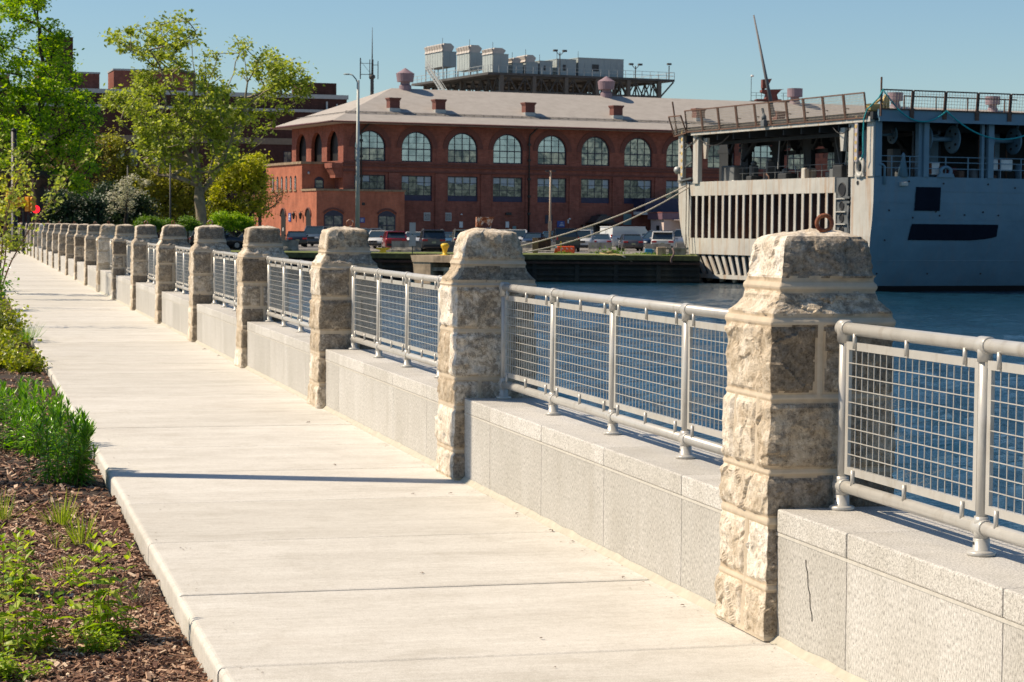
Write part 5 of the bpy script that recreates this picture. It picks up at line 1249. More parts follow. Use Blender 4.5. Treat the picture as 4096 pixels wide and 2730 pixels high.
mb.build('gate_inner_plate', M_RGATE, ship)
mb = MB(); mb.box(1.95, 2.05, 4, BM-1, -3.4, -.31); mb.build('stern_lower_plate', M_INT, ship)
for y in np.linspace(7, 23, 9): mb = MB(); mb.lathe([(.18,-.3),(.18,.05)], .6, float(y), -2.1, 10, axis='x'); mb.build('roller', M_DOL, ship)
# side frame with lightening holes right of the gate
mb = MB(); mb.box(.15, .3, 3.35, 4.8, -1.8, ZB-.02); hol = mb.build('hinge_frame', M_SHD, ship)
for z, r in ((4.2,.42),(3.15,.26),(2.35,.26),(1.55,.26),(.4,.36),(-.7,.3)):
    mb = MB(); mb.torus((.14, 4.05, z), r, .05, 'x', 20, 6); mb.lathe([(r,-.002),(r,.0)], .13, 4.05, z, 18, axis='x'); mb.build('lightening_hole', M_BLK, hol)
for z in (3.6,2.75,1.95,1.0): mb = MB(); mb.box(.0,.14,3.4,4.7,z-.03,z+.03); mb.build('stiffener', M_SHIP, hol)
mb = MB(); mb.box(.6, .7, 2.4, 3.36, -2, ZB); mb.build('recess_plate', M_SHD, ship)
mb = MB(); mb.box(-.1, .3, 2.76, 3.5, 3.3, 3.45); mb.box(-.1,.3,2.76,3.5,3.6,3.75); mb.tube([(.1,3.1,3.3),(.1,3.2,2.4),(.1,3.0,1.5),(.0,3.4,.2)], .1, 6); mb.build('hinge_gear', M_SHD, ship)
mb = MB(); mb.tube([(0,3.4,1.0),(-.2,3.0,.6),(-.1,2.7,.0),(0,2.8,-.6)], .18, 8); mb.build('guide_horn', M_SHIP, ship)
# decks
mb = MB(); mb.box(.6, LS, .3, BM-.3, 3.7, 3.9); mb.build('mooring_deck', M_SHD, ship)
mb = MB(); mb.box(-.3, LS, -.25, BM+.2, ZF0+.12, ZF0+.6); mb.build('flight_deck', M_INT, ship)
mb = MB(); mb.box(-.35, -.02, 0, BM-2.6, ZF0-.02, ZF0+.3); mb.build('deck_edge_beam', M_SHIP, ship)
mb = MB(); mb.box(0, LS, -.45, -.26, ZF0+.2, ZF1); mb.box(0, LS, -.55, -.451, ZF0+.0, ZF0+.2); mb.build('deck_fascia', M_SHSHADE, ship)
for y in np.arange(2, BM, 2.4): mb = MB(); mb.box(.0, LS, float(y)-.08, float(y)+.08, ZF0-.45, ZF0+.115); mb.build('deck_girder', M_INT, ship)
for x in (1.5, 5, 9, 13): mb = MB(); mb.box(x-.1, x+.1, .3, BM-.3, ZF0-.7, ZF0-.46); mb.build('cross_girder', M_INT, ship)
# stern pillars
for (y0, y1, x0) in ((24.0, 24.8, -.1), (2.35, 2.95, -.1), (-.0, .75, -.1)):
    mb = MB(); mb.box(x0, x0+.35, y0, y1, ZB if y0 < 20 else 4.9, ZF0); mb.build('stern_pillar', M_SHIP, ship)
mb = MB(); mb.box(-.05, .3, 26.7, 27.3, ZB, ZF0+.2); mb.build('stern_pillar', M_SHIP, ship)
mb = MB(); mb.bar((-.1, 24.8, 5.3), (-.1, 27, 5.1), .3, .12); mb.bar((-.1, 26.8, 5.9), (-.1, 24.9, 6.5), .1); mb.bar((-.1, 26.9, 7.2), (-.1, 24.9, 7.9), .1); mb.bar((0, 26.6, 8.6), (0, 24.6, 8.5), .15); mb.build('corner_platform', M_SHD, ship)
for p0, p1 in ((2877,2912),(2962,2992),(3088,3120),(3214,3244),(3336,3368)):
    ya, za = SHP.on_x(p1, 650, 4.0); yb_, za = SHP.on_x(p0, 650, 4.0)
    mb = MB(); mb.box(4.0, 4.35, ya, yb_, 3.9, ZF0-.46); mb.box(3.98, 4.37, ya-.25, yb_+.25, 7.3, 7.6); cl_ = mb.build('inner_column', M_INT, ship)
    mb = MB(); mb.bar((4.1, ya-.1, 7.2), (4.1, ya-.7, 7.95), .16); mb.build('column_brace', M_INT, cl_)
for y, w, z in ((23.2,.5,5.9),(20.6,.4,6.2),(16.0,.7,5.6),(9.6,.9,5.5),(5.9,.5,6.3),(18.2,.3,6.4)): mb = MB(); mb.bbox(2.4,3.0,y-w/2,y+w/2,3.9,z,.06); mb.lathe([(.18,0),(.25,.15),(.1,.3)], 2.7, y, z, 10); mb.build('deck_machinery', M_SHD, ship)
for y in (23.3, 4.1): mb = MB(); mb.prism([(y-.35, 8.2),(y+.35, 8.2),(y+.15, 6.7),(y-.12, 6.7)], .1, .3, 'x'); mb.build('knee_bracket', M_SHIP, ship)
for (a, b) in (((3, 22.8, 6.6),(3, 20.4, 8.3)), ((5, 18.8, 7.1),(5, 16.4, 8.2)), ((5, 3.4, 6.2),(5, 6.2, 8.3))): mb = MB(); mb.bar(a, b, .25); mb.build('knee_brace', M_INT, ship)
for y in (19.6, 15.2, 10.4): mb = MB(); mb.box(4.5, 5.5, y-1.9, y+1.9, 7.0, 7.25); mb.lathe([(.7,-.1),(.7,.1)], 5, y-1.3, 7.9, 12, axis='y'); mb.build('hanging_gear', M_INT, ship)
mb = MB()
for y0, y1 in ((5, 24),):
    for z in (5.6, 6.0): mb.bar((2, y0, z), (2, y1, z), .04)
    for y in np.arange(y0, y1, 1.6): mb.bar((2, float(y), 3.9), (2, float(y), 6.0), .05)
mb.build('guard_rail', M_SHD, ship)
for y, h, w, m in ((22.6, 1.9, 2.0, M_SHD), (14.6, 1.2, 1.2, M_INT), (11.7, 1.5, .5, M_SHIP), (7.2, 1.6, 1.2, M_INT), (19.4, 1.1, .8, M_INT)):
    mb = MB(); mb.bbox(1.6, 2.6, y-w/2, y+w/2, 3.9, 4.3+h, .1); mb.build('deck_machinery', m, ship)
mb = MB(); mb.box(3.2, LS, 5.5, 5.7, 3.9, ZF0-.46); mb.build('dark_inner_screen', M_INT, ship)  # dark screen added so the side openings look black inside
# openings in the near side: posts, rails, fairleads, reels
for x0, x1 in ((.06, .5), (3.65, 4.02), (8.54, 8.95), (13.5, 13.9), (18.5, 18.9), (23.5, 23.9)):
    mb = MB(); mb.box(x0, x1, -.08, .25, ZB, ZF0+.1); mb.build('side_pillar', M_SHSHADE, ship)
mb = MB(); mb.box(3.35, 3.62, .1, .5, ZB, ZF0); mb.build('side_pipe', M_SHSHADE, ship); mb = MB(); mb.box(8.1, 8.3, .05, .3, ZB-.6, ZF0+.2); mb.build('side_pipe', M_SHSHADE, ship)
mb = MB()
for z in (5.55, 5.95, 6.3): mb.bar((.6, .1, z), (LS, .1, z), .045)
for x in (1.35, 2.7, 5.4, 7.1, 9.6, 11.2, 12.8): mb.bar((x, .1, ZB-.02), (x, .1, 6.32), .06)
mb.build('guard_rail', M_SHSHADE, ship)
def reel(x, y, z, R, L_):
    mb = MB(); mb.lathe([(R*.9,-.04),(R,-.02),(R,.04),(R*.9,.06)], x-L_/2, y, z, 24, axis='x'); mb.lathe([(R*.9,-.04),(R,-.02),(R,.04),(R*.9,.06)], x+L_/2, y, z, 24, axis='x')
    mb.lathe([(R*.17,-L_/2),(R*.17,L_/2)], x, y, z, 12, axis='x'); o = mb.build('rope_reel', M_SHSHADE, ship)
    for s in (-1, 1):
        for a in range(5): mb = MB(); mb.lathe([(R*.09,-.07),(R*.09,.0)], x+s*L_/2-.03, y+R*.62*math.cos(a*1.257), z+R*.62*math.sin(a*1.257), 8, axis='x'); mb.build('reel_hole', M_BLK, o)
        mb = MB(); mb.bar((x+s*L_/2, y, z), (x+s*(L_/2+.35), y, ZF0+.1), .16, .12); mb.build('reel_bracket', M_SHSHADE, o)
reel(5.55, 1.2, 7.5, .92, 2.1); reel(10.3, 1.2, 7.5, .9, 2.1); reel(2.1, 2.3, 7.75, .6, 1.3); reel(15.5, 1.2, 7.5, .9, 2.1)
mb = MB(); mb.lathe([(.45,0),(.12,1.35),(.14,1.4),(.05,1.55)], 2.25, .15, ZB-.02, 4); mb.build('conical_bitt', M_SHSHADE, ship)
for x in (5.35, 12.5):
    mb = MB(); mb.torus((x, 0, ZB+.38), .38, .13, 'y', 20, 8, sq=.75); mb.prism([(x-.62,ZB),(x+.62,ZB),(x+.5,ZB+.25),(x-.5,ZB+.25)], -.12, .12, 'y'); mb.build('fairlead', M_SHSHADE, ship)
mb = MB(); mb.torus((-.05, 1.55, ZB+.55), .42, .14, 'x', 20, 8, sq=1.25); mb.prism([(1.0,ZB),(2.1,ZB),(2.0,ZB+.3),(1.1,ZB+.3)], -.15, .15, 'x'); mb.build('fairlead', M_SHIP, ship)
for x, w in ((4.75, .7), (9.3, .55), (10.2, 1.0)):
    mb = MB(); mb.bbox(x-w/2, x+w/2, .3, .9, ZB+.15 if x < 5 else ZB+.5, ZB+.95 if x < 5 else ZB+1.25, .06); o = mb.build('life_raft_box', M_LIGHTM, ship)
    mb = MB(); mb.box(x-w/2-.02, x-w/2+.08, .28, .92, ZB+.2 if x < 5 else ZB+.55, ZB+.9 if x < 5 else ZB+1.2); mb.build('strap', M_RUST, o)
mb = MB(); mb.tube([(.75,-.05,ZB-.5),(.75,-.05,ZB+.6),(.6,-.05,ZB+.75),(.35,-.05,ZB+.75)], .08, 8); mb.build('vent_pipe', M_SHSHADE, ship)
for x in (3.9, 5.8): mb = MB(); mb.box(x-.3, x+.3, 3.5, 4.2, 3.9, 6.9); mb.build('inner_column', M_SHD, ship)
mb = MB(); mb.bbox(6.4, 7.2, 1.4, 2.2, 3.9, 5.7, .1); mb.build('red_valve_box', plain('dull_red', (.12,.02,.02), .6), ship)
mb = MB(); mb.bbox(1.9, 2.4, -.25, .05, ZB-.6, ZB-.35, .04); mb.build('bracket_lamp', M_SHIP, ship)
# scuttles and bolts on the hull side
for x, z in ((1.2,2.85),(4.7,2.8),(6.9,2.6),(8.3,2.8),(5.0,2.55),(3.0,2.4),(9.5,2.6),(1.1,.95),(4.8,-1.2),(1.0,-1.2),(8.9,-1.2),(10.7,4.4),(5.2,4.6),(8.6,4.6),(2.6,4.7)):
    mb = MB(); mb.lathe([(.06,-.03),(.06,.0)], x, -.0-flare(z), z, 10, axis='y'); mb.build('scuttle', M_BLK, ship)
for z in (4.6, .2): mb = MB(); mb.lathe([(.14,-.03),(.14,.0)], 0, 1.9-.0*z, z, 12, axis='x'); mb.build('scuttle', M_BLK, ship)
# primer patches (painted areas with ragged edges)
def patch(pts):
    r = random.Random(4); P = []
    for (a, b), (c, d) in zip(pts, pts[1:]+pts[:1]):
        for i in range(10): u = i/10; P.append((a+(c-a)*u+r.uniform(-.02,.02), b+(d-b)*u+r.uniform(-.03,.03)))
    z1 = max(p[1] for p in pts); z0 = min(p[1] for p in pts); m = 12; mb = MB()
    for j in range(m+1):
        z = z0+.06+(z1-z0-.1)*j/m; xs = []
        for (a, b), (c, d) in zip(P, P[1:]+P[:1]):
            if (b > z) != (d > z): xs.append(a+(c-a)*(z-b)/(d-b))
        for q in range(9): mb.v.append((min(xs)+(max(xs)-min(xs))*q/8, -flare(z)-.035, z))
    for j in range(m):
        for q in range(8): a = j*9+q; mb.f.append([a, a+1, a+10, a+9]); mb.m.append(0); mb.sm.append(True)
    mb.build('paint_patch', M_PATCH, ship, fix=False)
patch([(3.13,4.4),(4.99,4.38),(4.95,2.78),(3.05,2.8)]); patch([(2.96,2.04),(9.55,2.02),(9.52,1.2),(8.0,.96),(2.78,.9)])
for z in (4.1, 3.35, 2.3, -.35): mb = MB(); mb.bar((.3, -.006-flare(z), z), (LS, -.006-flare(z), z), .03, .02, up=(0,1,0)); mb.build('weld_seam', M_SHSHADE, ship)
# safety nets: rusty tube frames with fine netting, tilted outward over the stern and the side
def net_panel(p0, p1, q1, q0, name_m, cell=.16, wob=0):
    """p along the bottom, q along the top"""
    p0, p1, q0, q1 = map(Vector, (p0, p1, q0, q1)); mb = MB(); 
    for a, b in ((p0,p1),(p0,q0),(p1,q1),(q0,q1)): mb.bar(a, b, .085)
    fr = mb.build('net_frame', M_RBR, ship)
    mb = MB(); n = max(2, int((p1-p0).length/cell)); m = max(2, int((q0-p0).length/cell))
    for i in range(1, n): u = i/n; mb.bar(p0.lerp(p1, u), q0.lerp(q1, u), .017)
    for j in range(1, m): v = j/m; mb.bar(p0.lerp(q0, v), p1.lerp(q1, v), .017)
    mb.build('netting', M_NET, fr)
M_NET = plain('pale_net_cord', (.36,.31,.25), .9)
ys = [25.2, 22.6, 20.0, 17.3, 14.6, 12.5, 10.2, 7.9, 5.4, 2.8, .2]
for a, b in zip(ys, ys[1:]):
    net_panel((-.4, a, ZF0+.25), (-.4, b+.12, ZF0+.25), (-.62, b+.12, 10.25), (-.62, a, 10.25), None)
    mb = MB(); mb.bar((-.5, a, 9.4), (-.2, a+.0, 9.35), .06); mb.build('net_stay', M_RBR, ship)
net_panel((-.4, 27.3, ZF0+.0), (-.4, 25.3, ZF0+.2), (-.9, 25.3, 9.9), (-.9, 27.3, 9.9), None)
xs2 = [.05, 2.4, 4.85, 7.3, 9.8, 12.3, 14.8, 17.3, 19.8, 22.3]
for a, b in zip(xs2, xs2[1:]):
    net_panel((a+.06, -.5, ZF1+.02), (b-.06, -.5, ZF1+.02), (b-.06, -.62, 10.42), (a+.06, -.62, 10.42), None, .2)
    mb = MB(); mb.bar((b, -.48, ZF0+.1), (b, -.52, ZF1+.1), .28, .1); mb.build('net_hinge', M_RBR, ship)
mb = MB(); mb.bar((.05, -.6, ZF0+.3), (.05, -.62, 11.2), .09); mb.build('corner_stanchion', M_RBR, ship)
mb = MB(); mb.bar((-.5, 26.7, 8.7), (-.9, 26.7, 11.0), .09); mb.build('corner_stanchion', M_RBR, ship)
mb = MB(); 
for x in (6.0, 8.5, 11, 14): mb.bar((x, 6, ZF1-.2), (x, 6, 10.6), .07)
mb.bar((6, 6, 10.55), (15, 6, 10.55), .07); mb.build('flight_deck_rail', M_RBR, ship)
# clutter of the open mooring deck and its edges
rr_ = random.Random(12)
for i in range(26):
    y = rr_.uniform(4.5, 24.5); x = rr_.uniform(.9, 3.4); h = rr_.uniform(.5, 2.2); mb = MB(); k = i % 4
    if k == 0: mb.tube([(x,y,3.9),(x,y,3.9+h),(x,y+rr_.uniform(-.6,.6),3.9+h+.2)], .06, 6); nm = 'pipe'
    elif k == 1: mb.lathe([(.22,0),(.22,h*.5),(.3,h*.5+.05),(.3,h*.5+.15)], x, y, 3.9, 10); nm = 'bitt'
    elif k == 2: mb.bbox(x, x+.4, y, y+.5, 3.9, 3.9+h*.9, .04); nm = 'locker'
    else: mb.bar((x,y,5.8),(x,y+rr_.uniform(-1,1),8.0),.05); nm = 'cable'
    mb.build(nm, [M_SHD, M_INT, M_SHIP, M_RBR, M_GALV][rr_.randrange(5)], ship)
for i in range(22):
    x = rr_.uniform(.8, 13); y = rr_.uniform(.4, 3.2); h = rr_.uniform(.4, 1.6); mb = MB(); k = i % 3
    if k == 0: mb.bbox(x, x+.45, y, y+.5, 3.9, 4.8+h*.6, .04); nm = 'locker'
    elif k == 1: mb.tube([(x,y,3.9),(x,y,ZF0-.5)], .07, 6); nm = 'pipe'
    else: mb.lathe([(.3,0),(.3,.3+h),(.15,.4+h)], x, y, 4.4, 10); nm = 'drum'
    mb.build(nm, [M_SHD, M_SHSHADE, M_INT, M_RBR][rr_.randrange(4)], ship)
for x in (1.7, 6.4, 11.2): mb = MB(); mb.box(x-.35, x+.35, 3.0, 3.7, 3.9, ZF0-.4); mb.build('inner_column', M_SHSHADE, ship)
for y0, y1, s in ((24.0, 26.8, .5), (23.9, 19, .7), (4.9, 2.6, .5)):
    mb = MB(); mb.tube([(-.15, y0+(y1-y0)*i/10, 8.3-s*4*(i/10)*(1-i/10)) for i in range(11)], .03, 5); mb.build('cable', M_BLK, ship)
# yellow deck gear and rung boards
M_YELD = plain('faded_yellow', (.50,.36,.13), .7, var=.3, scale=4)
mb = MB(); mb.prism([(.75,9.25),(1.45,9.25),(1.4,10.15),(1.15,10.2)], .6, .8, 'y'); mb.bbox(-.1,.7,.4,1.0,9.1,9.6,.1); mb.tube([(.2,.6,9.5),(.8,.6,9.9),(1.2,.6,9.4)], .09, 6); mb.build('yellow_deck_gear', M_YELD, ship)
for y, z0, z1, nn in ((1.75, 5.95, 8.9, 6), (26.25, 5.4, 8.9, 7)):
    mb = MB(); mb.box(-.3, -.2, y-.17, y+.17, z0, z1); o = mb.build('ladder_board', plain('lilac_grey', (.42,.38,.40), .7) if y < 5 else M_SHIP, ship)
    for i in range(nn): z = z0+.2+(z1-z0-.4)*i/(nn-1); mb = MB(); mb.lathe([(.13,-.06),(.13,.05)], -.26, y, z, 10, axis='x'); mb.build('lamp_ring', M_YELD, o)
mb = MB(); mb.lathe([(.15,-.25),(.3,0),(.25,.2),(.1,.3)], -.3, 26.9, 5.9, 10); mb.build('deck_lamp', M_GALV, ship)
# man-sized control stand at the stern edge
mb = MB(); mb.bbox(-.7,-.4, 13.1,13.6, 8.6, 9.1,.05); mb.lathe([(.16,0),(.2,.2),(.05,.45)], -.55, 13.35, 9.1, 8); mb.bar((-.5,13.3,9.0),(-.6,13.5,9.9),.12); mb.build('signal_stand', M_SHD, ship)
# thin whip antenna leaning left, and the teal heaving line
a0 = SHP.on_x(3095, 410, .5); a1 = at(3013, 58, 150)
zc = at(3095, 410, 150); mb = MB(); base = SHP.w(4.0, SHP.on_x(3095, 415, 4.0)[0], SHP.on_x(3095, 415, 4.0)[1]-.9); top = SHP.w(4.0, *SHP.on_x(3015, 62, 4.0))
mb.tube([base, top], [.16, .055], 8); o = mb.build('whip_antenna', plain('antenna_grey', (.13,.12,.12), .6)); o.parent = ship; o.matrix_parent_inverse = Matrix.Rotation(-SHP.ang, 4, 'Z') @ Matrix.Translation((-SHP.o.x, -SHP.o.y, 0))
mb = MB(); pts = []
for u in np.linspace(0, 1, 14): pts.append((.3+2.2*0, -.62, 0))
rp = [(.1,-.7,10.4),(-.1,-.6,9.9),(-.45,.2,9.2),(-.5,.5,8.6),(-.5,.55,7.5),(-.5,.5,6.4),(-.5,.75,6.0)]
mb.tube(rp, .045, 6); 
def sw(x0, x1, z0, z1, s, n=14): return [(x0+(x1-x0)*i/n, -.72, z0+(z1-z0)*i/n-s*4*(i/n)*(1-i/n)) for i in range(n+1)]
mb.tube(sw(1.2, 4.85, 9.25, 9.2, .75), .05, 6); mb.tube(sw(4.85, 13.5, 9.2, 9.3, 1.75, 20), .05, 6); mb.tube([(.1,-.7,10.4),(1.2,-.72,9.25)], .04, 6)
mb.build('heaving_line', M_TEALR, ship)

# rust-red crane cabin with its own rail, standing beyond the hall roof
c = at(3060, 402, 300)
cr = thing('crane_cabin', 'rust red crane cabin with tilted box and railing above the hall roof line', 'crane', (c.x, 300, c.z-.4), .1); cr.scale = (.66, .66, .57)
M_CRN = plain('rust_red_steel', (.16,.045,.03), .7, var=.3, scale=1)
mb = MB(); mb.box(-2.0, 3.2, -1.5, 1.5, -26, .2); mb.box(-2.0, 3.2, -1.5, 1.5, .21, .9); mb.build('platform', M_CRN, cr)
mb = MB(); mb.prism([(-.1,.9),(2.6,.9),(2.3,2.0),(3.3,3.3),(3.9,3.4),(-.9,3.2),(-.9,2.6),(.2,2.2)], -1.1, 1.1, 'y'); mb.build('turntable', M_CRN, cr)
mb = MB(); mb.prism([(-.75,3.6),(.25,3.6),(1.25,5.9),(-.75,5.7)], -.8, .8, 'y'); mb.build('cabin', M_CRN, cr)
mb = MB()
for q in (-.45, -.1, .3): mb.box(q, q+.14, -.9, -.801, 3.7, 5.6)
mb.bar((-.5, 0, 3.0), (-.4, 0, 3.6), .6); mb.build('cabin_ribs', plain('dark_red', (.07,.02,.015), .7), cr)
mb = MB()
for z in (1.7, 2.4): mb.bar((-3.3,-1.4,z),(-.4,-1.4,z),.08); mb.bar((3.1,-1.4,z),(5.3,-1.4,z),.08)
for x in (-3.3,-2.2,-1.1,3.6,4.6): mb.bar((x,-1.4,.5),(x,-1.4,2.45),.09)
mb.bar((-3.3,-1.4,0),(-3.3,-1.4,6.4),.1); mb.box(-3.3,5.3,-1.5,1.5,.2,.5); mb.build('railing', M_STEEL, cr)
mb = MB(); mb.lathe([(.2,0),(.4,.2),(.3,.5)], -3.1, -1.4, 6.2, 10); mb.build('lamp', M_LIGHTM, cr)
# ================================================================== TREES AND PLANTS
def leaf_strips(P, D, Ln, Wd, droop, r, roll=None):
    """pointed leaves with a folded midrib: bases P, directions D (n,3), lengths, widths"""
    n = len(P); D = D/np.linalg.norm(D, axis=1)[:,None]
    up = np.tile([0,0,1.], (n,1)); S = np.cross(D, up); S /= (np.linalg.norm(S, axis=1)[:,None]+1e-9)
    Nn = np.cross(S, D)
    if roll is not None: S, Nn = S*np.cos(roll)[:,None]+Nn*np.sin(roll)[:,None], -S*np.sin(roll)[:,None]+Nn*np.cos(roll)[:,None]
    V = np.zeros((n, 12, 3)); tt = [0, .3, .65, 1]; ww = [.22, 1, .72, .03]
    for i, (t, w) in enumerate(zip(tt, ww)):
        c = P + D*(Ln*t)[:,None] - np.array([0,0,1.])*(droop*Ln*t*t)[:,None]
        V[:, i*3] = c - S*(Wd*w/2)[:,None] + Nn*(Wd*w*.18)[:,None]; V[:, i*3+1] = c; V[:, i*3+2] = c + S*(Wd*w/2)[:,None] + Nn*(Wd*w*.18)[:,None]
    q = np.array([(i*3+j, i*3+j+1, (i+1)*3+j+1, (i+1)*3+j) for i in range(3) for j in range(2)])
    F = (q[None]+(np.arange(n)*12)[:,None,None]).reshape(-1, 4)
    return V.reshape(-1, 3), F
def leaf_quads(C, size, r, flat=.5):
    """small rhombic leaves at centres C"""
    n = len(C); N_ = r.normal(0, 1, (n, 3)); N_[:,2] = np.abs(N_[:,2])+flat; N_ /= np.linalg.norm(N_, axis=1)[:,None]
    A = np.cross(N_, r.normal(0, 1, (n, 3))); A /= np.linalg.norm(A, axis=1)[:,None]; B = np.cross(N_, A)
    s = size*(.55+.8*r.random(n)); V = np.zeros((n, 4, 3))
    V[:,0] = C - A*(s*.6)[:,None]; V[:,1] = C + B*(s*.38)[:,None]+N_*(s*.08)[:,None]; V[:,2] = C + A*(s*.6)[:,None]; V[:,3] = C - B*(s*.38)[:,None]+N_*(s*.08)[:,None]
    return V.reshape(-1, 3), np.arange(n*4).reshape(n, 4)
def inside(poly, x, y):
    c = False; j = len(poly)-1
    for i in range(len(poly)):
        xi, yi = poly[i]; xj, yj = poly[j]
        if (yi > y) != (yj > y) and x < (xj-xi)*(y-yi)/(yj-yi+1e-9)+xi: c = not c
        j = i
    return c
def ell(cx, cy, rx, ry, n=14, wob=.18, seed=0):
    r = random.Random(seed); return [(cx+rx*math.cos(a*2*math.pi/n)*(1+r.uniform(-wob, wob)), cy+ry*math.sin(a*2*math.pi/n)*(1+r.uniform(-wob, wob))) for a in range(n)]
def tree(name, label, Y, base_px, poly, limbs, ncl, nleaf, lsize, rc, mleaf, mbark, r0, depth=.8, seed=1, thr=-.25, gsc=.35, group=None, flat=.5, zb=None, cat='tree', edge=0.0):
    r = random.Random(seed); rg = np.random.default_rng(seed); zb = Z_LAND if zb is None else zb
    b = at(base_px[0], base_px[1], Y); base = Vector((b.x, Y, zb)); t = thing(name, label, cat, tuple(base), 0, group)
    xs = [p[0] for p in poly]; ys = [p[1] for p in poly]; mpp = Y/8578
    hw = (max(xs)-min(xs))/2*mpp
    nodes = [Vector((0,0,0))]; par = [-1]
    for L_ in limbs:                                       # traced main limbs, given depth of their own
        prev = 0; bend = r.uniform(-1, 1)*hw*.45
        if L_[0] is not None and len(nodes) > 1:
            q = at(L_[0][0], L_[0][1], Y)-base; prev = min(range(len(nodes)), key=lambda i: (nodes[i].x-q.x)**2+(nodes[i].z-q.z)**2)
        n_ = len(L_)
        for k, (px, py) in enumerate(L_):
            off = 0 if L_ is limbs[0] else bend*(k/n_)
            q = at(px, py, Y+off)-base
            p0 = nodes[prev]; m = max(1, int((q-p0).length/(1.0 if hw > 2 else .4)))
            for s in range(1, m+1):
                nodes.append(p0.lerp(q, s/m)+Vector((r.uniform(-1,1), r.uniform(-1,1), 0))*.03*hw*(s < m)); par.append(prev if s == 1 else len(nodes)-2)
            prev = len(nodes)-1
    nl0 = len(nodes)
    # clump centres inside the outline, thinned by a noise field so that gaps stay open
    cl = []; tries = 0; so = Vector((seed*3.7, 0, seed*1.3))
    cx, cyv = sum(xs)/len(xs), sum(ys)/len(ys)
    while len(cl) < ncl and tries < ncl*60:
        tries += 1; px = r.uniform(min(xs), max(xs)); py = r.uniform(min(ys), max(ys))
        if not inside(poly, px, py): continue
        # depth limited by how close we are to the outline
        e = math.sqrt(max(.06, 1-((px-cx)/((max(xs)-min(xs))/2))**2))
        d = r.uniform(-1, 1)*hw*depth*e
        q = at(px, py, Y+d)-base
        if noise.noise(q*gsc*6/max(hw, 1)+so) < thr: continue
        cl.append(q)
    org = nodes[min(range(nl0), key=lambda i: (nodes[i]-(at(cx, max(ys), Y)-base)).length)]
    cl.sort(key=lambda q: (q-org).length)
    for q in cl:
        best = min(range(len(nodes)), key=lambda i: (nodes[i]-q).length + (2.0*max(0, nodes[i].z-q.z)) + (0 if i else 1e3))
        p0 = nodes[best]; m = max(1, int((q-p0).length/(.9 if hw > 2 else .35))); prev = best
        for s in range(1, m+1):
            u = s/m; nodes.append(p0.lerp(q, u)+Vector((r.uniform(-1,1), r.uniform(-1,1), r.uniform(-.3,1)))*.07*(q-p0).length*math.sin(u*math.pi)); par.append(prev); prev = len(nodes)-1
    # pipe-model radii
    wgt = [0.0]*len(nodes)
    for i in range(len(nodes)-1, 0, -1):
        if wgt[i] == 0: wgt[i] = 1.0
        wgt[par[i]] += wgt[i]
    k = r0/math.sqrt(max(wgt[0], 1)); rad = [max(k*math.sqrt(w), .008 if hw < 2 else .018) for w in wgt]
    mb = MB()
    for i in range(1, len(nodes)):
        p = par[i]; thick = rad[i] > .06*hw/3
        n = 7 if rad[i] > r0*.35 else (5 if thick else 3)
        a, c = nodes[p], nodes[i]
        if (c-a).length < 1e-4: continue
        rp = min(rad[p], rad[i]*1.5) if p else rad[i]*1.35
        mb.tube([a-(c-a).normalized()*rad[i]*.3, c], [rp, rad[i]], n, cap=False)
    mb.build('trunk', mbark, t, fix=False)
    C = []
    for q in cl:
        m = int(nleaf*r.uniform(.5, 1.5)); s = rc*r.uniform(.6, 1.35)
        g = rg.normal(0, 1, (m, 3))*np.array([s, s, s*.62])*.55; C.append(np.array(q)+g)
    C = np.vstack(C)
    V, F = leaf_quads(C, lsize, rg, flat); quick_mesh('crown', V, F, mleaf, t)
    return t
M_BARKS = plain('mottled_sycamore_bark', (.24,.205,.145), .9, var=.45, scale=1.6, dirt=(.09,.07,.05), dscale=1.2); M_BARK = plain('dark_bark', (.055,.04,.03), .95, var=.4, scale=3, bumpy=.6)
LY = leaf_mat('sycamore_leaves', [(.13,.17,.02), (.25,.31,.04), (.36,.42,.06), (.46,.50,.11)], .45)
LG = leaf_mat('bright_green_leaves', [(.08,.16,.008), (.19,.34,.012), (.31,.46,.02), (.43,.53,.04)], .5)
LO = leaf_mat('olive_leaves', [(.13,.14,.02), (.25,.26,.03), (.36,.35,.05), (.43,.40,.09)], .45)
LYG = leaf_mat('yellow_green_leaves', [(.18,.20,.015), (.33,.36,.03), (.46,.47,.05), (.54,.50,.10)], .5)
LD = leaf_mat('dark_evergreen_leaves', [(.008,.018,.008), (.02,.045,.018), (.04,.075,.03), (.07,.11,.04)], .15)
LW = leaf_mat('cream_blossom', [(.22,.24,.12), (.45,.45,.30), (.60,.58,.44), (.66,.63,.52)], .35)
LR = leaf_mat('reddish_leaves', [(.07,.035,.015), (.14,.07,.03), (.18,.14,.04), (.16,.20,.04)], .3)
LH = leaf_mat('hedge_leaves', [(.07,.14,.01), (.13,.24,.02), (.21,.33,.03)], .3)
syc = [(430,149),(517,92),(597,115),(650,80),(706,34),(804,86),(821,143),(878,172),(862,250),(850,330),(900,300),(918,252),(930,166),(987,149),(999,195),(985,264),(1050,218),(1119,178),(1142,252),(1228,298),(1245,344),(1205,436),(1119,494),(1102,574),(1090,637),(947,689),(860,700),(775,735),(640,720),(517,608),(499,540),(545,488),(459,494),(413,402),(476,356),(560,350),(540,247),(476,189)]
sl = [[(806,905),(798,800),(797,755)], [(798,760),(770,700),(738,574),(712,459),(660,330),(600,200)], [(797,755),(788,640),(784,520),(775,402),(780,300),(745,120)], [(797,780),(845,720),(880,660),(918,574),(976,459),(1091,344),(1180,330)], [(790,740),(740,720),(689,705),(631,700),(560,640)], [(784,520),(830,380),(870,230)], [(738,574),(640,480),(560,420),(480,400)], [(976,459),(990,330),(970,190)], [(880,660),(980,620),(1060,560)]]
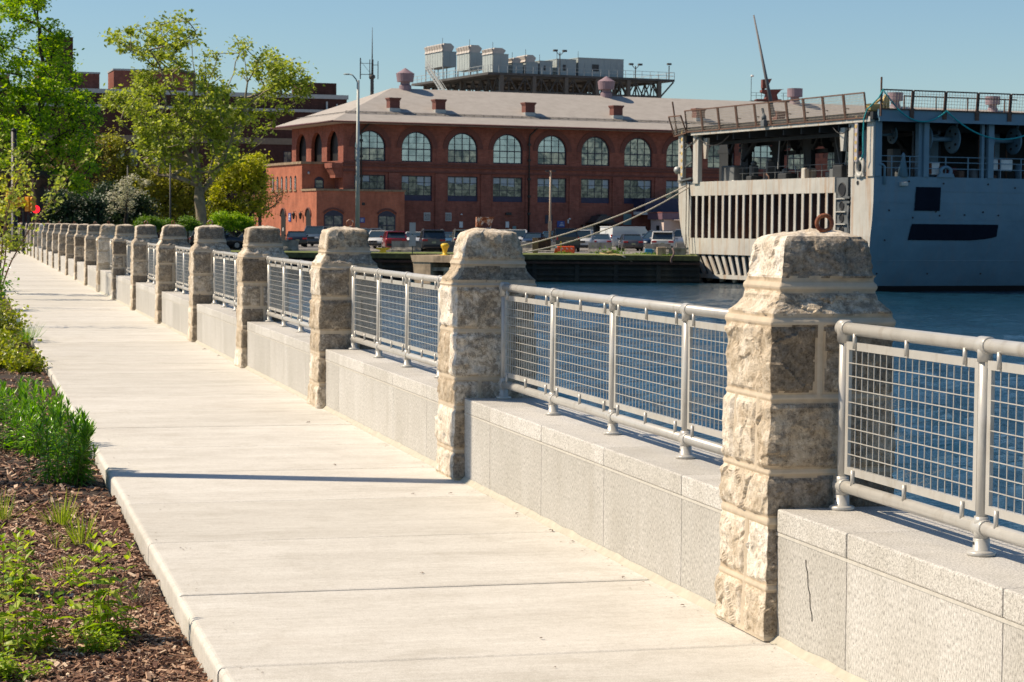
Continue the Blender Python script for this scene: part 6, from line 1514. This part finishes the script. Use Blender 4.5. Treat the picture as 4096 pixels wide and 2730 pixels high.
tree('sycamore_tree', 'tall sycamore with pale forked trunk and sparse yellow-green crown', 165, (808,905), syc, sl, 400, 46, .27, .68, LY, M_BARKS, .42, .8, 3, .02)
lt = [(60,-260),(130,-250),(165,-40),(180,30),(165,60),(215,75),(235,110),(265,150),(285,210),(290,260),(320,330),(330,360),(375,420),(395,470),(390,540),(370,600),(365,700),(335,790),(250,730),(150,700),(60,690),(-100,700),(-300,600),(-350,200),(-100,-60),(30,30)]
ll = [[(152,905),(150,740),(148,600),(150,450)], [(150,560),(90,440),(30,330),(-120,250)], [(150,480),(180,330),(160,180),(130,20),(110,-150)], [(150,600),(240,540),(320,500)], [(148,680),(60,650),(-80,600)], [(160,330),(230,260),(270,220)]]
tree('cypress_tree', 'large bright green tree with dark trunk at the left edge', 136, (152,905), lt, ll, 560, 66, .20, .58, LG, M_BARK, .42, .75, 5, -.14)
TG = 'trees and shrubs beyond the end of the walk'
tree('understory_tree', 'reddish brown leafed small tree behind the trunk of the left tree', 166, (290,905), ell(300,680,120,150,seed=2), [[(290,905),(292,760),(300,640)]], 90, 60, .2, .8, LR, M_BARK, .18, .6, 8, -.2, group=TG)
tree('willow_tree', 'olive yellow tree between the left tree and the blossoming tree', 172, (440,905), ell(440,690,80,140,seed=4), [[(440,905),(442,760),(440,600)]], 110, 70, .2, .8, LO, M_BARK, .2, .6, 9, -.25, group=TG)
tree('blossom_tree', 'small tree covered in cream white blossom', 152, (500,905), [(412,790),(450,760),(520,700),(575,705),(590,740),(560,800),(540,860),(470,870),(420,850),(440,820)], [[(500,905),(505,830),(510,780)]], 42, 60, .13, .34, LW, M_BARK, .1, .8, 10, .05, 1.0, flat=2.5, group=TG)
tree('olive_tree', 'broad olive green tree left of the sycamore trunk', 172, (650,905), ell(650,780,150,125,seed=6), [[(650,905),(652,820),(650,760)],[(650,820),(580,750)],[(650,820),(730,740)]], 170, 75, .2, .8, LO, M_BARK, .22, .6, 11, -.3, group=TG)
tree('golden_tree', 'golden green leafed tree right of the sycamore trunk', 174, (930,905), [(835,880),(840,760),(850,660),(900,610),(960,640),(1000,600),(1050,625),(1062,700),(1065,800),(1060,880),(950,890)], [[(930,905),(932,830),(940,740)],[(935,820),(1000,700)],[(932,830),(880,700)]], 240, 50, .2, .55, LYG, M_BARK, .2, .9, 12, -.05, group=TG)
tree('bare_tree', 'small nearly bare tree casting shadow before the sunlit annexe', 190, (1040,905), [(985,880),(990,760),(1010,690),(1060,700),(1110,740),(1150,770),(1130,800),(1080,860),(1030,820)], [[(1040,905),(1042,850),(1040,820)],[(1040,830),(1090,790),(1130,765)],[(1040,830),(1010,760),(1000,720)],[(1040,820),(1060,740)]], 150, 9, .13, .5, leaf_mat('rusty_olive_leaves', [(.14,.08,.02),(.22,.16,.04),(.26,.24,.06)], .3), M_BARK, .16, .7, 13, -.3, group=TG)
tree('evergreen_shrub', 'dark evergreen shrub mass under the left tree', 150, (250,905), [(165,905),(160,800),(230,770),(330,790),(400,800),(410,905)], [[(250,905),(255,850)]], 190, 80, .16, .6, LD, M_BARK, .12, .9, 14, -.5, group=TG)
tree('evergreen_shrub', 'dark evergreen shrub behind the blossoming tree', 160, (440,905), [(370,905),(360,790),(420,740),(520,770),(600,800),(620,905)], [[(440,905),(445,850)]], 200, 80, .17, .65, LD, M_BARK, .12, .9, 15, -.5, group=TG)
tree('evergreen_shrub', 'dark evergreen shrub behind the sycamore trunk', 178, (760,905), [(600,905),(610,840),(700,800),(850,810),(1000,830),(1010,905)], [[(760,905),(765,860)]], 220, 80, .18, .7, LD, M_BARK, .12, .8, 16, -.5, group=TG)
for i, (cx, w, tp, m, lb) in enumerate(((598, 46, 873, LH, 'clipped bright green hedge bush left of the sycamore trunk'), (668, 26, 884, LH, 'low clipped green bush between two hedge bushes'), (752, 40, 874, LH, 'clipped bright green hedge bush just left of the sycamore base'), (900, 62, 850, LG, 'loose green bush right of the sycamore base'), (975, 30, 868, LG, 'smaller green bush before the golden tree'))):
    tree('hedge_bush', lb, 147+i*.7, (cx, 905), [(cx-w,915),(cx-w*.9,tp+14),(cx-w*.5,tp+2),(cx,tp),(cx+w*.5,tp+2),(cx+w*.9,tp+14),(cx+w,915)], [[(cx,905),(cx,895)]], 60, 90, .10, .3, m, M_BARK, .06, .9, 20+i, -.9, group='clipped bushes beyond the walk', cat='bush')

# ---- plants of the bed along the walk
def loc_px(px, py, z=Z_MULCH+.02): g = ground_y(px, py, z); return g
MS1 = plain('green_stem', (.13,.14,.035), .7); MS2 = plain('reddish_stem', (.17,.085,.045), .7)
LB1 = leaf_mat('lance_leaves', [(.05,.13,.012), (.10,.25,.018), (.18,.37,.028), (.28,.47,.05)], .4, .28)
LB2 = leaf_mat('milkweed_leaves', [(.12,.22,.015), (.24,.37,.025), (.36,.48,.04), (.46,.50,.08)], .45, .45)
LB3 = leaf_mat('grass_blades', [(.18,.28,.02), (.32,.42,.04), (.48,.50,.10)], .4)
LB4 = leaf_mat('shrub_leaves', [(.09,.13,.01), (.20,.26,.018), (.34,.38,.035), (.46,.45,.09)], .4, .35)
def clump(label, base, rx, ry, nst, h, mleaf, mstem, style, seed, cat='plant', name='leafy_clump', lean=.25, dens=1.0, ll=.075, lw=.012, group=None):
    r = random.Random(seed); rg = np.random.default_rng(seed)
    t = thing(name, label, cat, tuple(base), 0, group); mb = MB(); P = []; D = []; Ln = []; Wd = []; Dr = []
    for s in range(nst):
        a, q = r.uniform(0, 6.283), math.sqrt(r.random()); bx, by = rx*q*math.cos(a), ry*q*math.sin(a)
        hh = h*(1-.45*q*q)*r.uniform(.72, 1.05); lx_, ly_ = bx*lean*1.2+r.uniform(-1,1)*.10*hh, by*lean+r.uniform(-1,1)*.10*hh
        n = 9; pts = [Vector((bx+lx_*(i/n)**1.6, by+ly_*(i/n)**1.6, hh*i/n)) for i in range(n+1)]
        mb.tube(pts, [.0028*(1-.6*i/n)*(h/.5) for i in range(n+1)], 4, cap=False)
        nl = int(hh/ (.0115 if style == 'lance' else .045)*dens)
        for i in range(nl):
            u = (.12+.88*(i+.5)/nl) if style != 'opp' else (.08+.92*((i//1)+.5)/nl); k = min(n-1, int(u*n)); p = pts[k].lerp(pts[k+1], u*n-k)
            for side in ((0,) if style == 'lance' else (0, math.pi)):
                az = (i*2.4+r.uniform(-.3,.3)) if style == 'lance' else (i*1.57+side+r.uniform(-.25,.25)+s)
                el = (1.05*u**2+.05+r.uniform(-.2,.25)) if style == 'lance' else (.15+.95*u**3+r.uniform(-.15,.2))
                P.append(p); D.append((math.cos(az)*math.cos(el), math.sin(az)*math.cos(el), math.sin(el)))
                sc_ = (1-.35*u) if style == 'lance' else (.55+.55*math.sin(math.pi*min(1, .25+u*.75)))
                Ln.append(ll*r.uniform(.75,1.2)*sc_); Wd.append(lw*r.uniform(.8,1.2)*sc_); Dr.append((.55*(1-u)+.12)*r.uniform(.5,1.4))
        if style == 'opp':                                  # short side shoots low down
            for q in range(3):
                u = r.uniform(.05,.35); p = pts[int(u*n)]
                for i in range(5):
                    P.append(p+Vector((r.uniform(-.03,.03), r.uniform(-.03,.03), r.uniform(-.02,.03)))); az = r.uniform(0,6.28); D.append((math.cos(az), math.sin(az), r.uniform(.1,.8))); Ln.append(ll*.45); Wd.append(lw*.5); Dr.append(.3)
        else:
            for i in range(6):                              # tuft at the tip
                P.append(pts[-1]); az = r.uniform(0,6.28); el = r.uniform(.7,1.35); D.append((math.cos(az)*math.cos(el), math.sin(az)*math.cos(el), math.sin(el))); Ln.append(ll*.8); Wd.append(lw*.7); Dr.append(0)
    mb.build('stem', mstem, t, fix=False)
    V, F = leaf_strips(np.array([tuple(p) for p in P]), np.array(D), np.array(Ln), np.array(Wd), np.array(Dr), rg, rg.normal(0,.35,len(P)))
    quick_mesh('foliage', V, F, mleaf, t, smooth=True); return t
PG = 'plants of the bed left of the walk'
b = loc_px(240, 1940); clump('tall dense green lance-leaved plant spilling over the walk edge', b, .18, .21, 44, .50, LB1, MS1, 'lance', 1, dens=.85, ll=.095, lw=.019, group=PG)
b = loc_px(190, 1830); clump('upright green lance-leaved plant behind the tall dense one', b, .20, .24, 38, .48, LB1, MS1, 'lance', 2, dens=.85, ll=.092, lw=.018, group=PG)
b = loc_px(15, 1800); clump('dark green lance-leaved plant cut by the left picture edge', b, .24, .28, 44, .48, LB1, MS1, 'lance', 3, dens=.85, ll=.09, lw=.018, group=PG)
b = loc_px(90, 1690); clump('green lance-leaved plant at the back of the dense patch', b, .24, .28, 32, .38, LB1, MS1, 'lance', 33, dens=.85, ll=.09, lw=.018, group=PG)
b = loc_px(415, 2560); clump('yellow-green broad-leaved plant nearest the walk, front right', b, .10, .10, 13, .46, LB2, MS2, 'opp', 4, dens=1.0, ll=.074, lw=.027, lean=.5, group=PG)
b = loc_px(400, 2600); clump('low small-leaved cushion at the foot of the front plant', b, .075, .045, 18, .10, LB2, MS1, 'opp', 5, dens=2.6, ll=.036, lw=.016, group=PG)
b = loc_px(60, 2600); clump('yellow-green broad-leaved plant in the lower left corner', b, .15, .12, 14, .47, LB2, MS2, 'opp', 6, dens=1.0, ll=.078, lw=.029, lean=.5, group=PG)
b = loc_px(40, 2380); clump('slender broad-leaved plant at the left edge above the corner one', b, .13, .12, 10, .36, LB2, MS2, 'opp', 7, dens=1.1, ll=.076, lw=.026, group=PG)
b = loc_px(300, 2350); clump('single slender stem plant between the grass tufts and front plant', b, .05, .04, 3, .31, LB2, MS2, 'opp', 8, dens=1.1, ll=.07, lw=.025, group=PG)
b = loc_px(70, 2700); clump('small-leaved ground plant in the lower left corner', b, .12, .06, 22, .12, LB2, MS1, 'opp', 9, dens=2.2, ll=.042, lw=.019, group=PG)
def tuft(label, px, py, n, h, rx, seed, mat=LB3, w=.0045, name='grass_tuft'):
    rg = np.random.default_rng(seed); b = loc_px(px, py); t = thing(name, label, 'grass', tuple(b), 0, 'grass tufts in the mulch')
    a = rg.random(n)*6.283; q = rg.random(n); P = np.stack([np.cos(a)*rx*q, np.sin(a)*rx*q, np.zeros(n)], 1); el = 1.45-.9*q*rg.random(n)
    D = np.stack([np.cos(a)*np.cos(el), np.sin(a)*np.cos(el), np.sin(el)], 1); Ln = h*(.5+.6*rg.random(n))
    V, F = leaf_strips(P, D, Ln, np.full(n, w), rg.random(n)*.45, rg, rg.normal(0,.8,n)); quick_mesh('blades', V, F, mat, t); return t
tuft('bright grass tuft farthest from the camera, centre of the mulch', 245, 2108, 70, .24, .07, 1, w=.006); tuft('taller grass tuft nearer the walk', 325, 2178, 46, .24, .05, 2, w=.006); tuft('thin grass tuft at the left edge of the mulch', 12, 2090, 50, .26, .05, 3); tuft('small sparse grass tuft behind the front plant', 262, 2285, 34, .10, .06, 4)
tuft('single leaning grass sprout left of the taller tuft', 225, 2195, 10, .15, .02, 5)
# dead twiggy shrub
b = loc_px(555, 2405); t = thing('dead_twigs', 'leafless grey twiggy plant beside the walk edge', 'dead plant', tuple(b), 0); r = random.Random(5); mb = MB()
for i in range(34):
    a = r.uniform(0, 6.28); L_ = r.uniform(.05, .15); p = [Vector((r.uniform(-.05,.05), r.uniform(-.05,.05), 0))]
    for k in range(6): a += r.uniform(-.5,.5); p.append(p[-1]+Vector((math.cos(a)*.4, math.sin(a)*.4, .8*(1-k/6)+.1))*L_/6)
    mb.tube(p, [.0022*(1-k/8) for k in range(7)], 4, cap=False)
mb.build('twigs', plain('dead_grey_twig', (.20,.15,.11), .9), t, fix=False)
# shrubs further along the edge
def shrub(label, px, py, rx, ry, h, n, lsz, mat, seed, name='round_shrub'):
    rg = np.random.default_rng(seed); b = loc_px(px, py); t = thing(name, label, 'shrub', tuple(b), TH, 'shrubs along the left edge of the walk')
    mb = MB(); r = random.Random(seed); C = []
    for i in range(int(26*h)+14):
        a, q = r.uniform(0, 6.28), r.random()**.6; tip = Vector((rx*q*math.cos(a), ry*q*math.sin(a), h*math.sqrt(max(.05, 1-q*q*.8))*r.uniform(.7, 1.08)))
        mb.tube([(tip.x*.15, tip.y*.15, 0), (tip.x*.6, tip.y*.6, tip.z*.55), tuple(tip)], [.008,.005,.002], 4, cap=False)
        m = n//(int(26*h)+14); u = rg.random(m)**.7; g = rg.normal(0, 1, (m, 3))*np.array([.085,.085,.07])*(rx/.5)
        C.append(np.array(tip)[None]*u[:,None]+g)
    C = np.vstack(C); C[:,2] = np.abs(C[:,2]); mb.build('stem', MS2, t, fix=False)
    V, F = leaf_quads(C, lsz, rg, .6); quick_mesh('foliage', V, F, mat, t); return t
shrub('yellow-green shrub hanging over the walk edge in the middle distance', -50, 1480, .52, .75, .48, 4200, .045, LB4, 1)
shrub('lower yellow-green shrub right below the middle one, by the bare mulch', 88, 1500, .24, .5, .30, 1700, .04, LB4, 2)
shrub('glossy shrub behind the middle yellow-green shrub', -60, 1390, .55, 1.0, .75, 4200, .05, LB4, 3)
shrub('bright green rounded shrub at the far bend of the edge', -120, 1260, .8, 1.2, 1.05, 5200, .06, LB1, 4)
shrub('green shrub beyond the rounded one at the left picture edge', -150, 1180, .8, 1.2, 1.3, 3200, .08, LB1, 6)
tuft('fine feathery grass beside the concrete pad', 105, 1375, 160, .42, .14, 7, LB1, .005)
rg_ = np.random.default_rng(77); n_ = 420; tt_ = 5.5+24*rg_.random(n_)**1.3; xx_ = np.where(rg_.random(n_) < .72, XW-.02-np.abs(rg_.normal(0,.06,n_)), XE+.03+np.abs(rg_.normal(0,.12,n_)))
Pn = np.stack([xx_, tt_, np.full(n_, .004)], 1); an_ = rg_.random(n_)*6.28; Dn = np.stack([np.cos(an_), np.sin(an_), .15*rg_.random(n_)], 1)
V, F = leaf_strips(Pn, Dn, .008+.016*rg_.random(n_)**2, .003+.005*rg_.random(n_), np.zeros(n_), rg_); o = quick_mesh('leaf_litter', V, F, leaf_mat('litter', [(.06,.03,.015),(.18,.11,.06),(.35,.25,.16)], .1)); o.rotation_euler = (0,0,TH); tag(o, 'crumbs of dry leaves and bark along both edges of the walk', 'litter'); o['kind'] = 'stuff'
# young saplings: one leaning into view, two just outside whose twigs shadow the walk
def sapling(label, base, h, seed, mat, nl=34, ls=.075, spread=.5, nst=3):
    r = random.Random(seed); rg = np.random.default_rng(seed); t = thing('sapling', label, 'young tree', tuple(base), 0, 'saplings left of the walk'); mb = MB(); C = []
    for s in range(nst):
        a = r.uniform(0, 6.28); p = [Vector((0,0,0))]; d = Vector((math.cos(a)*spread*.5, math.sin(a)*spread*.5, 1))
        for k in range(14): d += Vector((r.uniform(-.12,.16), r.uniform(-.12,.12), -.02)); p.append(p[-1]+d.normalized()*h/14)
        mb.tube(p, [.017*(1-.85*k/14)*(h/2.6) for k in range(15)], 6, cap=False)
        for k in range(4, 15):
            for q in range(2):
                a2 = r.uniform(0, 6.28); L_ = r.uniform(.15, .42)*h/2.6; e = p[k]+Vector((math.cos(a2)*L_, math.sin(a2)*L_, r.uniform(.0,.35)*h/2.6)); mb.tube([p[k], p[k].lerp(e,.5)+Vector((0,0,.03)), e], [.005,.004,.002], 3, cap=False)
                m = rg.integers(nl//3, nl); u = .3+.75*rg.random(m); C.append(np.array(p[k])+(np.array(e)-np.array(p[k]))*u[:,None]+rg.normal(0,.055*h/2.6,(m,3)))
    mb.build('stem', MS2, t, fix=False); V, F = leaf_quads(np.vstack(C), ls, rg, .4); quick_mesh('foliage', V, F, mat, t); return t
b = loc_px(-8, 1215); sapling('young multi-stemmed sapling with fresh leaves leaning over the walk at the left', b, 3.3, 3, LY, 20, .085, .28, 3)
b = loc_px(-75, 1190); sapling('leafier sapling mostly beyond the left picture edge', b, 3.0, 8, LYG, 24, .09, .3, 3)
for X, T, sd in ((-.35, 34.15, 21), (-.25, 41.4, 22)):
    c = FEN.w(X, T, Z_MULCH); sapling('slender sapling outside the view whose twigs shade the walk', c, 2.9, sd, LY, 10, .06, .25, 2)['label'] = 'slender sapling outside the view, %s of two shading the walk' % ('nearer' if T < 40 else 'farther')
# utility pad, dry leaves, weeds on the quay
c = loc_px(62, 1305, Z_MULCH+.03); t = thing('utility_cover', 'pale concrete utility pad with dark lid beside the walk', 'utility cover', (c.x, c.y, Z_MULCH+.0), TH)
mb = MB(); mb.bbox(-.55,.34,-1.3,2.9,-.02,.07,.02); mb.build('pad', M_CONC, t); mb = MB(); mb.box(-.4,.2,.2,1.7,.071,.085); mb.build('lid', plain('grey_blue_lid', (.11,.15,.16), .6), t)
LDRY = plain('dry_brown_leaf', (.10,.05,.025), .8)
for i, (px, py, s) in enumerate(((1682,2293,.018),(2163,2556,.014),(2720,2423,.018),(1655,1977,.02),(1805,1975,.02),(2210,2122,.022),(2285,2166,.018),(1238,1691,.03),(820,1398,.045),(880,1424,.03),(1345,1860,.02),(2075,2055,.02),(2500,2310,.016),(2222,2672,.010))):
    g = ground_y(px, py, .004); r = random.Random(i); t = thing('dry_leaf', ['crumpled dry brown leaf on the walk, in its open middle', 'tiny brown leaf near the bottom of the walk', 'small brown seed pod close to the big pier foot', 'dry leaf on the walk just below the long pole shadow', 'second dry leaf below the long pole shadow, by the second pier', 'curled leaf against the parapet foot, upper of a pair', 'curled leaf against the parapet foot, lower of a pair', 'brown leaf scrap on the walk near the third pier foot', 'dark twig lying on the far part of the walk', 'small dark leaf beside the far twig', 'tiny leaf on the walk right above the pole shadow', 'leaf crumb along the parapet foot behind the pair', 'leaf crumb along the parapet foot left of the big pier', 'faint speck of leaf near the lower picture edge'][i], 'leaf', tuple(g), r.uniform(0,6), 'dry leaves scattered on the walk')
    mb = MB(); V, F = leaf_strips(np.array([[0,0,.002],[.3*s,.2*s,.002]]), np.array([[1,.2,.35],[.4,1,.25]]), np.array([s*1.3,s*.9]), np.array([s*.7,s*.5]), np.array([.3,.5]), None); quick_mesh('blade', V, F, LDRY, t)
def weed(label, px, py, Y, h, n, mat):
    p = at(px, py, Y); rg = np.random.default_rng(int(px)); t = thing('weed_clump', label, 'weed', (p.x, Y, Z_LAND), 0, 'weeds on the far quay'); C = rg.normal(0, 1, (n, 3))*np.array([h*1.4, h*.6, h*.5]); C[:,2] = np.abs(C[:,2])
    V, F = leaf_quads(C, .13, rg, .3); quick_mesh('foliage', V, F, mat, t)
weed('bright green weeds on the verge by the coiled rope', 2445, 1000, 158.5, .45, 420, LH); weed('weeds at the foot of the marker stake', 2252, 1005, 157.3, .22, 160, LH); weed('long low strip of weeds right of the coiled rope', 2570, 1012, 157.2, .2, 200, LH); weed('weeds left of the tan concrete block', 2620, 1012, 156.8, .16, 160, LH); weed('small weeds right of the tan concrete block', 2672, 1014, 155.9, .12, 60, LH)
